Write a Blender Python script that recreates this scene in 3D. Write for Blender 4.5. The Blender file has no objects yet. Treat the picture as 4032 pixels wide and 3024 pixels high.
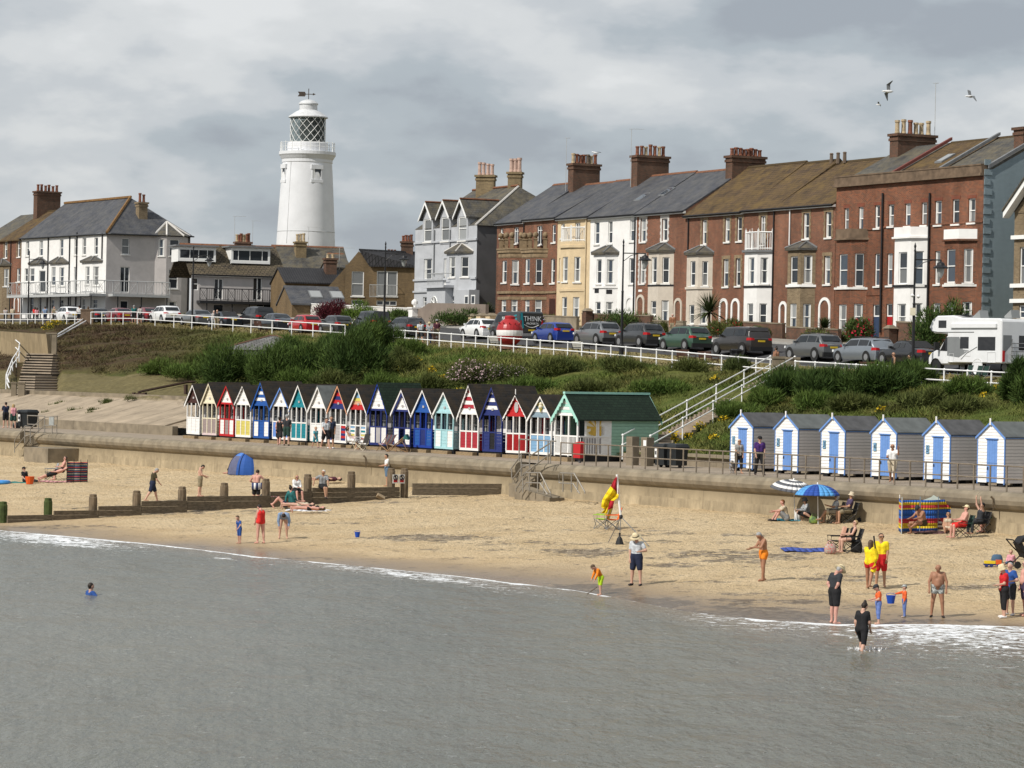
import bpy,math,random
import numpy as np
from mathutils import Vector,Matrix
R=math.radians
rng=random.Random(7)
nr=np.random.RandomState(11)
SC=bpy.context.scene
COL=SC.collection
# camera, sky, sun, exposure
FPX,PCX,PCY,ROLL,HC=11500.0,2016.0,1450.0,0.02,7.6
cam=bpy.data.cameras.new('camera');camo=bpy.data.objects.new('camera',cam);COL.objects.link(camo)
camo.location=(0,0,HC);camo.rotation_euler=(R(90),-ROLL,0)
cam.sensor_width=36;cam.lens=36*FPX/4032;cam.shift_y=-62/4032
cam.clip_start=1;cam.clip_end=9000
SC.camera=camo
SUN_AZ=math.atan2(-0.63,-0.78);SUN_EL=R(43)
world=bpy.data.worlds.new('World');SC.world=world;world.use_nodes=True
wn,wl=world.node_tree.nodes,world.node_tree.links
wn.clear()
sky=wn.new('ShaderNodeTexSky');sky.sky_type='NISHITA';sky.sun_disc=False
sky.sun_elevation=SUN_EL;sky.sun_rotation=math.pi/2-SUN_AZ
tc=wn.new('ShaderNodeTexCoord')
def wnoise(scale,loc,detail,rough,dist=0.0):
 mp=wn.new('ShaderNodeMapping');mp.inputs['Scale'].default_value=scale;mp.inputs['Location'].default_value=loc
 nz=wn.new('ShaderNodeTexNoise');nz.inputs['Scale'].default_value=1.0;nz.inputs['Detail'].default_value=detail
 nz.inputs['Roughness'].default_value=rough;nz.inputs['Distortion'].default_value=dist
 wl.new(tc.outputs['Generated'],mp.inputs['Vector']);wl.new(mp.outputs['Vector'],nz.inputs['Vector'])
 return nz.outputs['Fac']
def wmath(op,a,b):
 m=wn.new('ShaderNodeMath');m.operation=op
 for i,s in enumerate((a,b)):
  if isinstance(s,(int,float)):m.inputs[i].default_value=s
  else:wl.new(s,m.inputs[i])
 return m.outputs[0]
big=wnoise((7,7,21),(3.1,0.4,1.7),2,0.45,0.0)
med=wnoise((19,19,44),(1.3,2.4,6.1),6,0.5,0.0)
mixn=wmath('ADD',wmath('MULTIPLY',big,0.55),wmath('MULTIPLY',med,0.45))
cr=wn.new('ShaderNodeValToRGB');cr.color_ramp.interpolation='EASE'
els=cr.color_ramp.elements
els[0].position=0.40;els[0].color=(3.2,3.5,3.9,1)
els[1].position=0.65;els[1].color=(6.75,6.85,6.9,1)
for p,c in((0.47,(3.9,4.3,4.65,1)),(0.53,(5.0,5.25,5.5,1)),(0.59,(6.0,6.15,6.25,1))):
 e=els.new(p);e.color=c
wl.new(mixn,cr.inputs['Fac'])
mixc=wn.new('ShaderNodeMix');mixc.data_type='RGBA';mixc.inputs[0].default_value=0.93
bg=wn.new('ShaderNodeBackground');bg.inputs['Strength'].default_value=0.10
wo=wn.new('ShaderNodeOutputWorld')
wl.new(sky.outputs[0],mixc.inputs[6]);wl.new(cr.outputs[0],mixc.inputs[7])
wl.new(mixc.outputs[2],bg.inputs['Color']);wl.new(bg.outputs[0],wo.inputs['Surface'])
sun=bpy.data.lights.new('sun','SUN');sun.energy=3.6;sun.angle=R(0.6);sun.color=(1.0,0.95,0.87)
suno=bpy.data.objects.new('sun',sun);COL.objects.link(suno)
sv=Vector((math.cos(SUN_AZ)*math.cos(SUN_EL),math.sin(SUN_AZ)*math.cos(SUN_EL),math.sin(SUN_EL)))
suno.rotation_euler=sv.to_track_quat('Z','Y').to_euler();suno.location=(-60,-40,90)
SC.view_settings.view_transform='Standard';SC.view_settings.look='None'
SC.view_settings.exposure=0.2;SC.view_settings.gamma=1.0;SC.view_settings.use_curve_mapping=False
SC.cycles.max_bounces=6;SC.cycles.diffuse_bounces=3;SC.cycles.glossy_bounces=3
# from photo pixels to places in the scene
def ray(x,y):
 dx,dy=x-PCX,y-PCY
 return(dx+ROLL*dy)/FPX,-(dy-ROLL*dx)/FPX
def at(x,y,D):
 kx,ky=ray(x,y);return Vector((kx*D,D,HC+ky*D))
class Plane:
 """a vertical plane: origin O, horizontal direction e, normal n towards the viewer"""
 def __init__(s,O,e):
  s.O=Vector((O[0],O[1]));s.e=Vector((e[0],e[1])).normalized();s.n=Vector((s.e.y,-s.e.x))
 def sz(s,x,y):
  kx,ky=ray(x,y)
  t=(kx*s.O.y-s.O.x)/(s.e.x-kx*s.e.y)
  D=s.O.y+t*s.e.y
  return t,HC+ky*D
 def pt(s,t,z,off=0.0):
  p=s.O+s.e*t+s.n*off;return Vector((p.x,p.y,z))
 def shift(s,off):return Plane(s.O+s.n*off,s.e)
 def box(s,b):
  xm,ym=(b[0]+b[2])/2,(b[1]+b[3])/2
  return s.sz(b[0],ym)[0],s.sz(b[2],ym)[0],s.sz(xm,b[3])[1],s.sz(xm,b[1])[1]
def crop(x0,y0,k):
 def f(*v):return tuple((x0+c/k)if i%2==0 else(y0+c/k)for i,c in enumerate(v))
 return f
# materials
MATS={}
def _mat(name):
 m=bpy.data.materials.new(name);m.use_nodes=True
 nt=m.node_tree;b=nt.nodes['Principled BSDF']
 return m,nt.nodes,nt.links,b
def mat(name,col,rough=0.7,var=0.12,scale=5.0,bump=0.0,metal=0.0,spec=0.35,coat=0.0,stretch=(1,1,1),dirt=0.0,two=None):
 if name in MATS:return MATS[name]
 m,N,L,b=_mat(name)
 t=N.new('ShaderNodeTexCoord');mp=N.new('ShaderNodeMapping');mp.inputs['Scale'].default_value=stretch
 nz=N.new('ShaderNodeTexNoise');nz.inputs['Scale'].default_value=scale;nz.inputs['Detail'].default_value=5
 L.new(t.outputs['Object'],mp.inputs[0]);L.new(mp.outputs[0],nz.inputs['Vector'])
 r=N.new('ShaderNodeValToRGB');c=Vector(col[:3])
 lo=c*(1-var);hi=Vector(two)if two else c*(1+var)
 r.color_ramp.elements[0].position=0.32;r.color_ramp.elements[0].color=(*lo,1)
 r.color_ramp.elements[1].position=0.68;r.color_ramp.elements[1].color=(*[min(x,0.95)for x in hi],1)
 L.new(nz.outputs['Fac'],r.inputs[0])
 out=r.outputs[0]
 if dirt:
  n2=N.new('ShaderNodeTexNoise');n2.inputs['Scale'].default_value=1.3;n2.inputs['Detail'].default_value=8;n2.inputs['Roughness'].default_value=0.7
  L.new(t.outputs['Object'],n2.inputs['Vector'])
  rr=N.new('ShaderNodeValToRGB');rr.color_ramp.elements[0].position=0.45;rr.color_ramp.elements[1].position=0.75
  L.new(n2.outputs['Fac'],rr.inputs[0])
  ml=N.new('ShaderNodeMath');ml.operation='MULTIPLY';ml.inputs[1].default_value=dirt;L.new(rr.outputs[0],ml.inputs[0])
  mx=N.new('ShaderNodeMix');mx.data_type='RGBA';mx.inputs[7].default_value=(*(c*0.45+Vector((.02,.015,.01))),1)
  L.new(ml.outputs[0],mx.inputs[0]);L.new(out,mx.inputs[6]);out=mx.outputs[2]
 L.new(out,b.inputs['Base Color'])
 b.inputs['Roughness'].default_value=rough;b.inputs['Metallic'].default_value=metal
 b.inputs['Specular IOR Level'].default_value=spec;b.inputs['Coat Weight'].default_value=coat;b.inputs['Coat Roughness'].default_value=0.06
 if bump:
  bp=N.new('ShaderNodeBump');bp.inputs['Strength'].default_value=bump;bp.inputs['Distance'].default_value=0.03
  L.new(nz.outputs['Fac'],bp.inputs['Height']);L.new(bp.outputs[0],b.inputs['Normal'])
 MATS[name]=m;return m
def brickmat(name,c1,c2,mortar,bw=0.23,bh=0.076,msize=0.012,stain=0.35,bump=0.5,off=0.5,rough=0.85,lich=None,bias=0.0,vst=0.35):
 if name in MATS:return MATS[name]
 m,N,L,b=_mat(name)
 uv=N.new('ShaderNodeUVMap')
 br=N.new('ShaderNodeTexBrick');br.offset=off
 br.inputs['Scale'].default_value=1.0;br.inputs['Brick Width'].default_value=bw;br.inputs['Row Height'].default_value=bh
 br.inputs['Mortar Size'].default_value=msize;br.inputs['Color1'].default_value=(*c1,1);br.inputs['Color2'].default_value=(*c2,1)
 br.inputs['Mortar'].default_value=(*mortar,1);br.inputs['Bias'].default_value=bias;br.inputs['Mortar Smooth'].default_value=0.3
 L.new(uv.outputs[0],br.inputs['Vector'])
 nz=N.new('ShaderNodeTexNoise');nz.inputs['Scale'].default_value=0.5;nz.inputs['Detail'].default_value=9;nz.inputs['Roughness'].default_value=0.7
 mpn=N.new('ShaderNodeMapping');mpn.inputs['Scale'].default_value=(1,vst,1)
 L.new(uv.outputs[0],mpn.inputs[0]);L.new(mpn.outputs[0],nz.inputs['Vector'])
 r=N.new('ShaderNodeMapRange');r.inputs[1].default_value=0.3;r.inputs[2].default_value=0.7
 r.inputs[3].default_value=1-stain;r.inputs[4].default_value=1+stain*0.6;L.new(nz.outputs['Fac'],r.inputs[0])
 mx=N.new('ShaderNodeVectorMath');mx.operation='SCALE';L.new(br.outputs['Color'],mx.inputs[0]);L.new(r.outputs[0],mx.inputs['Scale'])
 out=mx.outputs[0]
 if lich:
  n2=N.new('ShaderNodeTexNoise');n2.inputs['Scale'].default_value=0.9;n2.inputs['Detail'].default_value=10;n2.inputs['Roughness'].default_value=0.75
  L.new(uv.outputs[0],n2.inputs['Vector'])
  rr=N.new('ShaderNodeMapRange');rr.inputs[1].default_value=0.42;rr.inputs[2].default_value=0.62;rr.inputs[4].default_value=lich[3]
  L.new(n2.outputs['Fac'],rr.inputs[0])
  m2=N.new('ShaderNodeMix');m2.data_type='RGBA';m2.inputs[7].default_value=(*lich[:3],1)
  L.new(rr.outputs[0],m2.inputs[0]);L.new(out,m2.inputs[6]);out=m2.outputs[2]
 L.new(out,b.inputs['Base Color']);b.inputs['Roughness'].default_value=rough;b.inputs['Specular IOR Level'].default_value=0.25
 bp=N.new('ShaderNodeBump');bp.inputs['Strength'].default_value=bump;bp.inputs['Distance'].default_value=0.02;bp.invert=True
 L.new(br.outputs['Fac'],bp.inputs['Height']);L.new(bp.outputs[0],b.inputs['Normal'])
 MATS[name]=m;return m
def attrmat(name,attr='col',rough=0.8,spec=0.2,mul=1.0,trans=0.0):
 if name in MATS:return MATS[name]
 m,N,L,b=_mat(name)
 a=N.new('ShaderNodeAttribute');a.attribute_name=attr
 L.new(a.outputs['Color'],b.inputs['Base Color']);b.inputs['Roughness'].default_value=rough;b.inputs['Specular IOR Level'].default_value=spec
 MATS[name]=m;return m
def stripemat(name,cols,period,axis='z',rough=0.8,off=0.0,soft=0.0):
 """hard printed stripes along one object axis; cols = [(upto fraction, colour)]"""
 if name in MATS:return MATS[name]
 m,N,L,b=_mat(name)
 t=N.new('ShaderNodeTexCoord');s=N.new('ShaderNodeSeparateXYZ');L.new(t.outputs['Object'],s.inputs[0])
 a=N.new('ShaderNodeMath');a.operation='ADD';a.inputs[1].default_value=off+100*period
 L.new(s.outputs['xyz'.index(axis)],a.inputs[0])
 d=N.new('ShaderNodeMath');d.operation='DIVIDE';d.inputs[1].default_value=period;L.new(a.outputs[0],d.inputs[0])
 f=N.new('ShaderNodeMath');f.operation='FRACT';L.new(d.outputs[0],f.inputs[0])
 r=N.new('ShaderNodeValToRGB');r.color_ramp.interpolation='CONSTANT'
 e=r.color_ramp.elements;e[0].position=0;e[0].color=(*cols[0][1],1);e[1].position=cols[0][0];e[1].color=(*cols[1][1],1)
 for i in range(1,len(cols)-1):
  q=e.new(cols[i][0]);q.color=(*cols[i+1][1],1)
 L.new(f.outputs[0],r.inputs[0]);L.new(r.outputs[0],b.inputs['Base Color']);b.inputs['Roughness'].default_value=rough
 MATS[name]=m;return m
def glassmat(name,col=(0.02,0.025,0.03),rough=0.05):
 if name in MATS:return MATS[name]
 m,N,L,b=_mat(name)
 b.inputs['Base Color'].default_value=(*col,1);b.inputs['Roughness'].default_value=rough;b.inputs['Specular IOR Level'].default_value=0.6
 t=N.new('ShaderNodeTexCoord');nz=N.new('ShaderNodeTexNoise');nz.inputs['Scale'].default_value=1.2
 L.new(t.outputs['Object'],nz.inputs['Vector']);bp=N.new('ShaderNodeBump');bp.inputs['Strength'].default_value=0.12;bp.inputs['Distance'].default_value=0.1
 L.new(nz.outputs['Fac'],bp.inputs['Height']);L.new(bp.outputs[0],b.inputs['Normal'])
 MATS[name]=m;return m
# objects
OFF={}
def props(o,label=None,cat=None,group=None,kind=None):
 if label:o['label']=label
 if cat:o['category']=cat
 if group:o['group']=group
 if kind:o['kind']=kind
 return o
def empty(name,loc,label=None,cat=None,group=None,rz=0.0,world=False):
 o=bpy.data.objects.new(name,None);COL.objects.link(o);o.location=loc;o.rotation_euler=(0,0,rz);o.empty_display_size=0.2
 props(o,label,cat,group)
 if world:OFF[o.name]=Vector(loc)
 return o
class MB:
 def __init__(s):s.v=[];s.f=[];s.m=[];s.mi=0
 def face(s,pts,mi=None):
  i=len(s.v);s.v+=[tuple(p)for p in pts];s.f.append(tuple(range(i,i+len(pts))));s.m.append(s.mi if mi is None else mi)
 def hexa(s,p):
  i=len(s.v);s.v+=[tuple(q)for q in p]
  for f in((3,2,1,0),(4,5,6,7),(0,1,5,4),(1,2,6,5),(2,3,7,6),(3,0,4,7)):
   s.f.append(tuple(i+k for k in f));s.m.append(s.mi)
  return s
 def box(s,x0,y0,z0,x1,y1,z1,M=None):
  p=[Vector(c)for c in((x0,y0,z0),(x1,y0,z0),(x1,y1,z0),(x0,y1,z0),(x0,y0,z1),(x1,y0,z1),(x1,y1,z1),(x0,y1,z1))]
  if M is not None:p=[M@c for c in p]
  return s.hexa(p)
 def cbox(s,c,d,rz=0.0,M=None):
  X=Matrix.Translation(Vector(c))@Matrix.Rotation(rz,4,'Z')
  if M is not None:X=M@X
  return s.box(-d[0]/2,-d[1]/2,-d[2]/2,d[0]/2,d[1]/2,d[2]/2,X)
 def ob(s,P,s0,s1,o0,o1,z0,z1):
  return s.hexa([P.pt(s0,z0,o1),P.pt(s1,z0,o1),P.pt(s1,z0,o0),P.pt(s0,z0,o0),P.pt(s0,z1,o1),P.pt(s1,z1,o1),P.pt(s1,z1,o0),P.pt(s0,z1,o0)])
 def prism(s,lo,hi):
  n=len(lo);i=len(s.v);s.v+=[tuple(p)for p in lo]+[tuple(p)for p in hi]
  s.f.append(tuple(i+k for k in reversed(range(n))));s.m.append(s.mi);s.f.append(tuple(i+n+k for k in range(n)));s.m.append(s.mi)
  for k in range(n):
   j=(k+1)%n;s.f.append((i+k,i+j,i+n+j,i+n+k));s.m.append(s.mi)
  return s
 def tube(s,pts,r,n=6,r2=None,cap=True):
  pts=[Vector(p)for p in pts];m=len(pts);i0=len(s.v)
  for k,p in enumerate(pts):
   d=(pts[min(k+1,m-1)]-pts[max(k-1,0)]).normalized()
   a=d.cross(Vector((0,0,1)))
   if a.length<1e-3:a=d.cross(Vector((1,0,0)))
   a.normalize();b=d.cross(a)
   rr=r if not isinstance(r,(list,tuple))else r[k]
   if r2 is not None:rr=r+(r2-r)*k/max(1,m-1)
   for j in range(n):
    w=2*math.pi*j/n;s.v.append(tuple(p+(a*math.cos(w)+b*math.sin(w))*rr))
  for k in range(m-1):
   for j in range(n):
    q=(j+1)%n
    s.f.append((i0+k*n+j,i0+(k+1)*n+j,i0+(k+1)*n+q,i0+k*n+q));s.m.append(s.mi)
  if cap:
   s.f.append(tuple(i0+j for j in range(n)));s.m.append(s.mi)
   s.f.append(tuple(i0+(m-1)*n+j for j in reversed(range(n))));s.m.append(s.mi)
  return s
 def lathe(s,prof,c=(0,0,0),n=12,M=None,sx=1.0,sy=1.0):
  i0=len(s.v);c=Vector(c);m=len(prof)
  for r,z in prof:
   for j in range(n):
    w=2*math.pi*j/n;p=c+Vector((math.cos(w)*r*sx,math.sin(w)*r*sy,z))
    s.v.append(tuple(M@p if M is not None else p))
  for k in range(m-1):
   for j in range(n):
    q=(j+1)%n
    s.f.append((i0+k*n+j,i0+k*n+q,i0+(k+1)*n+q,i0+(k+1)*n+j));s.m.append(s.mi)
  s.f.append(tuple(i0+j for j in reversed(range(n))));s.m.append(s.mi)
  s.f.append(tuple(i0+(m-1)*n+j for j in range(n)));s.m.append(s.mi)
  return s
 def build(s,name,mats,parent=None,smooth=False,uv=False,label=None,cat=None,group=None,kind=None,origin=None):
  """parent with a world offset: the vertices are world coordinates; origin: a top-level mesh whose vertices are world coordinates"""
  me=bpy.data.meshes.new(name)
  V=np.array(s.v,dtype=float).reshape(-1,3)
  off=None
  if parent is not None and parent.name in OFF:off=OFF[parent.name]
  if origin is not None:off=Vector(origin)
  UV=None
  if uv:UV=s.uvs(V)
  if off is not None:V=V-np.array(off)
  me.from_pydata(V.tolist(),[],s.f)
  if not isinstance(mats,(list,tuple)):mats=[mats]
  for m in mats:me.materials.append(m)
  if len(mats)>1:me.polygons.foreach_set('material_index',s.m)
  if smooth:me.polygons.foreach_set('use_smooth',[True]*len(s.f))
  if UV is not None:me.uv_layers.new(name='UVMap').data.foreach_set('uv',UV)
  me.update()
  o=bpy.data.objects.new(name,me);COL.objects.link(o)
  if origin is not None:o.location=origin
  if parent is not None:
   o.parent=parent
   if parent.name in OFF:OFF[o.name]=OFF[parent.name]
  elif origin is not None:OFF[o.name]=Vector(origin)
  props(o,label,cat,group,kind)
  return o
 def uvs(s,V):
  out=[]
  for f in s.f:
   P=V[list(f)]
   a=P[1]-P[0];b=P[2]-P[0];n=np.cross(a,b)
   if np.linalg.norm(n)<1e-9 and len(f)>3:n=np.cross(P[2]-P[0],P[3]-P[0])
   n=n/(np.linalg.norm(n)+1e-12)
   if abs(n[2])>0.97:t=np.array((1.,0,0));w=np.array((0,1.,0))
   else:
    t=np.array((-n[1],n[0],0));t/=np.linalg.norm(t);w=np.cross(n,t)
    if w[2]<0:w=-w
   out.append(np.stack([P@t,P@w],1))
  return np.concatenate(out).astype(np.float32).ravel()
def copy_tree(o,parent=None):
 c=o.copy();COL.objects.link(c)
 if parent is not None:c.parent=parent
 for ch in o.children:copy_tree(ch,c)
 return c
def rawmesh(name,V,F,mats,parent=None,col=None,smooth=False,attrs=None,midx=None,**k):
 """numpy verts and equal-sized faces, optional point colours and float attributes"""
 V=np.asarray(V,np.float32);F=np.asarray(F,np.int32);n=F.shape[1]
 me=bpy.data.meshes.new(name)
 me.vertices.add(len(V));me.vertices.foreach_set('co',V.ravel())
 me.loops.add(F.size);me.loops.foreach_set('vertex_index',F.ravel())
 me.polygons.add(len(F));me.polygons.foreach_set('loop_start',np.arange(0,F.size,n,dtype=np.int32))
 me.polygons.foreach_set('loop_total',np.full(len(F),n,np.int32))
 if not isinstance(mats,(list,tuple)):mats=[mats]
 for m in mats:me.materials.append(m)
 if midx is not None:me.polygons.foreach_set('material_index',np.asarray(midx,np.int32))
 me.update(calc_edges=True)
 if smooth:me.polygons.foreach_set('use_smooth',np.ones(len(F),bool))
 if col is not None:
  a=me.color_attributes.new('col','FLOAT_COLOR','POINT')
  a.data.foreach_set('color',np.concatenate([col,np.ones((len(col),1))],1).astype(np.float32).ravel())
 for nm,val in(attrs or{}).items():
  a=me.attributes.new(nm,'FLOAT','POINT');a.data.foreach_set('value',np.asarray(val,np.float32).ravel())
 o=bpy.data.objects.new(name,me);COL.objects.link(o)
 if parent is not None:o.parent=parent
 props(o,k.get('label'),k.get('cat'),k.get('group'),k.get('kind'))
 return o
def vnoise(x,y,seed=0):
 """smooth value noise on arrays"""
 xi=np.floor(x).astype(int);yi=np.floor(y).astype(int);xf=x-xi;yf=y-yi
 def h(a,b):
  q=(a*374761393+b*668265263+seed*144665)&0x7fffffff
  q=(q^(q>>13))*1274126177&0x7fffffff
  return((q^(q>>16))&0xffff)/65535.0
 u=xf*xf*(3-2*xf);v=yf*yf*(3-2*yf)
 return(h(xi,yi)*(1-u)+h(xi+1,yi)*u)*(1-v)+(h(xi,yi+1)*(1-u)+h(xi+1,yi+1)*u)*v
def fbm(x,y,seed=0,o=4):
 t=0;a=0.5
 for i in range(o):t=t+a*vnoise(x*2**i,y*2**i,seed+i);a*=0.5
 return t
# the lie of the land
PO,PV,PM=Vector((20.9,119.0)),Vector((-0.6,0.8)),Vector((0.8,0.6))
PZ=2.9
def prom(a,b,z=PZ):p=PO+PV*a+PM*b;return Vector((p.x,p.y,z))
def prom_a(x,b,y=1800):
 k=ray(x,y)[0]
 return(PO.x+PM.x*b-k*(PO.y+PM.y*b))/(k*PV.y-PV.x)
CO,CU,CW=Vector((5.1,195.0)),Vector((-0.454,0.891)).normalized(),Vector((0.891,0.454)).normalized()
_T=[-80,-45,-21,0,29,91,131,170];_Z=[6.3,6.85,7.4,8.25,9.2,11.0,11.2,11.6]
def cz(t,q=0.0):
 z=np.interp(t,_T,_Z);q=np.asarray(q,float)
 return z+np.clip(q,0,6)*np.interp(t,[-30,0,20,60],[.215,.175,.135,.10])+np.clip(q-6,0,11)*0.09
def cliff(t,q,dz=0.0):p=CO+CU*t+CW*q;return Vector((p.x,p.y,float(cz(t,q))+dz))
def cliff_t(x,q,y=1330):
 k=ray(x,y)[0];o=CO+CW*q
 return(o.x-k*o.y)/(k*CU.y-CU.x)
def tq(p):r=Vector((p[0],p[1]))-CO;return r.dot(CU),r.dot(CW)
_wx=np.array([ray(x,y)[0]for x,y in((-900,2010),(-300,2060),(0,2088),(600,2142),(1000,2190),(1800,2268),(2270,2325),(2700,2408),(3000,2440),(3300,2458),(3700,2458),(4032,2468),(4900,2520))])
_wd=np.array([-HC/ray(x,y)[1]for x,y in((-900,2010),(-300,2060),(0,2088),(600,2142),(1000,2190),(1800,2268),(2270,2325),(2700,2408),(3000,2440),(3300,2458),(3700,2458),(4032,2468),(4900,2520))])
def Dwater(k):return np.interp(k,_wx,_wd)
def Dline(k,b):
 """distance at which direction k meets the line b metres landward of the wall face"""
 ox,oy=PO.x+PM.x*b,PO.y+PM.y*b
 a=(ox-k*oy)/(k*PV.y-PV.x);return oy+PV.y*a
def Drail(k,q=0.0):
 ox,oy=CO.x+CW.x*q,CO.y+CW.y*q
 t=(ox-k*oy)/(k*CU.y-CU.x);return oy+CU.y*t
def beach_z(k,D):
 s=(D-Dwater(k))/(Dline(k,-0.3)-Dwater(k))
 up=np.clip(s,0,1.2)
 return np.where(s<0,s*2.6,1.22*(0.62*up+0.38*np.sqrt(up+1e-9)*up**0.3))*1.0
def ground(p):return float(beach_z(p[0]/p[1],p[1]))
def beach_at(x,y):
 k,ky=ray(x,y);lo,hi=50.0,float(Dline(k,0))
 f=lambda D:HC+ky*D-float(beach_z(k,D))
 if f(hi)>0:return Vector((k*hi,hi,float(beach_z(k,hi))))
 for _ in range(50):
  m=(lo+hi)/2
  if f(m)>0:lo=m
  else:hi=m
 return Vector((k*lo,lo,float(beach_z(k,lo))))
LEFTK=ray(640,1500)[0]
def hill_z(k,D):
 k=np.asarray(k,float);D=np.asarray(D,float)
 d6,d12,d20,dr=Dline(k,6.4),Dline(k,12.0),Dline(k,20.0),Drail(k)
 ox=k*D-CO.x;oy=D-CO.y
 zr=cz((k*dr-CO.x)*CU.x+(dr-CO.y)*CU.y)
 s=np.clip((D-d6)/(dr-d6),0,1)
 zr_r=3.35+(zr-3.35)*(0.25*s+0.75*(s*s*(3-2*s))**0.85)
 zl=np.where(D<d12,3.4+1.5*np.clip((D-d6)/(d12-d6),0,1),np.where(D<d20,5.0+1.5*(D-d12)/(d20-d12),6.5+(zr-6.5)*np.clip((D-d20)/(dr-d20),0,1)**0.75))
 w=np.clip((k-ray(650,1500)[0])/(ray(980,1500)[0]-ray(650,1500)[0]),0,1);w=w*w*(3-2*w)
 return zl*(1-w)+zr_r*w
def hill_at(x,y):
 k,ky=ray(x,y);lo,hi=float(Dline(k,6.4)),float(Drail(k))
 f=lambda D:HC+ky*D-float(hill_z(k,D))
 for _ in range(50):
  m=(lo+hi)/2
  if f(m)>0:lo=m
  else:hi=m
 return Vector((k*lo,lo,float(hill_z(k,lo))))
def cliff_at(x,y,q):
 t=cliff_t(x,q,y);return cliff(t,q)
def grid_faces(nu,nv):
 i=np.arange(nu-1)[:,None]*nv+np.arange(nv-1)[None]
 return np.stack([i,i+nv,i+nv+1,i+1],-1).reshape(-1,4)
# beach sheet
def pebble_mask(px,py):
 m=np.zeros_like(px)
 for cx,cy,rx,ry,a in((400,2000,190,10,.8),(640,2020,130,9,.8),(860,2012,260,12,.75),(1700,2118,260,16,1.0),(2330,2176,200,20,1.0),(2900,2190,330,26,.95),(2650,2225,160,14,.8),(3330,2275,220,18,.9),(2330,2330,190,36,1.3),(2560,2380,240,34,1.3),(2960,2420,330,36,1.4),(2750,2420,200,24,1.3),(3250,2440,200,22,1.2),(3000,2370,300,14,.9),(3860,2310,200,16,.8),(2100,2140,360,10,.55),(2700,2105,420,9,.55),(1500,1975,220,8,.5),(3300,2150,300,7,.35),(3700,2445,260,10,.8),(250,2075,250,10,.6),(2020,2200,420,6,.45),(1300,2200,300,6,.35),(3400,2390,240,10,.5),(900,2160,200,5,.4),(2300,2090,500,5,.5),(2900,2135,420,6,.5),(3500,2235,380,7,.5),(1250,2060,300,5,.45),(700,2085,260,5,.4),(1900,2165,500,5,.45),(3150,2340,420,8,.6),(2700,2290,380,6,.5)):
  m=np.maximum(m,a*np.clip(1.35-((px-cx)/rx)**2-((py-cy)/ry)**2,0,1))
 return m
NU,NV=420,190
ks=np.linspace(ray(-900,1900)[0],ray(4900,2200)[0],NU)
sv_=np.concatenate([np.linspace(-1.3,-0.15,25),np.linspace(-0.14,1.03,NV-25)])
K,S=np.meshgrid(ks,sv_,indexing='ij')
DW,DB=Dwater(K),Dline(K,-0.3)
Dg=DW+S*(DB-DW)
Z=beach_z(K,Dg)
X=K*Dg
lump=(fbm(X*1.1,Dg*1.1,3,4)-0.47)*0.12+(fbm(X*4.2,Dg*4.2,9,3)-0.44)*0.07
dry=np.clip((S-0.12)/0.25,0,1)
Z=Z+lump*dry+np.where(S>0.93,(S-0.93)*1.2,0)*fbm(X*.35,Dg*.35,5,2)
pxg=PCX+(K*FPX);pyg=PCY+(HC-Z)/Dg*FPX+ROLL*(pxg-PCX)
peb=pebble_mask(pxg,pyg)
wob=(fbm(X*.25,Dg*.25,21,3)-.45)*0.14
wet=np.clip(1-(S+wob)/np.interp(pxg,[0,1900,2300,3250,3600],[.12,.13,.24,.26,.13]),0,1)
damp=np.clip(1-(S+wob*1.5)/0.26,0,1)
m_,N_,L_,b_=_mat('sand')
def nd(t,**kw):
 n=N_.new(t)
 for k_,v_ in kw.items():n.inputs[k_].default_value=v_
 return n
g_=nd('ShaderNodeNewGeometry');mp_=N_.new('ShaderNodeMapping');mp_.inputs['Scale'].default_value=(1,1,1)
L_.new(g_.outputs['Position'],mp_.inputs[0])
def noise_(scale,detail=5,rough=.6):
 n=nd('ShaderNodeTexNoise',Scale=scale,Detail=detail,Roughness=rough);L_.new(mp_.outputs[0],n.inputs['Vector']);return n.outputs['Fac']
def mixc_(f,a,b):
 n=N_.new('ShaderNodeMix');n.data_type='RGBA'
 for i,s in((0,f),(6,a),(7,b)):
  if isinstance(s,tuple):n.inputs[i].default_value=(*s,1)
  elif isinstance(s,float):n.inputs[i].default_value=s
  else:L_.new(s,n.inputs[i])
 return n.outputs[2]
def rng_(f,a,b,c=0.0,d=1.0):
 n=N_.new('ShaderNodeMapRange');n.inputs[1].default_value=a;n.inputs[2].default_value=b;n.inputs[3].default_value=c;n.inputs[4].default_value=d
 L_.new(f,n.inputs[0]);return n.outputs[0]
def mul_(a,b):
 n=N_.new('ShaderNodeMath');n.operation='MULTIPLY'
 for i,s in enumerate((a,b)):
  if isinstance(s,float):n.inputs[i].default_value=s
  else:L_.new(s,n.inputs[i])
 return n.outputs[0]
def attr_(nm):
 a=N_.new('ShaderNodeAttribute');a.attribute_name=nm;return a.outputs['Fac']
c0=mixc_(rng_(noise_(0.35,6),.35,.65),(0.535,0.40,0.23),(0.645,0.505,0.315))
c0=mixc_(mul_(rng_(noise_(4.0,6,.7),.54,.66),0.6),c0,(0.24,0.165,0.085))
c0=mixc_(mul_(rng_(noise_(16.0,3),.58,.7),0.4),c0,(0.25,0.18,0.11))
vor=nd('ShaderNodeTexVoronoi',Scale=4.6);L_.new(mp_.outputs[0],vor.inputs['Vector'])
pebc=N_.new('ShaderNodeValToRGB');pe=pebc.color_ramp.elements
pe[0].color=(0.03,0.027,0.024,1);pe[1].color=(0.40,0.34,0.26,1);x_=pe.new(.5);x_.color=(0.13,0.105,0.085,1)
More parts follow.
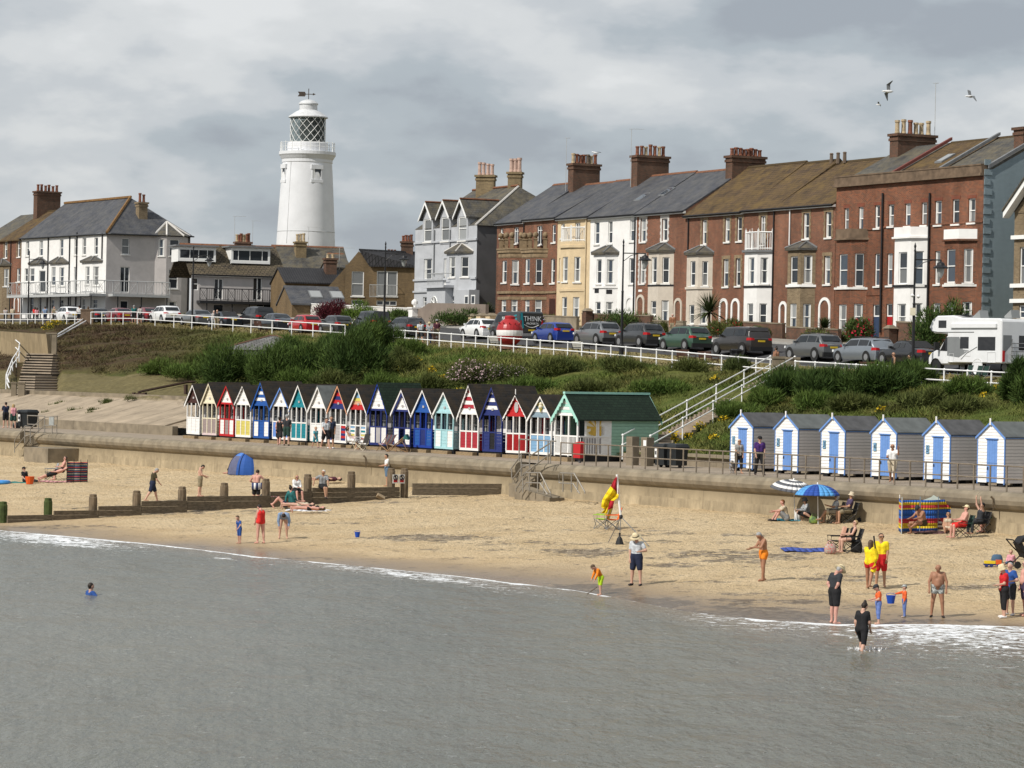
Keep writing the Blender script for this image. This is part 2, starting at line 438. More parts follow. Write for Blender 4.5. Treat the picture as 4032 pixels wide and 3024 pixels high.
sx_=N_.new('ShaderNodeSeparateColor');L_.new(vor.outputs['Color'],sx_.inputs[0]);L_.new(sx_.outputs[0],pebc.inputs[0])
pf=N_.new('ShaderNodeMath');pf.operation='ADD';L_.new(attr_('peb'),pf.inputs[0])
pn=rng_(noise_(.9,9,.75),.4,.6,-.75,.5);L_.new(pn,pf.inputs[1])
pf2=N_.new('ShaderNodeMath');pf2.operation='ADD';L_.new(pf.outputs[0],pf2.inputs[0]);L_.new(rng_(noise_(3.2,5,.8),.38,.62,-.45,.45),pf2.inputs[1])
pmask=rng_(pf2.outputs[0],.42,.78)
c1=mixc_(mul_(attr_('damp'),.62),c0,mixc_(0.0+.5,(0.30,0.205,0.115),(0.24,0.17,0.10)))
c1=mixc_(mul_(attr_('wet'),.75),c1,(0.185,0.135,0.09))
c1=mixc_(mul_(pmask,.78),c1,mixc_(mul_(attr_('damp'),.8),pebc.outputs[0],(0.075,0.052,0.033)))
L_.new(c1,b_.inputs['Base Color'])
L_.new(rng_(attr_('wet'),0.0,1.0,.9,.22),b_.inputs['Roughness'])
b_.inputs['Specular IOR Level'].default_value=.3
h_=N_.new('ShaderNodeMath');h_.operation='ADD';L_.new(noise_(4.0,4),h_.inputs[0]);L_.new(mul_(noise_(12.0,3),.5),h_.inputs[1])
bp_=nd('ShaderNodeBump',Distance=.35);L_.new(h_.outputs[0],bp_.inputs['Height']);L_.new(rng_(attr_('damp'),0.0,1.0,.75,.12),bp_.inputs['Strength'])
L_.new(bp_.outputs[0],b_.inputs['Normal'])
MATS['sand']=m_
rawmesh('beach',np.stack([X,Dg,Z],-1).reshape(-1,3),grid_faces(NU,NV),m_,smooth=True,attrs={'peb':peb,'wet':wet,'damp':damp},kind='structure',label='sandy beach with pebble patches between water and wall')
# sea
m_,N_,L_,b_=_mat('sea_water')
g_=nd('ShaderNodeNewGeometry');mp_=N_.new('ShaderNodeMapping');mp_.inputs['Rotation'].default_value=(0,0,R(35));mp_.inputs['Scale'].default_value=(1,.38,1)
L_.new(g_.outputs['Position'],mp_.inputs[0])
cw=mixc_(rng_(noise_(.09,4),.35,.65),(0.118,0.120,0.097),(0.152,0.152,0.125))
cw=mixc_(mul_(attr_('shal'),.75),cw,(0.24,0.195,0.145))
fo=N_.new('ShaderNodeMath');fo.operation='ADD';L_.new(attr_('foam'),fo.inputs[0])
mpf=N_.new('ShaderNodeMapping');mpf.inputs['Rotation'].default_value=(0,0,R(12));mpf.inputs['Scale'].default_value=(.55,.9,1);L_.new(g_.outputs['Position'],mpf.inputs[0])
fn=nd('ShaderNodeTexNoise',Scale=2.8,Detail=9,Roughness=.72,Distortion=1.6);L_.new(mpf.outputs[0],fn.inputs['Vector'])
L_.new(rng_(fn.outputs['Fac'],.36,.64,-.62,.34),fo.inputs[1])
fm=rng_(fo.outputs[0],.30,.50)
col=mixc_(fm,cw,(0.78,0.80,0.82))
L_.new(col,b_.inputs['Base Color'])
L_.new(rng_(fm,0.0,1.0,.22,.85),b_.inputs['Roughness']);b_.inputs['IOR'].default_value=1.33;b_.inputs['Specular IOR Level'].default_value=.34
wv=N_.new('ShaderNodeMath');wv.operation='ADD';L_.new(noise_(1.1,5,.6),wv.inputs[0]);L_.new(mul_(noise_(4.5,3,.6),.35),wv.inputs[1])
w2=N_.new('ShaderNodeMath');w2.operation='ADD';L_.new(wv.outputs[0],w2.inputs[0]);L_.new(mul_(noise_(.3,3),1.0),w2.inputs[1])
bp_=nd('ShaderNodeBump',Strength=.42,Distance=.5);L_.new(w2.outputs[0],bp_.inputs['Height']);L_.new(bp_.outputs[0],b_.inputs['Normal'])
MATS['sea_water']=m_
MU,MV=360,240
kw_=np.linspace(ray(-900,2100)[0],ray(4900,2500)[0],MU)
dv=np.linspace(0,1,MV)**1.6
K,S=np.meshgrid(kw_,dv,indexing='ij')
Dg=(Dwater(K)+0.55)*(1-S)+34.0*S
X=K*Dg;dist=Dwater(K)-Dg
pxw=PCX+K*FPX
amp=np.clip(dist/3.0,0,1)
ang=R(38);al=X*math.cos(ang)-Dg*math.sin(ang);ac=X*math.sin(ang)+Dg*math.cos(ang)
Zw=amp*((fbm(X*.22+Dg*.08,Dg*.30,31,3)-.45)*.16+(fbm(X*1.1,Dg*1.6,37,3)-.45)*.09)
def bump1(v,c,w):return np.exp(-((v-c)/w)**2)
edge=(fbm(X*.5,Dg*.2,41,3)-.45)
foam=(0.25+1.1*vnoise(pxw*.011,pxw*0,43))*bump1(dist,edge*1.6,.22+.35*vnoise(pxw*.02,pxw*0,44))*np.where((pxw>2150)&(pxw<3000),.95,.75)
foam+=.66*np.clip(1.15-np.abs(pxw-230)/430,0,1)*bump1(dist,3.0,4.2)
foam+=.52*np.clip(1.1-np.abs(pxw-1650)/620,0,1)*bump1(dist,2.2+edge*3,2.6)
foam+=(.30+.26*vnoise(X*.35,Dg*.5,47))*np.clip((pxw-3330)/300,0,1)*bump1(dist,5.0+(pxw-3800)/300,5.4)
foam+=.35*bump1(pxw,905,60)*bump1(dist,3.4,.7)*1.6
foam+=.30*np.clip((pxw-2600)/200,0,1)*bump1(dist,2.0,2.5)
shal=np.clip(1-dist/np.interp(pxw,[0,2400,3300,4032],[5,6,10,13]),0,1)**1.2
rawmesh('sea',np.stack([X,Dg,Zw],-1).reshape(-1,3),grid_faces(MU,MV)[:,::-1],m_,smooth=True,attrs={'foam':foam,'shal':shal},kind='structure',label='grey green sea with foam along the shore')
V=[(-4000,-3000,-.25),(4000,-3000,-.25),(4000,4000,-.25),(-4000,4000,-.25)]
rawmesh('far_sea',V,[(0,1,2,3)],m_,kind='structure',label='sea beyond the bay')
# promenade deck and its back kerb
conc=mat('promenade_concrete',(0.30,0.245,0.185),.9,.18,.9,bump=.15,dirt=.35)
concd=mat('weathered_concrete',(0.235,0.195,0.14),.92,.28,1.2,bump=.3,dirt=.5)
mb=MB()
for i in range(34):
 a0,a1=-30+i*5,-30+i*5+4.985
 mb.face([prom(a0,.2),prom(a0,7.4),prom(a1,7.4),prom(a1,.2)])
deck=mb.build('promenade',conc,kind='structure',label='concrete promenade between sea wall and huts',origin=prom(0,0))
# cliff sheet (grassed slope) and the land above it
NU,NV=300,110
ks=np.linspace(ray(-1000,1500)[0],ray(5000,1500)[0],NU)
sv_=np.linspace(0,1,NV)
K,S=np.meshgrid(ks,sv_,indexing='ij')
D6,DR=Dline(K,6.4),Drail(K)
Dg=D6+S*(DR-D6)
Zc=hill_z(K,Dg);X=K*Dg
leftz=np.clip((ray(700,1500)[0]-K)/.01,0,1)*(Dg<Dline(K,12.0))
Zc=Zc+np.where(leftz>0,0,(fbm(X*.3,Dg*.3,51,4)-.47)*.8*np.clip(S*8,0,1)*np.clip((1-S)*6,0,1))
def hillcol(pxv,pyv,x,y):
 """earth and turf colours of the bank: where which plants grow"""
 base=np.zeros(pxv.shape+(3,));n=fbm(x*.25,y*.25,61,4);n2=fbm(x*.9,y*.9,67,3)
 brown=np.array((0.068,0.043,0.026));green=np.array((0.062,0.094,0.018));olive=np.array((0.110,0.118,0.032));dark=np.array((0.040,0.062,0.020));straw=np.array((0.21,0.165,0.075))
 w=np.clip(1.25-(pxv-250)/640,0,1)*np.clip((1500-pyv)/60,0,1)
 f=np.clip((n-.30)*3.2,0,1)[...,None]
 base=green*(1-f)+olive*f
 f2=np.clip((n2-.5)*4,0,1)[...,None]*.5
 f2=f2*(1-.75*w[...,None]);base=base*(1-f2)+straw*f2*.7+dark*f2*.3
 w=np.clip(w[...,None]*1.25,0,1)*(0.7+.3*np.clip((n2-.3)*4,0,1)[...,None])
 return base*(1-w)+brown*w
pxg=PCX+K*FPX;pyg=PCY+(HC-Zc)/Dg*FPX+ROLL*(pxg-PCX)
hc=hillcol(pxg,pyg,X,Dg)
lawn=(K<ray(780,1500)[0])&(Dg>Dline(K,12.0))&(Dg<Dline(K,20.0))
hc[lawn]=np.array((0.155,0.13,0.062))*(0.75+.5*fbm(X*1.5,Dg*1.5,71,3)[lawn][:,None])
hc[(K<ray(760,1500)[0])&(Dg<=Dline(K,12.0))]=(0.34,0.275,0.2)
m_,N_,L_,b_=_mat('bank_turf')
a_=N_.new('ShaderNodeAttribute');a_.attribute_name='col'
g_=nd('ShaderNodeNewGeometry');mp_=N_.new('ShaderNodeMapping');L_.new(g_.outputs['Position'],mp_.inputs[0])
vm=N_.new('ShaderNodeVectorMath');vm.operation='SCALE';L_.new(a_.outputs['Color'],vm.inputs[0]);L_.new(rng_(noise_(3.0,8,.7),.3,.7,.55,1.35),vm.inputs['Scale'])
L_.new(vm.outputs[0],b_.inputs['Base Color']);b_.inputs['Roughness'].default_value=.95;b_.inputs['Specular IOR Level'].default_value=.1
bp_=nd('ShaderNodeBump',Strength=.5,Distance=.3);L_.new(noise_(3.0,6,.7),bp_.inputs['Height']);L_.new(bp_.outputs[0],b_.inputs['Normal'])
MATS['bank_turf']=m_
Zc=np.where((pxg>45)&(pxg<232)&(pyg>1380)&(pyg<1572),Zc-.6,Zc)
rawmesh('cliff_slope',np.stack([X,Dg,Zc],-1).reshape(-1,3),grid_faces(NU,NV),m_,smooth=True,col=hc.reshape(-1,3),kind='structure',label='grassy cliff slope between promenade and road')
def hill_zn(x,y):
 k=x/y;return hill_z(k,y)
def strip(name,q0,q1,dz,material,label,t0=-90,t1=190,n=57,m=3):
 T,Q=np.meshgrid(np.linspace(t0,t1,n),np.linspace(q0,q1,m),indexing='ij')
 Xs=CO.x+CU.x*T+CW.x*Q;Ys=CO.y+CU.y*T+CW.y*Q
 return rawmesh(name,np.stack([Xs,Ys,cz(T,Q)+dz],-1).reshape(-1,3),grid_faces(n,m)[:,::-1],material,kind='structure',label=label)
verge=mat('dry_verge_grass',(0.17,0.14,0.06),.95,.35,3.0,bump=.4)
strip('verge',-.05,3.4,0.0,verge,'dry grass verge behind the white railing',m=4)
tarm=mat('tarmac',(0.055,0.055,0.058),.9,.2,2.0,bump=.1)
strip('road',3.4,11.2,.012,tarm,'tarmac road along the cliff top',m=9)
pave=mat('paving',(0.27,0.25,0.22),.9,.12,1.5)
strip('pavement',11.2,13.2,.12,pave,'pavement in front of the houses')
strip('garden_ground',13.2,17.0,.08,mat('garden_soil',(0.09,0.08,0.04),.95,.4,1.5),'front gardens',m=4)
strip('land',17.0,900,0.0,verge,'land behind the houses',t0=-400,t1=900,n=14)
mb=MB()
for i in range(90):
 t0,t1=-90+3.1*i,-90+3.1*i+3.085
 A,B=cliff(t0,11.08),cliff(t1,11.08);C,Dd=cliff(t1,11.2),cliff(t0,11.2)
 up=Vector((0,0,.135));dn=Vector((0,0,-.1))
 mb.hexa([A+dn,B+dn,C+dn,Dd+dn,A+up,B+up,C+up,Dd+up])
mb.build('kerb',mat('kerb_stone',(0.33,0.32,0.3),.85),kind='structure',label='kerb of the pavement',origin=cliff(0,11))
# houses
red=brickmat('red_brick',(0.235,0.074,0.036),(0.12,0.042,0.024),(0.30,0.22,0.16),stain=.5)
red2=brickmat('dark_red_brick',(0.24,0.07,0.03),(0.10,0.038,0.023),(0.24,0.165,0.115),stain=.5)
tanb=brickmat('tan_brick',(0.26,0.195,0.115),(0.16,0.115,0.065),(0.26,0.21,0.15),stain=.35)
brownb=brickmat('brown_brick',(0.19,0.125,0.058),(0.115,0.075,0.038),(0.21,0.16,0.10),stain=.35)
chimb=brickmat('chimney_brick',(0.16,0.07,0.042),(0.085,0.05,0.034),(0.16,0.12,0.09),stain=.5)
chimy=brickmat('buff_chimney_brick',(0.30,0.225,0.12),(0.20,0.15,0.085),(0.22,0.17,0.11),stain=.5)
blueb=brickmat('blue_painted_brick',(0.31,0.385,0.42),(0.285,0.36,0.39),(0.25,0.315,0.345),stain=.15,bump=.8)
slate=brickmat('blue_slate',(0.082,0.085,0.098),(0.056,0.06,0.072),(0.03,0.03,0.035),bw=.34,bh=.24,msize=.016,stain=.35,rough=.65,lich=(0.13,0.125,0.115,.55))
slateg=brickmat('grey_slate',(0.10,0.098,0.095),(0.065,0.064,0.063),(0.035,0.033,0.03),bw=.34,bh=.24,msize=.016,stain=.4,rough=.75,lich=(0.16,0.135,0.085,.7))
tile=brickmat('brown_roof_tile',(0.115,0.075,0.042),(0.075,0.05,0.032),(0.03,0.022,0.015),bw=.34,bh=.30,msize=.03,stain=.4,rough=.9,lich=(0.165,0.108,0.036,.6))
panti=brickmat('dark_pantile',(0.045,0.043,0.046),(0.032,0.031,0.034),(0.012,0.012,0.012),bw=.24,bh=.34,msize=.035,stain=.2,off=0.0,rough=.6,bump=.9)
cream=mat('cream_render',(0.62,0.49,0.31),.85,.08,1.5,dirt=.18)
white=mat('white_render',(0.78,0.77,0.75),.85,.05,1.5,dirt=.12)
offw=mat('off_white_render',(0.60,0.575,0.54),.85,.07,2,dirt=.15)
stone=mat('stone_bay',(0.56,0.50,0.42),.85,.08,2,dirt=.2)
palegrey=mat('pale_grey_render',(0.44,0.455,0.48),.85,.06,1.2,dirt=.2)
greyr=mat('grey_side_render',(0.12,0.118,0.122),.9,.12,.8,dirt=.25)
pinkg=mat('greige_render',(0.47,0.44,0.425),.9,.06,1.0,dirt=.25)
wpaint=mat('white_gloss_paint',(0.82,0.82,0.80),.45,.03,4)
blackp=mat('black_iron',(0.015,0.015,0.017),.45,.2,5)
lead=mat('lead_flashing',(0.17,0.175,0.18),.6,.15,3)
ridge_red=mat('red_ridge_tile',(0.17,0.075,0.04),.85,.3,4)
greyp=mat('grey_balcony_paint',(0.42,0.43,0.43),.6,.06,3)
potr=mat('terracotta_pot',(0.19,0.075,0.045),.85,.3,4)
poty=mat('buff_pot',(0.42,0.33,0.21),.85,.25,4)
sills=mat('stone_sill',(0.70,0.69,0.66),.8,.08,3)
darkdoor=mat('brown_door',(0.05,0.018,0.012),.5,.2,4)
bluedoor=mat('navy_door',(0.03,0.05,0.10),.4,.1,4)
reddoor=mat('red_door',(0.38,0.012,0.015),.4,.1,4)
porchin=mat('porch_inside',(0.42,0.37,0.31),.9,.1,2)  # lining colour of the arched porches
dark_in=mat('dark_room',(0.02,0.019,0.018),.9)
curtain=mat('net_curtain',(0.50,0.50,0.48),.9,.2,6,stretch=(6,6,.4))
PANES=[glassmat('window_glass_dark',(0.025,0.03,0.036)),glassmat('window_glass_curtained',(0.15,0.155,0.155),.12),glassmat('window_glass_sea',(0.05,0.065,0.085)),glassmat('window_glass_blind',(0.30,0.31,0.31),.2)]
def wallgrid(mb,P,s0,s1,z0,z1,holes,depth=.16):
 S=sorted({s0,s1,*[min(max(h[i],s0),s1)for h in holes for i in(0,1)]});Zs=sorted({z0,z1,*[min(max(h[i],z0),z1)for h in holes for i in(2,3)]})
 for i in range(len(S)-1):
  for j in range(len(Zs)-1):
   c,d=(S[i]+S[i+1])/2,(Zs[j]+Zs[j+1])/2
   if any(h[0]<c<h[1]and h[2]<d<h[3]for h in holes):continue
   if S[i+1]-S[i]<1e-4 or Zs[j+1]-Zs[j]<1e-4:continue
   mb.face([P.pt(S[i],Zs[j]),P.pt(S[i+1],Zs[j]),P.pt(S[i+1],Zs[j+1]),P.pt(S[i],Zs[j+1])])
 for h in holes:
  a,b,c,d=h[:4];dp=h[4]if len(h)>4 else depth
  q=[(a,c),(b,c),(b,d),(a,d)]
  for k in range(4):
   (x0,y0),(x1,y1)=q[k],q[(k+1)%4]
   mb.face([P.pt(x1,y1),P.pt(x0,y0),P.pt(x0,y0,-dp),P.pt(x1,y1,-dp)])
def window(root,P,h,depth=.16,style='sash',sill=True,fm=None,pane=None,fw=.075,sillm=None,lift=0):
 """frame > pane, sill; filling the hole h=(s0,s1,z0,z1) of the wall plane P"""
 a,b,c,d=h[:4];fm=fm or wpaint;mb=MB();o0,o1=-depth,-depth+.07
 e=.008
 mb.ob(P,a-e,a+fw,o0,o1,c-e,d+e);mb.ob(P,b-fw,b+e,o0,o1,c-e,d+e)
 mb.ob(P,a+fw,b-fw,o0,o1-.002,d-fw,d+e);mb.ob(P,a+fw,b-fw,o0,o1-.002,c-e,c+fw)
 zm=(c+d)/2
 if style=='sash':
  mb.ob(P,a+fw,b-fw,o0,o1+.012,zm-.03,zm+.03)
 elif style=='door':
  mb.ob(P,a+fw,b-fw,o0,o1+.01,d-.26*(d-c),d-.26*(d-c)+.05);mb.ob(P,(a+b)/2-.03,(a+b)/2+.03,o0,o1-.005,c+fw,d-fw)
 elif style=='french':
  mb.ob(P,(a+b)/2-.05,(a+b)/2+.05,o0,o1+.01,c+fw,d-fw)
 elif style=='glaz':
  mb.ob(P,a+fw,b-fw,o0,o1+.012,zm-.03,zm+.03);mb.ob(P,(a+b)/2-.018,(a+b)/2+.018,o0,o1-.004,c+fw,d-fw)
 elif isinstance(style,(list,tuple)):
  for f in style:mb.ob(P,a+(b-a)*f-.03,a+(b-a)*f+.03,o0,o1+.005,c+fw,d-fw)
 w=mb.build('window',fm,root)
 m=MB();m.face([P.pt(a+fw*.6,c+fw*.6,o0+.02),P.pt(b-fw*.6,c+fw*.6,o0+.02),P.pt(b-fw*.6,d-fw*.6,o0+.02),P.pt(a+fw*.6,d-fw*.6,o0+.02)])
 if style in('sash','glaz'):
  m=MB();top,bot=rng.choice([(0,0),(0,0),(1,1),(2,2),(3,2),(1,0),(0,1)])if pane is None else(pane,pane)
  for zz0,zz1,pi,oo in((c+fw*.6,zm,bot,.015),(zm,d-fw*.6,top,.03)):
   m.mi=0 if zz0<zm-.01 else 1
   m.face([P.pt(a+fw*.6,zz0,o0+oo),P.pt(b-fw*.6,zz0,o0+oo),P.pt(b-fw*.6,zz1,o0+oo),P.pt(a+fw*.6,zz1,o0+oo)])
  m.build('pane',[PANES[bot],PANES[top]],w)
  if rng.random()<.4 and pane is None:
   cm=MB();ww=(b-a-2*fw)*.22
   for s0 in(a+fw,b-fw-ww):cm.face([P.pt(s0,c+fw,o0+.036),P.pt(s0+ww,c+fw,o0+.036),P.pt(s0+ww,d-fw,o0+.036),P.pt(s0,d-fw,o0+.036)])
   cm.build('curtain',curtain,w)
 else:m.build('pane',PANES[pane if pane is not None else rng.choice([0,0,2,1])],w)
 if sill:
  mb=MB();mb.ob(P,a-.10,b+.10,-depth+.07,.09,c-.12,c-.01);mb.build('sill',sillm or sills,w)
 return w
def arch(root,P,h,ring=.2,m=None,depth=.7,inside=None,doorm=None):
 """round-headed porch: white surround, open recess, door at its back"""
 a,b,c,d=h;r=(b-a)/2;xc=(a+b)/2;zs=d-r
 mb=MB();n=10
 for o0,o1 in((-.02,.07),):
  pts_i=[(a,c)]+[(xc-r*math.cos(math.pi*k/n),zs+r*math.sin(math.pi*k/n))for k in range(n+1)]+[(b,c)]
  rr=r+ring
  pts_o=[(a-ring,c)]+[(xc-rr*math.cos(math.pi*k/n),zs+rr*math.sin(math.pi*k/n))for k in range(n+1)]+[(b+ring,c)]
  for k in range(len(pts_i)-1):
   q=[pts_i[k],pts_i[k+1],pts_o[k+1],pts_o[k]]
   mb.prism([P.pt(s,z,o0)for s,z in q],[P.pt(s,z,o1)for s,z in q])
 w=mb.build('door_surround',m or wpaint,root)
 mb=MB()
 for sgn,e in((-1,a),(1,b)):
  for k in range(5):
   p0=(xc+sgn*r*math.cos(math.pi/2*k/5),zs+r*math.sin(math.pi/2*k/5));p1=(xc+sgn*r*math.cos(math.pi/2*(k+1)/5),zs+r*math.sin(math.pi/2*(k+1)/5))
   mb.face([P.pt(e,p0[1],-.01),P.pt(*p0,-.01),P.pt(*p1,-.01),P.pt(e,p1[1],-.01)])
 mb.face([P.pt(a,c,-depth),P.pt(b,c,-depth),P.pt(b,d,-depth),P.pt(a,d,-depth)])
 mb.build('porch_lining',inside or porchin,w)
 mb=MB();mb.ob(P,a+.08,b-.08,-depth+.01,-depth+.06,c,zs+.1);mb.build('door',doorm or darkdoor,w)
 return w
def chimney(root,C,dw,dd,z0,z1,pots,potm,mats=None,ez=(1,0),poth=.75,prad=.13,capm=None,rows=1):
 """brick stack with corbels and pots; C centre, dw along ez, dd across"""
 ex=Vector((ez[0],ez[1])).normalized();P=Plane((C[0],C[1]),ex);m=mats or chimb
 mb=MB();mb.ob(P,-dw/2,dw/2,-dd/2,dd/2,z0,z1-.5)
 mb.ob(P,-dw/2-.07,dw/2+.07,-dd/2-.07,dd/2+.07,z1-.5,z1-.32);mb.ob(P,-dw/2-.02,dw/2+.02,-dd/2-.02,dd/2+.02,z1-.32,z1-.18)
 mb.ob(P,-dw/2-.13,dw/2+.13,-dd/2-.13,dd/2+.13,z1-.18,z1)
 c=mb.build('chimney',m,root,uv=True)
 for k in range(pots):
  s=(k+.5)/pots*(dw-.1)-(dw-.1)/2;hh=poth*rng.uniform(.85,1.1)
  mb=MB();p=P.pt(s,z1,rng.uniform(-.08,.08))
  mb.lathe([(prad*1.1,-.02),(prad*1.05,hh*.1),(prad*.9,hh*.2),(prad*.85,hh*.82),(prad*1.1,hh*.85),(prad*1.05,hh),(prad*.7,hh)],p,8)
  mb.build('chimney_pot',potm if not isinstance(potm,list)else rng.choice(potm),c,smooth=False)
 return c
def aerial(root,p,h=1.6,ln=1.3,d=(1,0)):
 mb=MB();p=Vector(p);top=p+Vector((0,0,h));dv=Vector((d[0],d[1],0))
 mb.tube([p,top],.022,5);mb.tube([top-dv*.2,top+dv*ln],.014,4)
 for k in range(6):
  q=top+dv*(ln*(k/5));n=Vector((-dv.y,dv.x,0))*.22
  mb.tube([q-n,q+n],.009,3)
 mb.build('aerial',greyp,root)
def roofslab(root,P,s0,s1,ze,zr,dr,m,over=.3,th=.14,back=True,name='roof',ridgem=None):
 mb=MB();sl=(zr-ze)/dr
 prof=[(over,ze-over*sl),(-dr,zr),(-2*dr-over,ze-over*sl)]if back else[(over,ze-over*sl),(-dr,zr)]
 up=[P.pt(s0,z+th,o)for o,z in prof],[P.pt(s1,z+th,o)for o,z in prof]
 dn=[P.pt(s0,z,o)for o,z in prof],[P.pt(s1,z,o)for o,z in prof]
 for k in range(len(prof)-1):
  mb.hexa([dn[0][k],dn[1][k],dn[1][k+1],dn[0][k+1],up[0][k],up[1][k],up[1][k+1],up[0][k+1]])
 r=mb.build(name,m,root,uv=True)
 if ridgem:
  q=MB();n=max(2,int((s1-s0)/.45))
  for i in range(n):
   a,b=s0+(s1-s0)*i/n,s0+(s1-s0)*(i+1)/n-.012
   q.prism([P.pt(a,zr+th-.10,-dr+.2),P.pt(a,zr+th+.07,-dr),P.pt(a,zr+th-.10,-dr-.2)],[P.pt(b,zr+th-.10,-dr+.2),P.pt(b,zr+th+.07,-dr),P.pt(b,zr+th-.10,-dr-.2)])
  q.build('ridge',ridgem,r)
 return r
def body(root,P,s0,s1,z0,ze,zr,dr,m,holes,sidem=None,gable=True):
 mb=MB();wallgrid(mb,P,s0,s1,z0,ze,holes);w=mb.build('wall',m,root,uv=True)
 mb=MB()
 for s in(s0+.01,s1-.01):
  pts=[P.pt(s,z0,-.005),P.pt(s,ze,-.005)]+([P.pt(s,zr-.02,-dr)]if gable else[])+[P.pt(s,ze,-2*dr),P.pt(s,z0,-2*dr)]
  mb.face(pts)
 mb.face([P.pt(s0,z0,-2*dr),P.pt(s0,ze,-2*dr),P.pt(s1,ze,-2*dr),P.pt(s1,z0,-2*dr)])
 mb.build('side_wall',sidem or m,root,uv=True)
 return w
def gutter(root,P,s0,s1,z,m=None,off=.33):
 mb=MB();mb.ob(P,s0,s1,.02,off-.06,z-.24,z-.06);g=mb.build('fascia',wpaint,root)
 mb=MB();mb.tube([P.pt(s0,z-.10,off),P.pt(s1,z-.10,off)],.065,6);mb.build('gutter',m or blackp,root);return g
def pipe(root,P,s,z0,z1,m=None,off=.09,r=.055):
 mb=MB();mb.tube([P.pt(s,z0,off),P.pt(s,z1,off)],r,6);mb.build('drainpipe',m or blackp,root)
def pipepx(root,P,x,y0,y1,m=None,**k):
 s,za=P.sz(x,y0);_,zb=P.sz(x,y1);pipe(root,P,s,zb,za,m,**k)
def band(root,P,s0,s1,z0,z1,off,m,name='string_course'):
 mb=MB();mb.ob(P,s0,s1,.002,off,z0,z1);return mb.build(name,m,root,uv=True)
class Bay:
 """canted bay: front face, near flank, far flank"""
 def __init__(s,P,xl,xc,xr,ym,p=.8):
  s.P=P;s.p=p;s.F=P.shift(p)
  s.sl,s.sc=s.F.sz(xl,ym)[0],s.F.sz(xc,ym)[0];s.sr=P.sz(xr,ym)[0]
  s.sb=s.sl-.7
  a,b=s.F.pt(s.sc,0),P.pt(s.sr,0);s.N=Plane((a.x,a.y),(b.x-a.x,b.y-a.y));s.Ln=(b-a).length
  a,b=P.pt(s.sb,0),s.F.pt(s.sl,0);s.L=Plane((a.x,a.y),(b.x-a.x,b.y-a.y));s.Ll=(b-a).length
 def ring(s,z,g=0.0):
  """outline with overhang g"""
  return[s.P.pt(s.sb-g*.9,z,.0),s.F.pt(s.sl-g*.4,z,g),s.F.pt(s.sc+g*.4,z,g),s.P.pt(s.sr+g*.9,z,.0)]
 def build(s,root,z0,z1,m,fwin,nwin,depth=.14,wm=None,style='sash',sill=True,name='bay',sillm=None,reveal=None):
  fh=[s.F.box(b)for b in fwin];nh=[s.N.box(b)for b in nwin]
  nh=[(max(a,.12),min(b,s.Ln-.1),c,d)for a,b,c,d in nh];fh=[(max(a,s.sl+.1),min(b,s.sc-.1),c,d)for a,b,c,d in fh]
  mb=MB();wallgrid(mb,s.F,s.sl,s.sc,z0,z1,fh,depth);wallgrid(mb,s.N,0,s.Ln,z0,z1,nh,depth);wallgrid(mb,s.L,0,s.Ll,z0,z1,[],depth)
  mb.face(s.ring(z1));b=mb.build(name,m,root,uv=True)
  for h in fh:window(root,s.F,h,depth,style,sill,sillm=sillm)
  for h in nh:window(root,s.N,h,depth,style,sill,sillm=sillm)
  s.z0,s.z1=z0,z1;return b
 def band(s,root,z0,z1,g,m,name='bay_band'):
  mb=MB();mb.prism(s.ring(z0,g),s.ring(z1,g));return mb.build(name,m,root,uv=True)
 def roof(s,root,ze,za,m,hipm=None,over=.22):
  mb=MB();A=s.ring(ze,over);mid=(s.sl+s.sc)/2
  T=[s.P.pt(mid-.35,za,.02),s.P.pt(mid+.35,za,.02)]
  mb.face([A[0],A[1],T[0]]);mb.face([A[1],A[2],T[1],T[0]]);mb.face([A[2],A[3],T[1]])
  mb.prism(s.ring(ze-.16,over-.02),s.ring(ze,over))
  r=mb.build('bay_roof',m,root,uv=True)
  if hipm:
   q=MB()
   for a,b in((A[2],T[1]),(A[1],T[0]),(A[3],T[1])):q.tube([a+Vector((0,0,.03)),b+Vector((0,0,.04))],.06,5)
   q.build('hip',hipm,r)
TP=Plane(CO+CW*17.0,-CU)
c4,c5,c6,c7=crop(1600,600,2.37),crop(2300,550,2.154),crop(2900,550,2.155),crop(3250,450,1.8427)
def zy(P,x,y):return P.sz(x,y)[1]
def base_of(P,s):p=P.pt(s,0);t,q=tq(p);return float(cz(t,q))-.6
DR=5.3
def quoin(root,P,h,m,w=.16,top=True,arch_=.0):
 mb=MB();a,b,c,d=h[:4];n=max(4,int((d-c)/.22))
 for k in range(n):
  z0=c+(d-c)*k/n;z1=c+(d-c)*(k+1)/n-.006;ww=w if k%2 else w*1.5
  mb.ob(P,a-ww,a,.0,.03,z0,z1);mb.ob(P,b,b+ww,.0,.03,z0,z1)
 mb.ob(P,a-w*1.4,b+w*1.4,.0,.034,d,d+.24)
 mb.build('window_surround',m,root)
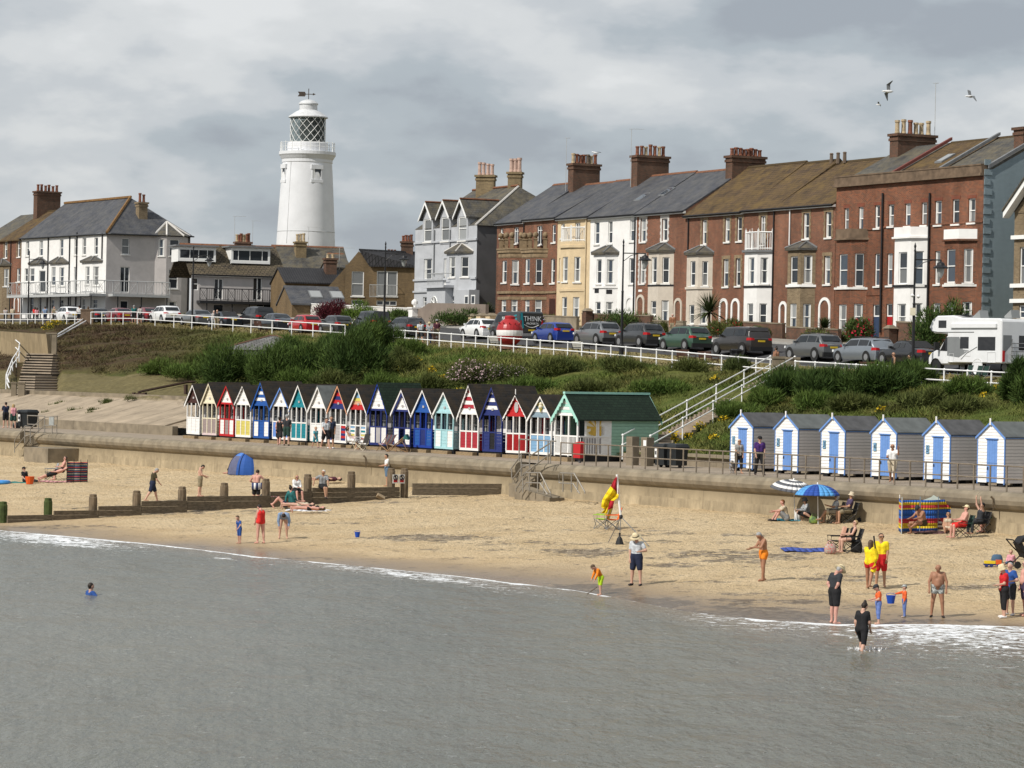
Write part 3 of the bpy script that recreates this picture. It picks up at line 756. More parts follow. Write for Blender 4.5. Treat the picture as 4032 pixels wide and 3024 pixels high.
def house(name,label,x0,x1,eave,ridge_y,wm,wins,group='houses of the seafront terrace',roofm=None,bay=None,styles=None,sidem=None,surround=None,P=TP,dr=DR,gut=None,holes_extra=(),roofs=True,ridgem=ridge_red,depth=.16,gb=True):
 """wins: list of photo boxes of flat-wall windows"""
 ym=(eave[1]+1250)/2
 s0,s1=P.sz(x0,ym)[0],P.sz(x1,ym)[0]
 ze=zy(P,*eave);zb=base_of(P,(s0+s1)/2)
 zr=ze+ridge_y if ridge_y<50 else zy(P.shift(-dr),(x0+x1)/2+240,ridge_y)
 root=empty(name,P.pt((s0+s1)/2,zb,0),label,'house',group,world=True)
 hs=[P.box(b)for b in wins]
 hs=[(a,b,c,d)for a,b,c,d in hs]
 body(root,P,s0,s1,zb,ze,zr,dr,wm,hs+list(holes_extra),sidem)
 for i,h in enumerate(hs):
  st=(styles or{}).get(i,'sash')
  window(root,P,h,depth,st)
  if surround and i in surround:quoin(root,P,h,surround[i])
 if roofs:
  roofslab(root,P,s0,s1,ze,zr,dr,roofm or slate,ridgem=ridgem)
  gutter(root,P,s0,s1,ze)
 root['zb']=zb
 return root,s0,s1,zb,ze,zr
def steps_front(root,P,s0,s1,zb,ze):pass
# A1, A2: red brick with tan bays and ball finials
GRP='houses of the seafront terrace'
def finials(root,bay,z,m):
 pts=bay.ring(z,-.12);pts=[pts[0]+(pts[1]-pts[0])*.25,pts[1],(pts[1]+pts[2])/2,pts[2],pts[2]+(pts[3]-pts[2])*.85]
 for p in pts:
  mb=MB();mb.cbox(p+Vector((0,0,.36)),(.3,.3,.78));mb.cbox(p+Vector((0,0,.78)),(.38,.38,.1))
  mb.lathe([(.09,.82),(.1,.88),(.2,.98),(.235,1.1),(.2,1.24),(.1,1.33),(.02,1.35)],p,10)
  mb.build('ball_finial',m,root)
tanst=mat('tan_stone',(0.24,0.175,0.105),.9,.25,3,dirt=.3)
for nm,lab,xa,xb,wl_,bx,fw_,nw_,ey in(('A1','red brick house with tan stone bay, leftmost of the brick terrace',1954,2063,[c4(1003,700,1047,850),c4(875,712,905,800)],(1963,2009,2058),[c4(893,1010,937,1215),c4(885,1372,930,1490)],[c4(983,1005,1047,1228),c4(972,1370,1036,1490)],c4(860,660)),('A2','red brick house with stone balls on its bay, beside the cream house',2063,2193,[c4(1218,685,1268,862),c4(1360,675,1393,840),c4(1347,992,1386,1220)],(2056,2102,2153),[c4(1108,995,1151,1222),c4(1105,1365,1148,1500)],[c4(1197,995,1268,1222),c4(1197,1362,1262,1545)],c4(1240,615))):
 root,s0,s1,zb,ze,zr=house('terraced_house',lab,xa,xb,ey,727,red,wl_,styles={0:'door'})
 B=Bay(TP,*bx,1100);zt=zy(B.F,bx[1],985)
 B.build(root,zb,zt,red,fw_,nw_,sillm=sills)
 B.band(root,zt-.55,zt-.2,.06,tanst);B.band(root,zt-.2,zt+.05,.16,tanst);B.band(root,zt+.05,zt+.16,.22,tanst)
 z1=zy(B.F,bx[1],1150);B.band(root,z1-.12,z1+.08,.12,tanst);B.band(root,z1-.62,z1-.38,.05,tanst)
 z2=zy(B.F,bx[1],1010);B.band(root,z2-.1,z2+.28,.025,tanst)
 finials(root,B,zt+.14,tanst)
 if nm=='A2':
  band(root,TP,B.sr,s1,z1-.1,z1+.06,.1,tanst)
  h=TP.box(c4(1335,1365,1388,1535));mb=MB();mb.ob(TP,h[0],h[1],.0,.03,h[2],h[3]);mb.build('front_door',darkdoor,root)
  sc=TP.shift(-DR).sz(2300,650)[0];chimney(root,TP.pt(sc,0,-DR),2.5,.95,zr-1.6,zy(TP.shift(-DR),2300,646),7,[potr,poty,chimb],ez=(TP.n.x,TP.n.y),poth=.85,prad=.16)
  aerial(root,TP.pt(sc-.75,zr-.6,-DR+1.3),4.6,.3)
 else:pipepx(root,TP,c4(1105,0)[0],868,985)
# B cream house
root,s0,s1,zb,ze,zr=house('terraced_house','cream rendered house with white balustrade above its bay',2193,2322,c4(1560,603),712,cream,[c4(1573,657,1622,840),c4(1445,665,1476,800),c4(1424,988,1438,1200)],styles={0:'door'})
B=Bay(TP,2205,2243,2302,1100);zt=zy(B.F,2241,975)
B.build(root,zb,zt,cream,[c4(1457,975,1506,1205),c4(1450,1350,1498,1548)],[c4(1565,975,1623,1208),c4(1553,1350,1613,1555)])
B.band(root,zt,zt+.2,.14,cream);B.band(root,zt+.2,zt+.5,.03,cream);z1=zy(B.F,2241,1142);B.band(root,z1-.1,z1+.08,.08,cream)
def balustrade(root,B,z,h,m,name='balustrade',sp=.17,g=-.06,posts=True,knob=False):
 R_=B.ring(z,g);mb=MB()
 for k in range(3):
  a,b=R_[k],R_[k+1];L=(b-a).length
  mb.tube([a+Vector((0,0,h)),b+Vector((0,0,h))],.055,4);mb.tube([a+Vector((0,0,.1)),b+Vector((0,0,.1))],.04,4)
  for i in range(1,int(L/sp)):
   p=a+(b-a)*(i/int(L/sp));mb.tube([p,p+Vector((0,0,h))],.025,4)
 for p in R_:mb.cbox(p+Vector((0,0,(h+.18)/2)),(.13,.13,h+.18));
 if knob:
  for p in R_+[(R_[1]+R_[2])/2]:mb.tube([p,p+Vector((0,0,h+.3))],.05,5,r2=.02)
 mb.build(name,m,root)
balustrade(root,B,zt+.5,1.1,wpaint)
pipepx(root,TP,2312,850,1245,mat('cream_pipe',(0.55,0.45,0.3),.6))
# C white house
root,s0,s1,zb,ze,zr=house('terraced_house','white rendered house with slate bay roof beside the lamp post',2322,2504,c5(250,640),690,white,[c5(88,697,129,885),c5(203,690,240,880),c5(388,677,429,862),c5(381,1005,421,1222)])
B=Bay(TP,2336,2381,2432,1100);zt=zy(B.F,2381,1002)
B.build(root,zb,zt,white,[c5(105,1015,146,1222),c5(95,1375,138,1508)],[c5(192,1015,253,1222),c5(183,1375,245,1508)])
B.roof(root,zt+.16,zy(TP,2402,968),slateg,lead);z1=zy(B.F,2381,1130);B.band(root,z1-.08,z1+.08,.09,white)
arch(root,TP,TP.box(c5(360,1345,412,1500)),m=white)
for bx in(c5(90,1262,125,1300),c5(187,1272,237,1308)):
 pl=B.F if bx[0]<2360 else B.N;h=pl.box(bx);mb=MB();mb.ob(pl,h[0],h[1],.0,.02,h[2],h[3]);mb.build('vent_plaque',blackp,root)
sc=TP.shift(-DR).sz(2560,650)[0];chimney(root,TP.pt(sc,0,-DR),2.9,.95,zr-1.7,zy(TP.shift(-DR),2560,615),7,[potr,potr,potr,poty],ez=(TP.n.x,TP.n.y),poth=.85,prad=.15)
aerial(root,TP.pt(sc-.2,zr-.8,-DR+1.65),4.6,1.0)
# D red house, white quoins
root,s0,s1,zb,ze,zr=house('terraced_house','red brick house with two white quoined top windows and a stone bay',2504,2697,c5(650,614),676,red,[c5(478,668,525,866),c5(660,668,708,858),c5(472,993,515,1220)],surround={0:offw,1:offw,2:offw})
B=Bay(TP,2552,2592,2652,1100);zt=zy(B.F,2592,992)
B.build(root,zb,zt,stone,[c5(571,997,616,1217),c5(566,1368,610,1485)],[c5(663,997,722,1217),c5(655,1362,716,1540)])
B.roof(root,zt+.16,zy(TP,2622,957),slateg,lead);z1=zy(B.F,2592,1123);B.band(root,z1-.06,z1+.06,.05,blackp)
arch(root,TP,TP.box(c5(455,1335,502,1500)),m=stone);arch(root,TP,TP.box(c5(775,1365,820,1545)),m=stone)
mb=MB();h=TP.box(c5(462,1272,492,1290));mb.ob(TP,h[0],h[1],0,.03,h[2],h[3]);mb.build('name_plaque',wpaint,root)
for i,bx in enumerate((c5(415,370,570,445),c5(620,352,780,430))):
 xx,yy=(bx[0]+bx[2])/2,(bx[1]+bx[3])/2
 zz=zr-(1.7+.3*(1-i));dd=(zz-ze)/(zr-ze)*DR;sl=(zr-ze)/DR;s=TP.shift(-dd).sz(xx,yy)[0]
 mb=MB();mb.hexa([TP.pt(s-.5,zz-.5*sl+.15,-dd+.5),TP.pt(s+.5,zz-.5*sl+.15,-dd+.5),TP.pt(s+.5,zz+.5*sl+.15,-dd-.5),TP.pt(s-.5,zz+.5*sl+.15,-dd-.5),TP.pt(s-.5,zz-.5*sl+.24,-dd+.5),TP.pt(s+.5,zz-.5*sl+.24,-dd+.5),TP.pt(s+.5,zz+.5*sl+.24,-dd-.5),TP.pt(s-.5,zz+.5*sl+.24,-dd-.5)])
 k_=mb.build('skylight',lead,root)
 mb=MB();mb.face([TP.pt(s-.42,zz-.42*sl+.246,-dd+.42),TP.pt(s+.42,zz-.42*sl+.246,-dd+.42),TP.pt(s+.42,zz+.42*sl+.246,-dd-.42),TP.pt(s-.42,zz+.42*sl+.246,-dd-.42)]);mb.build('pane',PANES[2],k_)
pipepx(root,TP,c5(440,0)[0],845,1240);chimney(root,TP.pt(TP.shift(-DR).sz(2935,650)[0],0,-DR),2.9,.95,zr-1.7,zy(TP.shift(-DR),2935,616),8,potr,ez=(TP.n.x,TP.n.y),poth=.6,prad=.16)
# E, F, G under one long brown tiled roof
root,s0,s1,zb,ze,zr=house('terraced_house','red brick house with cream bay and two white arched porches',2697,2925,c5(1180,618),655,red,[c5(1000,682,1040,886),c5(1193,663,1236,866),c5(1296,656,1340,860),c5(1180,1012,1225,1246),c5(1286,1005,1327,1240)],roofm=tile,surround={0:tanst,1:tanst,2:tanst,3:tanst,4:tanst},ridgem=tile)
B=Bay(TP,2703,2748,2805,1100);zt=zy(B.F,2748,1003)
B.build(root,zb,zt,stone,[c5(900,1030,942,1240),c5(890,1402,932,1562)],[c5(1000,1030,1050,1240),c5(984,1407,1042,1562)])
B.roof(root,zt+.16,zy(TP,2760,969),slateg,lead);z1=zy(B.F,2748,1134);B.band(root,z1-.08,z1+.08,.1,stone)
arch(root,TP,TP.box(c5(1160,1368,1207,1590)),m=wpaint);arch(root,TP,TP.box(c5(1260,1368,1308,1590)),m=wpaint);pipepx(root,TP,c5(893,0)[0],845,985)
root,s0,s1,zb,ze,zr=house('terraced_house','red brick house with white painted bay and white railed balcony',2925,3052,c6(150,592),643,red,[c6(203,645,247,892)],roofm=tile,styles={0:'door'},surround={0:tanst},ridgem=tile)
B=Bay(TP,2930,2980,3040,1100);zt=zy(B.F,2980,992)
B.build(root,zb,zt,white,[c6(100,1000,150,1226),c6(90,1390,139,1578)],[c6(203,1000,268,1222),c6(193,1390,257,1590)])
B.band(root,zt,zt+.16,.2,lead);z1=zy(B.F,2980,1128);B.band(root,z1-.07,z1+.07,.06,blackp);balustrade(root,B,zt+.16,1.25,wpaint,knob=True)
pipepx(root,TP,3051,822,1290)
root,s0,s1,zb,ze,zr=house('terraced_house','brick house with tan brick bay and slate bay roof, beside the three red houses',3052,3287,c6(570,560),636,red,[c6(567,622,618,840),c6(755,612,806,830),c6(743,985,796,1226)],roofm=tile,surround={0:tanst,1:tanst,2:tanst},ridgem=tile)
B=Bay(TP,3100,3152,3210,1100);zt=zy(B.F,3152,985)
B.build(root,zb,zt,tanb,[c6(458,990,518,1220),c6(450,1390,507,1632)],[c6(570,982,641,1220),c6(563,1392,628,1612)])
B.roof(root,zt+.16,zy(TP,3180,951),slateg,lead);z1=zy(B.F,3152,1125);B.band(root,z1-.08,z1+.08,.12,wpaint)
arch(root,TP,TP.box(c6(375,1395,415,1640)),m=wpaint);arch(root,TP,TP.box(c6(712,1362,785,1625)),m=wpaint,doorm=mat('mustard_door',(0.28,0.19,0.04),.5))
pipepx(root,TP,c6(462,0)[0],826,965,wpaint)
for k in range(3):
 mb=MB();mb.lathe([(.14,0),(.12,.7),(.16,.72),(.1,.8)],TP.pt(TP.shift(-DR).sz(3287+26*k,650)[0],zr+.0,-DR+.3),6);mb.build('roof_vent',chimb,root)
# H: three red houses behind one parapet
HX=(3289,3479,3664,3868)
for i,lab in enumerate(('red brick parapet house with brown bay and navy front door','red brick parapet house with white painted bay and red front door','red brick parapet house with white capped bay, next to the blue gable wall')):
 xa,xb=HX[i],HX[i+1]
 W=[[c7(137,682,169,850),c7(240,672,274,842),c7(358,660,394,825),c7(357,1012,393,1246)],[c7(457,655,496,812),c7(578,647,617,810),c7(697,640,736,803),c7(447,1010,485,1242)],[c7(794,627,842,802),c7(921,617,970,795),c7(1036,610,1087,785),c7(793,992,831,1232)]][i]
 s0,s1=TP.sz(xa,1000)[0],TP.sz(xb,1000)[0];zt=zy(TP,3570,700);zb=base_of(TP,(s0+s1)/2);hs=[TP.box(b)for b in W]
 xd=[c7(343,1380,391,1590),c7(440,1375,486,1540),None][i]
 dh=TP.box(xd)if xd else None
 if dh:dh=(dh[0],dh[1],zb,dh[3])
 gh=[TP.box(c7(779,1370,831,1500))]if i==2 else[]
 root=empty('terraced_house',TP.pt((s0+s1)/2,zb),lab,'house',GRP,world=True)
 zr=zt+2.6
 mb=MB();wallgrid(mb,TP,s0,s1,zb,zt,hs+gh+([dh]if dh else[]));mb.build('wall',red2,root,uv=True)
 for h in hs+gh:window(root,TP,h,.16,'sash',pane=None);
 for h in hs[:3]:lint=MB();lint.ob(TP,h[0]-.12,h[1]+.12,0,.02,h[3]+.0,h[3]+.24);lint.build('window_arch',brickmat('rubbed_brick',(0.22,0.06,0.03),(0.17,0.05,0.03),(0.2,0.1,0.07),bw=.07,bh=.24),root,uv=True)
 mb=MB()
 if i==2:mb.face([TP.pt(s1-.01,zb,-.004),TP.pt(s1-.01,zt,-.004),TP.pt(s1-.01,zr,-DR),TP.pt(s1-.01,zt,-2*DR),TP.pt(s1-.01,zb,-2*DR)])
 else:mb.face([TP.pt(s0,zb,-2*DR),TP.pt(s0,zt,-2*DR),TP.pt(s1,zt,-2*DR),TP.pt(s1,zb,-2*DR)])
 mb.build('gable_wall',blueb if i==2 else red2,root,uv=True)
 mb=MB();mb.ob(TP,s0-(.12 if i==0 else 0),s1-.003,.005,.28,zt-.28,zt-.1);mb.ob(TP,s0,s1-.003,-.24,.2,zt-.1,zt+.38);mb.ob(TP,s0,s1-.003,-.28,.24,zt+.38,zt+.47)
 mb.build('parapet',mat('brown_parapet_stone',(0.15,0.105,0.07),.9,.3,2,dirt=.4),root)
 band(root,TP,s0,s1,*[zy(TP,(xa+xb)/2,y)for y in(909 if i==0 else 893 if i==1 else 882,902 if i==0 else 886 if i==1 else 876)],.07,red2)
 roofslab(root,TP,s0,s1,zt-.2,zr,DR,slateg if i!=1 else tile,over=-.3,ridgem=tile if i else None)
 mb=MB();mb.hexa([TP.pt(s1-.15,zt+.2,-.3),TP.pt(s1+.1,zt+.2,-.3),TP.pt(s1+.1,zr+.3,-DR),TP.pt(s1-.15,zr+.3,-DR),TP.pt(s1-.15,zt+.42,-.3),TP.pt(s1+.1,zt+.42,-.3),TP.pt(s1+.1,zr+.5,-DR),TP.pt(s1-.15,zr+.5,-DR)])
 mb.build('party_coping',lead if i else mat('red_coping',(0.16,0.05,0.04),.8),root)
 bx=((3290,3346,3413),(3520,3584,3652),(3716,3773,3842))[i]
 fw_=[[c7(99,1015,159,1248),c7(94,1380,151,1600)],[c7(530,1000,591,1232),c7(520,1375,583,1562)],[c7(878,980,941,1222),c7(876,1365,938,1480)]][i]
 nw_=[[c7(213,1010,279,1250),c7(206,1375,272,1560)],[c7(645,992,712,1238),c7(640,1370,702,1560)],[c7(1003,975,1070,1222),c7(993,1360,1062,1480)]][i]
 B=Bay(TP,*bx,1100);zt2=zy(B.F,bx[1],(944,938,948)[i])
 B.build(root,zb,zt2,white if i==1 else red2,fw_,nw_)
 pm=(mat('brown_parapet_stone',(0,0,0)),white,wpaint)[i]
 B.band(root,zt2,zt2+.12,.2,pm if i!=2 else red2);B.band(root,zt2+.12,zt2+.75,.06,pm)
 z1=zy(B.F,bx[1],(1134,1124,1122)[i]);B.band(root,z1-.09,z1+.05,.1,blackp if i==1 else sills)
 if i==0:band(root,TP,B.sr,s1,z1-.5,z1-.38,.05,red2)
 if dh:
  zq=zy(TP,3490,1246)
  mb=MB();mb.ob(TP,dh[0],dh[1],-.16,-.1,dh[2],zq);d_=mb.build('front_door',(bluedoor,reddoor)[i],root)
  mb=MB();mb.tube([TP.pt(dh[0]+.15,(dh[2]+zq)/2,-.08),TP.pt(dh[0]+.15,(dh[2]+zq)/2+.12,-.08)],.02,5);mb.build('handle',lead,d_)
  window(root,TP,(dh[0],dh[1],zq,dh[3]),.16,'none',False,pane=0)
 if i<2:pipepx(root,TP,xb+2,760,1310,off=.12,r=.075)
 if i==0:
  sc=TP.shift(-DR).sz(3593,580)[0];chimney(root,TP.pt(sc,0,-DR),3.1,1.0,zr-1.4,zy(TP.shift(-DR),3600,530),6,[poty,poty,potr],mats=chimb,ez=(TP.n.x,TP.n.y),poth=.95,prad=.17);aerial(root,TP.pt(sc+.1,zr,-DR-1.75),4.6,.2);pipepx(root,TP,3408,965,1310)
 if i==1:
  dd=2.6;zz=zt-.2+dd*(zr-zt+.2)/DR;sl=(zr-zt+.2)/DR;s=TP.shift(-dd).sz(3720,655)[0]
  mb=MB();mb.hexa([TP.pt(s+a_,zz+b_*sl+c_,-dd-b_)for c_ in(.15,.26)for a_,b_ in((-.4,-.55),(.4,-.55),(.4,.55),(-.4,.55))]);k_=mb.build('skylight',lead,root)
  mb=MB();mb.face([TP.pt(s+a_,zz+b_*sl+.266,-dd-b_)for a_,b_ in((-.32,-.46),(.32,-.46),(.32,.46),(-.32,.46))]);mb.build('pane',PANES[3],k_)
 if i==2:
  chimney(root,TP.pt(s1-.9,0,-DR+.2),3.6,1.0,zr-1.2,zy(TP.shift(-DR),3990,520),2,[potr],mats=chimb,ez=(TP.n.x,TP.n.y),poth=.5)
  mb=MB();GP=Plane(TP.pt(s1,0,0).xy,-TP.n)
  for k in range(17):
   z0=zb+2+k*.62;mb.ob(GP,.02,.62 if k%2 else.5,0,.045,z0,z0+.36)
  mb.build('quoin',blueb,root,uv=True)
SEND=s1
# right edge: tan brick house with white trim, mostly out of frame
EP=Plane(CO+CW*16.0,-CU);s0=EP.sz(3992,1000)[0];zb=base_of(EP,s0);zt=zy(EP,4000,840)
root=empty('gabled_house',EP.pt(s0,zb),'tan brick gabled house with white bay at the right edge','house',GRP,world=True)
hs=[EP.box(c7(1408,965,1452,1235)),EP.box(c7(1402,1385,1450,1480))]
body(root,EP,s0,s0+7.5,zb,zt,zt+2.6,4.5,tanb,hs)
for h in hs:window(root,EP,h,.16)
mb=MB();gz0,ga=zt-.3,zt+3.4
for a,b in((s0-.4,s0+3.7),(s0+7.9,s0+3.75)):
 mb.prism([EP.pt(a,gz0,.1),EP.pt(b,ga,.1),EP.pt(b,ga+.4,.1),EP.pt(a,gz0+.4,.1)],[EP.pt(a,gz0,.6),EP.pt(b,ga,.6),EP.pt(b,ga+.4,.6),EP.pt(a,gz0+.4,.6)])
mb.build('bargeboard',wpaint,root);mb=MB();mb.face([EP.pt(s0,zt,.05),EP.pt(s0+7.5,zt,.05),EP.pt(s0+3.75,zt+3.3,.05)]);mb.build('gable_wall',tanb,root,uv=True)
mb=MB()
for a,b in((s0-.4,s0+3.75),(s0+7.9,s0+3.75)):mb.prism([EP.pt(a,gz0+.4,.7),EP.pt(b,ga+.4,.7),EP.pt(b,ga+.4,-9),EP.pt(a,gz0+.4,-9)],[EP.pt(a,gz0+.52,.7),EP.pt(b,ga+.52,.7),EP.pt(b,ga+.52,-9),EP.pt(a,gz0+.52,-9)])
mb.build('roof',slateg,root,uv=True)
for y in(935,1125,1185):z1=zy(EP,4005,y);band(root,EP,s0-.1,s0+7.5,z1-.12,z1+.12,.2,wpaint)
# pale grey house with three dormers
GP=TP;sA,sB=GP.sz(1633,1050)[0],GP.sz(1876,1050)[0];ze=zy(GP,1760,896);zb=base_of(GP,sA)
root=empty('dormer_house',GP.pt((sA+sB)/2,zb),'pale grey three storey house with three gabled dormers and balcony','house','seafront houses',world=True)
hs=[GP.box(b)for b in(c4(163,993,239,1185),c4(347,990,373,1240),c4(155,1350,207,1440))]
dormers=[(c4(170,622,241,835),c4(195,480)),(c4(332,606,405,828),c4(355,465)),(c4(492,600,566,822),c4(515,450))]
dh=[GP.box(b)for b,_ in dormers]
wallgrid_h=[(a,b,c,min(d,ze-.01))for a,b,c,d in dh]
mb=MB();wallgrid(mb,GP,sA,sB,zb,ze,hs+wallgrid_h);mb.build('wall',palegrey,root,uv=True)
zr=zy(GP.shift(-5.6),1960,742);DD=5.6
mb=MB();mb.face([GP.pt(sB-.01,zb,-.004),GP.pt(sB-.01,ze,-.004),GP.pt(sB-.01,ze,-9.5),GP.pt(sB-.01,zb,-9.5)])
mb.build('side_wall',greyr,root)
mb=MB();mb.face([GP.pt(sA+.01,zb,-.004),GP.pt(sA+.01,ze,-.004),GP.pt(sA+.01,zr,-DD),GP.pt(sA+.01,ze,-11.2),GP.pt(sA+.01,zb,-11.2)]);mb.build('gable_wall',palegrey,root)
mb=MB();e_=GP.pt(sB+.15,ze,.25);r0,r1=GP.pt(sA,zr,-DD),GP.pt(sB-3.4,zr,-DD)
mb.face([GP.pt(sA-.15,ze+.02,.03),GP.pt(sB+.15,ze+.02,.03),r1,r0]);mb.face([e_,GP.pt(sB+.15,ze,-11.4),r1]);mb.face([r0,r1,GP.pt(sB+.15,ze,-11.4),GP.pt(sA-.15,ze,-11.4)])
mb.build('roof',slateg,root,uv=True)
q=MB();q.tube([r0+Vector((0,0,.06)),r1+Vector((0,0,.06))],.12,5);q.build('ridge',ridge_red,root);q=MB();q.tube([e_,r1],.1,5);q.build('hip',offw,root)
for(bx,ap),h in zip(dormers,dh):
 a,b,c,d=h;za=zy(GP,*ap);dm=(a+b)/2;hw=(b-a)/2+.28
 zq=d+.15
 mb=MB();F0=.06
 wallgrid(mb,GP.shift(F0),dm-hw,dm+hw,c-.25,zq,[h],.16);mb.face([GP.pt(dm-hw,zq,F0),GP.pt(dm+hw,zq,F0),GP.pt(dm,za-.1,F0)])
 dpt=3.4
 for s in(dm-hw,dm+hw):mb.face([GP.pt(s,c,F0),GP.pt(s,c,-dpt),GP.pt(s,zq,-dpt),GP.pt(s,zq,F0)])
 dn=mb.build('dormer',palegrey,root,uv=True)
 window(root,GP.shift(F0),h,.12,'sash',pane=rng.choice([1,3]),fw=.1)
 mb=MB()
 for sg in(-1,1):mb.prism([GP.pt(dm+sg*(hw+.25),zq-.3,.35),GP.pt(dm,za,.35),GP.pt(dm,za,-dpt),GP.pt(dm+sg*(hw+.25),zq-.3,-dpt)],[GP.pt(dm+sg*(hw+.25),zq-.2,.35),GP.pt(dm,za+.12,.35),GP.pt(dm,za+.12,-dpt),GP.pt(dm+sg*(hw+.25),zq-.2,-dpt)])
 mb.build('dormer_roof',slateg,root,uv=True)
 mb=MB()
 for sg in(-1,1):mb.prism([GP.pt(dm+sg*(hw+.27),zq-.42,.36),GP.pt(dm,za-.12,.36),GP.pt(dm,za+.1,.36),GP.pt(dm+sg*(hw+.27),zq-.2,.36)],[GP.pt(dm+sg*(hw+.27),zq-.42,.42),GP.pt(dm,za-.12,.42),GP.pt(dm,za+.1,.42),GP.pt(dm+sg*(hw+.27),zq-.2,.42)])
 mb.build('bargeboard',wpaint,root);q=MB();q.tube([GP.pt(dm,za+.15,.36),GP.pt(dm,za+.15,-dpt)],.09,5);q.build('ridge',ridge_red,root)
for y,d_ in((950,.14),(1099,.14),(1145,.14)):z1=zy(GP,1760,y);band(root,GP,sA-.05,sB+.08,z1-.08,z1+.08,d_,palegrey)
B=Bay(GP,1757,1799,1859,1100);zt=zy(B.F,1798,998)
B.build(root,zb,zt,palegrey,[c4(398,975,456,1165),c4(386,1342,445,1440)],[c4(510,975,580,1162),c4(500,1338,522,1420)])
B.roof(root,zt+.16,zy(GP,1812,960),slateg,offw)
for i,h in enumerate(hs):window(root,GP,h,.16,'sash' if i!=1 else 'french')
for x in(1714,1776):pipepx(root,GP,x,905,1085,lead)
PP=GP.shift(1.5);a,b,c,d=PP.box(c4(190,1265,362,1440));mb=MB();mb.ob(GP,a,b,.02,1.5,zb,d);mb.ob(GP,a-.25,b+.25,.02,1.8,d,d+.22);po=mb.build('porch',palegrey,root)
mb=MB();a,b,c,d=PP.box(c4(232,1345,292,1460));r_=(b-a)/2
for k in range(9):
 w0,w1=math.pi*k/9,math.pi*(k+1)/9
 mb.face([PP.pt((a+b)/2,d-r_,.02),PP.pt((a+b)/2+r_*math.cos(w0),d-r_+r_*math.sin(w0),.02),PP.pt((a+b)/2+r_*math.cos(w1),d-r_+r_*math.sin(w1),.02)])
mb.build('fan_light',PANES[1],po);mb=MB()
for k in range(6):w0=math.pi*k/5;mb.tube([PP.pt((a+b)/2,d-r_,.03),PP.pt((a+b)/2+r_*math.cos(w0),d-r_+r_*math.sin(w0),.03)],.035,4)
mb.tube([PP.pt((a+b)/2+r_*math.cos(math.pi*k/9),d-r_+r_*math.sin(math.pi*k/9),.03)for k in range(10)],.05,4);mb.build('fan_bars',wpaint,po)
mb=MB();a,b,c,d=PP.box(c4(205,1130,345,1255))
for k in range(13):s=a+(b-a)*k/12;mb.tube([PP.pt(s,c,.1),PP.pt(s,d,.1)],.02,4)
mb.tube([PP.pt(a,d,.1),PP.pt(b,d,.1)],.035,4);mb.tube([PP.pt(a,d,.1),GP.pt(a,d,.1)],.035,4);mb.tube([PP.pt(b,d,.1),GP.pt(b,d,.1)],.035,4)
mb.build('balcony_railing',greyp,root)
mb=MB();s0=GP.sz(1822,1150)[0];z1=zy(GP.shift(.8),1850,1141);mb.ob(GP,s0+.6,sB+.7,.02,1.0,zb,z1);mb.build('garden_room',palegrey,root)
q_=GP.shift(1.0)
for bx in(c4(545,1335,582,1420),c4(606,1330,643,1420)):
 h=q_.box(bx);mb=MB();mb.ob(q_,*[h[0],h[1]],.0,.03,h[2],h[3]);w_=mb.build('window',wpaint,root);mb=MB();mb.face([q_.pt(h[0]+.1,h[2]+.1,.034),q_.pt(h[1]-.1,h[2]+.1,.034),q_.pt(h[1]-.1,h[3]-.1,.034),q_.pt(h[0]+.1,h[3]-.1,.034)]);mb.build('pane',PANES[0],w_)
for(x0_,x1_,yt,yb,n_)in((1877,1950,690,770,4),(2003,2055,678,815,3)):
 xm=(x0_+x1_)/2;P2=GP.shift(-5.2 if n_==4 else-6.0);s,zt_=P2.sz(xm,yt);w_=(x1_-x0_)/46.0
 chimney(root,P2.pt(s,0),w_*1.02,.8 if n_==4 else.8,P2.sz(xm,yb)[1]-1.5,zt_,n_,mat('pink_pot',(0.47,0.33,0.27),.85,.15,4),mats=chimy,ez=(.94,-.2),poth=1.15,prad=.2 if n_==3 else.17)
# brown brick house
c2=crop(750,650,2.458)
k0=at(1490,1045,280);BP=Plane((k0.x,k0.y),(.995,.08));sA,sB=BP.sz(1358,1150)[0],BP.sz(1662,1150)[0];ze=zy(BP,1550,1046);zb=10.6
root=empty('brick_house',BP.pt((sA+sB)/2,zb),'brown brick house with black pantile roof and white patio window','house','seafront houses',world=True)
hs=[BP.box(b)for b in(c2(1560,1030,1677,1268),c2(1803,1027,2003,1268),c2(1558,1305,1670,1352),c2(1800,1312,1995,1360))]
mb=MB();wallgrid(mb,BP,sA,sB,zb,ze,hs);mb.build('wall',brownb,root,uv=True)
for i,h in enumerate(hs):window(root,BP,h,.12,('sash','french','none',(.33,.66))[i],i<2,pane=(1,1,0,0)[i])
ap=BP.sz(1413,985);zr=ap[1];sR=BP.sz(1455,1040)[0]
mb=MB();mb.face([BP.pt(sA+.2,ze,.004),BP.pt(sR+.4,ze,.004),BP.pt(ap[0],zr-.1,.004)]);mb.build('gable_wall',brownb,root,uv=True)
mb=MB();rb=[BP.pt(sR,ze-.16,.3),BP.pt(sB,ze-.16,.3),BP.pt(sB,zr,-4.2),BP.pt(ap[0],zr,.05)]
mb.prism(rb,[p+Vector((0,0,.14))for p in rb]);mb.build('roof',panti,root,uv=True)
mb=MB();lw=[BP.pt(sA-2.4,zb,-.6),BP.pt(sA,zb,-.6),BP.pt(sA,ze-.3,-.6),BP.pt(sA-2.4,ze-3.1,-.6)]
mb.prism([p+Vector((0,4,0))for p in lw],lw);mb.build('side_wing',brownb,root,uv=True)
mb=MB();d0,d1=BP.sz(1455,1186),BP.sz(1560,1122)
a,b,c,d=BP.box(c2(1733,1163,2000,1285))
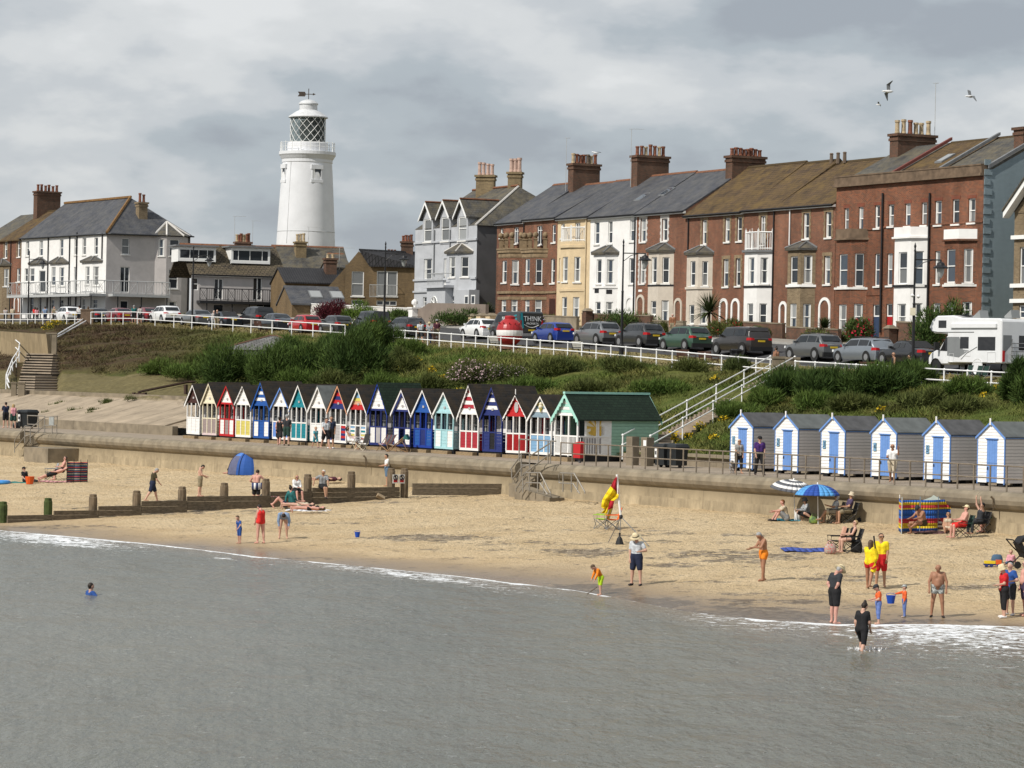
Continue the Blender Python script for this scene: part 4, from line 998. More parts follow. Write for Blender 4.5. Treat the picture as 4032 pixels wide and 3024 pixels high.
for k in range(22):s=a+(b-a)*k/21;mb.tube([BP.pt(s,c,.5),BP.pt(s,d,.5)],.016,4)
for s in(a,b):mb.tube([BP.pt(s,d,.5),BP.pt(s,d,0)],.03,4)
mb.tube([BP.pt(a,d,.5),BP.pt(b,d,.5)],.03,4);mb.tube([BP.pt(a,c+.1,.5),BP.pt(b,c+.1,.5)],.025,4);mb.build('balcony_railing',greyp,root)
s_,z_=BP.sz(1610,945);chimney(root,BP.pt(s_,0,-3.5),1.15,.8,ze,z_,4,potr,mats=chimb,poth=.65,prad=.14)
s_,z_=BP.sz(1555,985);chimney(root,BP.pt(s_,0,-7.5),1.0,.7,ze,z_,3,potr,mats=chimb,poth=.35,prad=.12)
# middle left: greige house with flat dormers and black balcony
k0=at(940,1080,292);MP=Plane((k0.x,k0.y),(.945,.327));sA,sB=MP.sz(752,1150)[0],MP.sz(1119,1150)[0];ze=zy(MP,930,1082);zb=10.9
root=empty('balcony_house',MP.pt((sA+sB)/2,zb),'greige house with brown tiled roof, two flat dormers and black balcony','house','seafront houses',world=True)
hs=[MP.box(b)for b in(c2(230,1100,316,1300),c2(605,1090,692,1310),c2(10,1090,77,1210),c2(225,1355,312,1440),c2(508,1380,548,1420),c2(636,1346,856,1440))]
mb=MB();wallgrid(mb,MP,sA,sB,zb,ze,hs,.2);mb.build('wall',pinkg,root,uv=True)
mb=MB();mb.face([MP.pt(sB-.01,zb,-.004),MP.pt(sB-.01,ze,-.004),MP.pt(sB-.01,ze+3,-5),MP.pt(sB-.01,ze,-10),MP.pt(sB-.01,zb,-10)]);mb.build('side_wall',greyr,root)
for i,h in enumerate(hs):window(root,MP,h,.2,('french','french','sash','none','none',(.33,.66))[i],False,pane=0,fm=(blackp if i==3 else wpaint))
zr=zy(MP.shift(-4.6),940,972)
tile2=brickmat('striped_roof_tile',(0.12,0.095,0.066),(0.07,0.058,0.045),(0.02,0.018,0.014),bw=.4,bh=.34,msize=.05,stain=.4,rough=.9,lich=(0.15,0.12,0.07,.5))
roofslab(root,MP,sA-.2,sB+.2,ze,zr,4.6,tile2,ridgem=ridge_red);gutter(root,MP,sA,sB,ze)
for bx,st in((c2(-120,790,247,918),(.3,.55,.8)),(c2(395,800,772,940),(.16,.48,.82))):
 DPl=MP.shift(-1.3);a,b,c,d=DPl.box(bx);mb=MB();wallgrid(mb,DPl,a,b,c-.15,d,[(a+.15,b-.15,c+.1,d-.25)],.08)
 for s in(a,b):mb.face([DPl.pt(s,c-.2,0),DPl.pt(s,c-.2,-3),DPl.pt(s,d,-3),DPl.pt(s,d,0)])
 mb.build('dormer',wpaint,root);window(root,DPl,(a+.15,b-.15,c+.1,d-.25),.08,st,False,pane=0)
 mb=MB();mb.ob(DPl,a-.3,b+.25,-3.4,.3,d,d+.16);mb.build('dormer_roof',lead,root)
def xrail(root,P,s0,s1,z0,z1,o,n,m,name='balcony_railing',fan=False):
 mb=MB();mb.tube([P.pt(s0,z1,o),P.pt(s1,z1,o)],.045,4);mb.tube([P.pt(s0,z0+.1,o),P.pt(s1,z0+.1,o)],.03,4)
 for k in range(n+1):
  s=s0+(s1-s0)*k/n;mb.tube([P.pt(s,z0,o),P.pt(s,z1,o)],.04,4)
  if k<n:
   e=s0+(s1-s0)*(k+1)/n;w=(e-s)
   if k%2==0 or n<8:
    for a,b in(((s,z0+.1),(e,z1)),((s,z1),(e,z0+.1))):mb.tube([P.pt(a[0],a[1],o),P.pt(b[0],b[1],o)],.02,4)
    zc=(z0+z1)/2;hw=w*.28;hh=(z1-z0)*.3
    mb.tube([P.pt(s+w/2-hw,zc,o),P.pt(s+w/2,zc+hh,o),P.pt(s+w/2+hw,zc,o),P.pt(s+w/2,zc-hh,o),P.pt(s+w/2-hw,zc,o)],.018,4)
   else:
    for q in(.33,.66):mb.tube([P.pt(s+w*q,z0+.1,o),P.pt(s+w*q,z1,o)],.018,4)
 mb.build(name,m,root)
OP=MP.shift(1.5);a,b,c,d=OP.box(c2(92,1202,968,1320));mb=MB();mb.ob(MP,a,b,.02,1.55,c-.28,c);mb.build('balcony_floor',blackp,root)
xrail(root,OP,a,b,c,d,0,13,blackp)
for k in(0.08,.36,.55,.95):s=a+(b-a)*k;mb=MB();mb.tube([OP.pt(s,zb,-.1),OP.pt(s,c-.2,-.1)],.07,6);mb.build('balcony_post',blackp,root)
s_,z_=MP.sz(1002,946);chimney(root,MP.pt(s_,0,-4.8),1.55,.85,zr-.5,z_,7,[potr,poty,poty],mats=chimb,poth=.85,prad=.15,ez=(.945,.327));aerial(root,MP.pt(s_-.9,zr,-4.8),3.1,1.1);aerial(root,MP.pt(s_+1.0,zr-.2,-4.8),2.9,.8)
# roofs behind: grey slate cottage, pantiled outhouse, skylight extension
for(nm,lab,x0_,x1_,ey,ry,D_,m_r,m_w,chs)in(('cottage','grey slate roofed cottage in front of the lighthouse',1095,1375,c2(0,1010)[1],c2(0,800)[1],318,slateg,greyr,[(1183,952,2.1,1.15,1.1,3)]),('cottage','low black pantiled cottage with one brick chimney',1122,1352,c2(0,1140)[1],c2(0,1012)[1],285,panti,brownb,[(1301,1017,2.4,1.1,1.0,2)]),('cottage','blue slated lean-to with two skylights',1150,1357,c2(0,1345)[1],c2(0,1187)[1],272,slate,brownb,[]),('cottage','far slate roof right of the lighthouse',1320,1378,c2(0,990)[1],c2(0,872)[1],300,slateg,greyr,[])):
 k0=at((x0_+x1_)/2,ey,D_);QP=Plane((k0.x,k0.y),(.96,.28));a,b=QP.sz(x0_,ey)[0],QP.sz(x1_,ey)[0];ze=zy(QP,(x0_+x1_)/2,ey);zr=zy(QP.shift(-3.4),(x0_+x1_)/2,ry);zb=10.0
 root=empty(nm,QP.pt((a+b)/2,zb),lab,'cottage','cottages below the lighthouse',world=True)
 body(root,QP,a,b,zb,ze,zr,3.4,m_w,[]);roofslab(root,QP,a-.1,b+.1,ze,zr,3.4,m_r,ridgem=ridge_red if m_r is slateg else None)
 for cx_,cy_,off_,w_,d_,n_ in chs:
  s_,z_=QP.shift(-off_).sz(cx_,cy_);chimney(root,QP.pt(s_,0,-off_),w_,d_,ze,z_,n_,poty,mats=chimy if n_==3 else chimb,poth=.9 if n_==3 else.45,prad=.17,ez=(.96,.28));aerial(root,QP.pt(s_+.9,zr,-off_),2.2,1.5)
 if 'skylights' in lab:
  for bx in(c2(1145,1228,1275,1308),c2(1340,1225,1490,1300)):
   f=.45;dd=3.4*f;zz=ze+(zr-ze)*f;sl=(zr-ze)/3.4;s=QP.shift(-dd).sz((bx[0]+bx[2])/2,(bx[1]+bx[3])/2)[0]
   mb=MB();mb.hexa([QP.pt(s+p,zz+q*sl+c_,-dd-q)for c_ in(.15,.26)for p,q in((-.6,-.7),(.6,-.7),(.6,.7),(-.6,.7))]);k_=mb.build('skylight',lead,root)
   mb=MB();mb.face([QP.pt(s+p,zz+q*sl+.266,-dd-q)for p,q in((-.5,-.6),(.5,-.6),(.5,.6),(-.5,.6))]);mb.build('pane',PANES[3],k_)
# left corner building
c1=crop(0,650,2.765)
k0=at(420,950,312);LF=Plane((k0.x,k0.y),(.53,-.848));RF=Plane((k0.x,k0.y),(.866,.5))
zb=11.2;ze=zy(RF,420,918)
root=empty('corner_house',k0.xy.to_3d()+Vector((0,0,zb)),'white corner house with slate roof, shaded side and long grey balcony','house','seafront houses',world=True)
sL=LF.sz(86,950)[0];sR=RF.sz(750,950)[0]
hs=[LF.box(b)for b in(c1(282,822,318,990),c1(430,825,468,990),c1(652,812,690,992),c1(810,800,845,978),c1(898,795,938,978),c1(1028,790,1066,975),c1(270,1125,305,1270),c1(805,1110,835,1385),c1(640,1465,690,1560),c1(548,1465,590,1560),c1(415,1440,452,1600),c1(322,1440,365,1600),c1(1005,1460,1060,1560),c1(895,1455,925,1600))]
mb=MB();wallgrid(mb,LF,sL,0,zb,ze,hs);mb.build('wall',white,root,uv=True)
for h in hs:window(root,LF,h,.16,'sash',h[2]>zb+2.5)
hs=[RF.box(b)for b in(c1(1328,795,1412,972),c1(1310,1108,1412,1385),c1(1692,1162,1780,1400),c1(1312,1475,1400,1570),c1(1712,1490,1772,1580))]
bx0=RF.sz(c1(1685,0)[0],950)[0]
mb=MB();wallgrid(mb,RF,0,sR,zb,ze,hs,.2);mb.build('side_wall',pinkg,root,uv=True)
for i,h in enumerate(hs):window(root,RF,h,.2,('sash','french','door','none','none')[i],i==0,fm=wpaint,pane=(1,0,0,0,1)[i])
s0,s1=RF.sz(c1(1690,0)[0],950)[0],RF.sz(c1(2010,0)[0],950)[0];FP=RF.shift(.7);m0,m1=FP.sz(c1(1815,0)[0],950)[0],FP.sz(c1(1985,0)[0],950)[0]
a_,b_2=RF.pt(s0,0),FP.pt(m0,0);NP=Plane(a_.xy,(b_2-a_).xy);nl=(b_2-a_).length;a3,b3=FP.pt(m1,0),RF.pt(s1+.5,0);XP=Plane(a3.xy,(b3-a3).xy);xl_=(b3-a3).length
fh=[FP.box(b)for b in(c1(1848,810,1952,993),c1(1838,1135,1938,1345),c1(1825,1485,1925,1580))];nh=[NP.box(c1(1725,805,1788,990))]
nh=[(max(.1,nh[0][0]),min(nl-.1,nh[0][1]),nh[0][2],nh[0][3])]
fh=[(max(m0+.1,h[0]),min(m1-.1,h[1]),h[2],h[3])for h in fh]
mb=MB();wallgrid(mb,FP,m0,m1,zb,ze-.1,fh);wallgrid(mb,NP,0,nl,zb,ze-.1,nh);wallgrid(mb,XP,0,xl_,zb,ze-.1,[]);mb.build('bay',pinkg,root,uv=True)
for h in fh:window(root,FP,h,.14)
for h in nh:window(root,NP,h,.14)
mb=MB();ap=RF.pt((s0+s1)/2+.2,zy(RF,c1(1800,0)[0],c1(0,608)[1]),-1.4);rg=[RF.pt(s0-.2,ze,.1),FP.pt(m0-.1,ze,.25),FP.pt(m1+.1,ze,.25),RF.pt(s1+.7,ze,.1),RF.pt((s0+s1)/2,ze,-2.5)]
for k in range(4):mb.face([rg[k],rg[k+1],ap])
mb.build('bay_roof',slateg,root,uv=True)
q=MB()
for k in(0,1,2,3):q.tube([rg[k],ap],.12,5)
q.build('hip',offw,root)
for(xl,xc,xr,fb,nb,ye,ya)in((117,150,190,[c1(325,1125,375,1270)],[c1(425,1150,495,1385)],c1(0,1072)[1],c1(0,1008)[1]),(197,225,268,[c1(560,1110,605,1310)],[c1(645,1115,700,1315)],c1(0,1065)[1],c1(0,1000)[1]),(322,362,402,[c1(930,1105,975,1300)],[c1(1015,1105,1078,1310)],c1(0,1048)[1],c1(0,992)[1])):
 B=Bay(LF,xl,xc,xr,1090,.7);zt=zy(B.F,xc,ye+4);zq=zy(B.F,xc,c1(0,1395)[1])
 B.build(root,zq,zt,white,fb,nb);B.roof(root,zt+.15,zy(LF,xc+10,ya),slateg,lead)
for x,y0,y1 in((c1(535,0)[0],930,1215),(c1(768,0)[0],925,1215),(c1(848,0)[0],915,1215),(c1(1122,0)[0],918,1020)):pipepx(root,LF,x,y0,y1,r=.07)
pipepx(root,RF,c1(2058,0)[0],930,1235,r=.08)
DD=5.2;zr=zy(LF.shift(-DD),c1(1300,0)[0],c1(0,368)[1])
cor=(LF.pt(0,ze,.25)+RF.pt(0,ze,.25))/2+Vector((.1,-.25,0));bis=LF.pt(-DD*1.05,zr,-DD)
mb=MB();fl=LF.pt(sL-.1,ze,.3);rl=LF.pt(sL-.1,zr-.6,-DD)
mid=LF.pt(-DD-6,zr-.0,-DD)
mb.face([fl,cor,bis,LF.pt(sL-.1,zr,-DD)]);er=RF.pt(sR+.3,ze,.3);mb.face([cor,er,bis]);mb.face([bis,er,LF.pt(sL,ze,-13),LF.pt(sL-.1,zr,-DD)])
mb.build('roof',[slate],root,uv=True)
q=MB();q.tube([cor+Vector((0,0,.05)),bis+Vector((0,0,.1))],.16,5);q.tube([bis+Vector((0,0,.1)),LF.pt(sL-.1,zr+.1,-DD)],.16,5);q.build('hip',mat('ochre_ridge',(0.19,0.105,0.04),.9,.3,3),root)
mb=MB();mb.tube([fl,cor+Vector((0,0,-.1))],.08,5);mb.tube([cor+Vector((0,0,-.1)),er],.08,5);mb.build('gutter',blackp,root)
s_,z_=RF.shift(-2.6).sz(c1(1545,0)[0],c1(0,405)[1]);chimney(root,RF.pt(s_,0,-2.6),1.0,.9,ze+1,z_,2,potr,mats=tanb,poth=1.0,prad=.16,ez=(.866,.5))
OL,OR=LF.shift(1.9),RF.shift(1.6);a=OL.sz(c1(80,0)[0],1155)[0];b=OL.sz(c1(1048,0)[0],1155)[0];zf=zy(OL,c1(1048,0)[0],c1(0,1393)[1]);zt=zy(OL,c1(1048,0)[0],c1(0,1252)[1])
c_=OR.sz(c1(1048,0)[0],1155)[0];d_=OR.sz(c1(1850,0)[0],1155)[0]
mb=MB();mb.ob(LF,a,.2,.02,1.95,zf-.28,zf);mb.ob(RF,0.3,d_,.02,1.65,zf-.275,zf-.002);mb.build('balcony_floor',greyp,root)
xrail(root,OL,a,b,zf,zt,0,18,greyp,fan=True);xrail(root,OR,c_,d_,zf,zt,0,9,greyp)
for k in range(9):s=a+(b-a)*(k+.4)/9;mb=MB();mb.tube([OL.pt(s,zb,-.15),OL.pt(s,zf-.2,-.15)],.07,6);mb.build('balcony_post',blackp,root)
for k in(.3,.62,.97):s=c_+(d_-c_)*k;mb=MB();mb.tube([OR.pt(s,zb,-.15),OR.pt(s,zf-.2,-.15)],.07,6);mb.build('balcony_post',blackp,root)
P2=LF.shift(.02);s0=sL-13;ze2=ze
root=empty('terraced_house',P2.pt(sL-5,zb),'red brick house with brown tiled roof at the left edge','house','seafront houses',world=True)
hs=[P2.box(b)for b in(c1(48,828,82,1010),c1(190,820,226,1000),c1(182,1125,220,1270),c1(32,1450,90,1560))]
wallm=MB();wallgrid(wallm,P2,s0,sL,zb,ze2,hs);wallm.build('wall',red,root,uv=True)
for h in hs:window(root,P2,h,.16)
for h in hs[:2]:quoin(root,P2,h,tanst)
B=Bay(P2,-45,8,42,1150,.7);zt=zy(B.F,8,1046);B.build(root,zb,zt,tanb,[],[c1(42,1130,95,1320)]);B.roof(root,zt+.15,zy(P2,20,1018),slateg,lead)
arch(root,P2,P2.box(c1(165,1445,203,1600)),m=wpaint);pipepx(root,P2,c1(128,0)[0],940,1230)
roofslab(root,P2,sL-6,sL,ze2,zr-.8,DD,tile,ridgem=tile);roofslab(root,P2,s0,sL-6,ze2,zr-1.0,DD,slateg)
s_,z_=P2.shift(-DD).sz(c1(405,0)[0],c1(0,300)[1]);chimney(root,P2.pt(sL-5.2,0,-DD),2.9,1.1,zr-2.2,z_,6,potr,mats=chimb,poth=.75,prad=.17,ez=(LF.n.x,LF.n.y))
# lighthouse
LD=345.0;lp=at(1203,1000,LD);lx,ly=lp.x,lp.y;zz=lambda y:at(1206,y,LD).z;pxm=FPX/LD
root=empty('lighthouse',(lx,ly,10.5),'tall white lighthouse with lattice lantern and arrow weather vane','lighthouse',world=True)
tc3=lambda cy:330+cy/2.37
wl_=mat('lighthouse_white',(0.70,0.71,0.73),.7,.04,.7,dirt=.10)
r_=lambda w:w/2/2.37/pxm
mb=MB();mb.lathe([(r_(566),10.0),(r_(549),zz(tc3(1510))),(r_(537),zz(tc3(1390))),(r_(505),zz(tc3(1080))),(r_(478),zz(tc3(850))),(r_(463),zz(tc3(740))),(r_(463),zz(tc3(735)))],(lx,ly,0),48);mb.build('tower',wl_,root,smooth=True)
mb=MB();mb.lathe([(r_(466),zz(tc3(742))),(r_(474),zz(tc3(738))),(r_(474),zz(tc3(712))),(r_(490),zz(tc3(700))),(r_(512),zz(tc3(680))),(r_(530),zz(tc3(668))),(r_(530),zz(tc3(640))),(r_(470),zz(tc3(636)))],(lx,ly,0),48);mb.build('gallery_cornice',wl_,root)
mb=MB();mb.lathe([(r_(380),zz(tc3(640))),(r_(380),zz(tc3(560))),(r_(372),zz(tc3(554))),(r_(340),zz(tc3(550)))],(lx,ly,0),40);mb.build('lantern_base',wl_,root)
lg=bpy.data.materials.new('lantern_glass');lg.use_nodes=True;b_=lg.node_tree.nodes['Principled BSDF'];b_.inputs['Transmission Weight'].default_value=.85;b_.inputs['Roughness'].default_value=.02;b_.inputs['IOR'].default_value=1.05;b_.inputs['Base Color'].default_value=(.42,.48,.47,1)
zl0,zl1,rl_=zz(tc3(552)),zz(tc3(318)),r_(328)
mb=MB()
n=24
for j in range(n):
 w0,w1=2*math.pi*j/n,2*math.pi*(j+1)/n
 mb.face([(lx+rl_*.97*math.cos(w0),ly+rl_*.97*math.sin(w0),zl0),(lx+rl_*.97*math.cos(w1),ly+rl_*.97*math.sin(w1),zl0),(lx+rl_*.97*math.cos(w1),ly+rl_*.97*math.sin(w1),zl1),(lx+rl_*.97*math.cos(w0),ly+rl_*.97*math.sin(w0),zl1)])
mb.build('lantern_glass',lg,root)
mb=MB();nb_=14;st=8
for j in range(nb_):
 for sg in(-1,1):
  mb.tube([(lx+rl_*math.cos(2*math.pi*j/nb_+sg*k/st*1.25),ly+rl_*math.sin(2*math.pi*j/nb_+sg*k/st*1.25),zl0+(zl1-zl0)*k/st)for k in range(st+1)],.03,4,cap=False)
mb.build('lantern_lattice',wpaint,root)
mb=MB();mb.lathe([(r_(90),zl0),(r_(150),zl0+.6),(r_(180),zl0+1.6),(r_(150),zl0+2.6),(r_(50),zl1-.2)],(lx+.1,ly+.2,0),16);mb.build('lens',mat('dark_lens',(0.012,0.016,0.016),.2),root,smooth=True)
mb=MB();A_=[]
for k in range(9):w0=-.1+k*.235;A_.append((lx+rl_*.9*math.cos(w0),ly+rl_*.9*math.sin(w0)))
for k in range(8):mb.face([(*A_[k],zl0),(*A_[k+1],zl0),(*A_[k+1],zl1),(*A_[k],zl1)])
mb.build('blanking_panel',mat('dark_panel',(0.015,0.017,0.018),.6),root)
mb=MB();mb.lathe([(r_(370),zl1),(r_(366),zl1+.12),(r_(318),zz(tc3(292))),(r_(230),zz(tc3(262))),(r_(172),zz(tc3(248))),(r_(168),zz(tc3(240))),(r_(166),zz(tc3(196))),(r_(182),zz(tc3(194))),(r_(182),zz(tc3(184))),(r_(140),zz(tc3(164))),(r_(60),zz(tc3(150))),(r_(10),zz(tc3(146)))],(lx,ly,0),32);mb.build('dome',mat('dome_white',(0.62,0.63,0.64),.6,.12,1.2,dirt=.45),root)
mb=MB();mb.tube([(lx,ly,zz(tc3(148))),(lx,ly,zz(tc3(45)))],.05,6);zv=zz(tc3(97));mb.tube([(lx-1.1,ly,zv),(lx+.6,ly,zv)],.045,5)
mb.prism([(lx-1.3,ly-.03,zv-.28),(lx-.45,ly-.03,zv-.28),(lx-.3,ly-.03,zv),(lx-.45,ly-.03,zv+.28),(lx-1.3,ly-.03,zv+.28),(lx-1.1,ly-.03,zv)],[(lx-1.3,ly+.03,zv-.28),(lx-.45,ly+.03,zv-.28),(lx-.3,ly+.03,zv),(lx-.45,ly+.03,zv+.28),(lx-1.3,ly+.03,zv+.28),(lx-1.1,ly+.03,zv)])
mb.prism([(lx+.5,ly-.02,zv-.15),(lx+.85,ly-.02,zv),(lx+.5,ly-.02,zv+.15)],[(lx+.5,ly+.02,zv-.15),(lx+.85,ly+.02,zv),(lx+.5,ly+.02,zv+.15)]);mb.build('weather_vane',mat('vane_bronze',(0.06,0.045,0.035),.6),root)
mb=MB();rg=r_(505);zg=zz(tc3(636))
for j in range(18):w0=2*math.pi*j/18;mb.tube([(lx+rg*math.cos(w0),ly+rg*math.sin(w0),zg),(lx+rg*math.cos(w0),ly+rg*math.sin(w0),zg+1.15)],.05,5,r2=.03)
for h_ in(.5,1.0):mb.tube([(lx+rg*math.cos(2*math.pi*j/36),ly+rg*math.sin(2*math.pi*j/36),zg+h_)for j in range(37)],.025,4,cap=False)
mb.build('gallery_railing',wpaint,root)
for cx_,cy0,cy1,ww in((483,808,905,54),(168,800,905,38)):
 ym=tc3((cy0+cy1)/2);xw=1050+cx_/2.37;kx_,_=ray(xw,ym);k_ax=lx/LD
 rw=r_(470);sx_=(kx_-k_ax)*LD;ang_=math.asin(max(-.97,min(.97,sx_/rw)));nrm=Vector((math.sin(ang_),-math.cos(ang_)));tang=Vector((-nrm.y,nrm.x))
 WP=Plane(Vector((lx,ly))+nrm*(rw-.02),tang);z0,z1=zz(tc3(cy1)),zz(tc3(cy0));w_=.5
 mb=MB();mb.ob(WP,-w_-.25,w_+.25,-.1,.14,z1,z1+.5);mb.ob(WP,-w_-.25,w_+.25,-.1,.14,z0-.35,z0);mb.ob(WP,-w_-.12,-w_,-.1,.1,z0,z1);mb.ob(WP,w_,w_+.12,-.1,.1,z0,z1)
 f=mb.build('window',wl_,root);mb=MB();mb.face([WP.pt(-w_,z0,.05),WP.pt(w_,z0,.05),WP.pt(w_,z1,.05),WP.pt(-w_,z1,.05)]);mb.build('pane',PANES[0],f);mb=MB();mb.ob(WP,-w_,-w_+.22,0,.08,z0,z1);mb.ob(WP,.1,.3,0,.08,z0,z1-.5);mb.build('frame',wpaint,f)
mb=MB();seamw=math.radians(262-28)
seam=lambda z,w:(lx+(np.interp(z,[zz(tc3(1510)),zz(tc3(740))],[r_(549),r_(463)])+.01)*math.cos(w),ly+(np.interp(z,[zz(tc3(1510)),zz(tc3(740))],[r_(549),r_(463)])+.01)*math.sin(w),z)
mb.tube([seam(z,seamw)for z in np.linspace(zz(tc3(1500)),zz(tc3(742)),8)],.035,4);zb_=zz(tc3(1385));mb.tube([seam(zb_,2*math.pi*k/40)for k in range(41)],.04,4,cap=False);mb.build('conductor_strip',greyp,root)
# sea shelter roof half hidden in the bushes
k0=hill_at(1000,1460);SP=Plane(k0.xy,(.985,.17));a,b=SP.sz(858,1380)[0],SP.sz(1262,1380)[0];ze=zy(SP,1000,1378);zr=zy(SP.shift(-2.6),1050,1322);
root=empty('seaside_shelter',SP.pt((a+b)/2,k0.z),'low shelter with hipped grey slate roof among the bushes','shelter',world=True)
mb=MB();A_=[SP.pt(a,ze,.3),SP.pt(b,ze,.3),SP.pt(b,ze,-5.5),SP.pt(a,ze,-5.5)];r0,r1=SP.pt(a+4.0,zr,-2.6),SP.pt(b-3,zr,-2.6)
mb.face([A_[0],A_[1],r1,r0]);mb.face([A_[1],A_[2],r1]);mb.face([A_[2],A_[3],r0,r1]);mb.face([A_[3],A_[0],r0]);mb.build('roof',brickmat('weathered_slate',(0.21,0.205,0.20),(0.14,0.138,0.135),(0.06,0.06,0.055),bw=.4,bh=.28,msize=.03,stain=.35),root,uv=True)
q=MB();q.tube([A_[0],r0,r1,A_[1]],.09,5);q.build('hip',mat('brown_hip_tile',(0.15,0.085,0.055),.9),root)
mb=MB();mb.ob(SP,a+.4,b-.4,-5.2,0,k0.z-2,ze);mb.build('wall',offw,root)
# sea wall with rolled coping
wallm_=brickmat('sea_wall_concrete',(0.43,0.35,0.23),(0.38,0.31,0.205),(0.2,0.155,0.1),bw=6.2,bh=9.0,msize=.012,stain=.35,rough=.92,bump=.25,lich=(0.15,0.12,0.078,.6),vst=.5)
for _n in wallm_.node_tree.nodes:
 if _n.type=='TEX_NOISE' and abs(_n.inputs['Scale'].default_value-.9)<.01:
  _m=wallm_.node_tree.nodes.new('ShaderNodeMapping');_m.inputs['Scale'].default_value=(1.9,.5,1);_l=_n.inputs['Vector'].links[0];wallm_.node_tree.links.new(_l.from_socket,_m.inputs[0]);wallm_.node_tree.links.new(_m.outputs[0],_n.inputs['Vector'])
COP=mat('coping_concrete',(0.235,0.198,0.143),.92,.22,1.6,bump=.25,dirt=.5)
def sea_wall(label,a0,a1):
 prof=[(-.25,.2),(-.28,1.0),(-.24,1.7),(-.22,2.18)]
 root=empty('sea_wall',prom((a0+a1)/2,-.2,1),label,'sea wall','stretches of the sea wall',world=True)
 mb=MB();n=max(1,int((a1-a0)/4))
 for i in range(n):
  x0,x1=a0+(a1-a0)*i/n,a0+(a1-a0)*(i+1)/n
  for k in range(len(prof)-1):mb.face([prom(x1,*prof[k]),prom(x0,*prof[k]),prom(x0,*prof[k+1]),prom(x1,*prof[k+1])])
 for x in(a0,a1):mb.face([prom(x,b,z)for b,z in prof]+[prom(x,.4,2.18),prom(x,.4,.2)])
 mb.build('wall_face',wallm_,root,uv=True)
 cp=[(-.22,2.18),(-.36,2.26),(-.50,2.42),(-.55,2.60),(-.50,2.78),(-.36,2.90),(-.15,2.945),(.25,2.91),(.4,2.86),(.4,2.18)]
 mb=MB();n=max(1,int((a1-a0)/3))
 lo=[]
 for i in range(n):
  x0,x1=a0+(a1-a0)*i/n,a0+(a1-a0)*(i+1)/n-.012
  mb.prism([prom(x0,b,z)for b,z in cp],[prom(x1,b,z)for b,z in cp])
 mb.build('coping',COP,root,smooth=False)
aS0,aS1=prom_a(2140,0,1830),prom_a(2062,0,1820)
aL0,aL1=prom_a(165,0,1710),prom_a(108,0,1706)
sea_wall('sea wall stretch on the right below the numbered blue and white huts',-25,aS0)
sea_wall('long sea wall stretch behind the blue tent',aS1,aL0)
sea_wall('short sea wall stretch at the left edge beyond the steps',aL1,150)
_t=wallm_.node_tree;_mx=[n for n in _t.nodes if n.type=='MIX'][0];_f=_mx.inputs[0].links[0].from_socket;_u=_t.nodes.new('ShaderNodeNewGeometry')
_s=_t.nodes.new('ShaderNodeSeparateXYZ');_t.links.new(_u.outputs[0],_s.inputs[0]);_r=_t.nodes.new('ShaderNodeMapRange');_r.inputs[1].default_value=1.55;_r.inputs[2].default_value=2.3;_r.inputs[4].default_value=.7;_t.links.new(_s.outputs[2],_r.inputs[0])  # browner towards the coping: staining plus overhang shade put into the colour
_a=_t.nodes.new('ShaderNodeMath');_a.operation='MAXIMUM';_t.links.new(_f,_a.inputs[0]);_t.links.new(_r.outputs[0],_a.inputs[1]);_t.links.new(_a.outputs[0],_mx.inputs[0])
crk=mat('crack_stain',(0.075,0.06,0.04),.95)
galv=mat('galvanised_steel',(0.27,0.25,0.22),.55,.15,6,metal=.35)
rust=mat('brown_weathered_rail',(0.20,0.165,0.125),.7,.25,6,metal=.2)
# low back wall of the promenade
mb=MB()
root=empty('retaining_wall',prom(80,6.2,PZ),'low concrete kerb wall at the foot of the sloping apron','wall',world=True)
a0,a1=prom_a(690,6.2,1690),140
for i in range(14):
 x0,x1=a0+(a1-a0)*i/14,a0+(a1-a0)*(i+1)/14-.02;mb=MB();mb.hexa([prom(x0,6.0,2.8),prom(x1,6.0,2.8),prom(x1,6.4,2.8),prom(x0,6.4,2.8),prom(x0,6.0,3.48),prom(x1,6.0,3.48),prom(x1,6.4,3.48),prom(x0,6.4,3.48)])
 mb.build('wall_block',concd,root)
root=empty('retaining_wall',prom(26,6.2,PZ),'low concrete wall behind the black bins and first blue hut','wall',world=True)
a0,a1=prom_a(4600,6.2,1850),prom_a(2680,6.2,1820)
for i in range(14):
 x0,x1=a0+(a1-a0)*i/14,a0+(a1-a0)*(i+1)/14-.02;mb=MB();mb.hexa([prom(x0,6.6,2.8),prom(x1,6.6,2.8),prom(x1,6.9,2.8),prom(x0,6.9,2.8),prom(x0,6.6,3.52),prom(x1,6.6,3.52),prom(x1,6.9,3.52),prom(x0,6.9,3.52)])
 mb.build('wall_block',concd,root)
# sloping concrete apron in panels (left)
root=empty('concrete_apron',prom(98,9,4),'sloping concrete apron with weedy joints left of the huts','apron',world=True)
apm=mat('apron_concrete',(0.335,0.27,0.195),.93,.2,.8,bump=.25,dirt=.35)
for i in range(22):
 x0=prom_a(735,8,1650)+i*2.6;x1=x0+2.55
 mb=MB();mb.hexa([prom(x0,6.4,3.40),prom(x1,6.4,3.40),prom(x1,12.1,4.86),prom(x0,12.1,4.86),prom(x0,6.4,3.50),prom(x1,6.4,3.50),prom(x1,12.1,5.0),prom(x0,12.1,5.0)]);mb.build('slab',apm,root)
mb=MB();x0=prom_a(735,12,1570);mb.hexa([prom(x0,12.1,4.7),prom(x0+60,12.1,4.7),prom(x0+60,12.5,4.7),prom(x0,12.5,4.7),prom(x0,12.1,5.28),prom(x0+60,12.1,5.28),prom(x0+60,12.5,5.28),prom(x0,12.5,5.28)]);mb.build('top_kerb',concd,root)
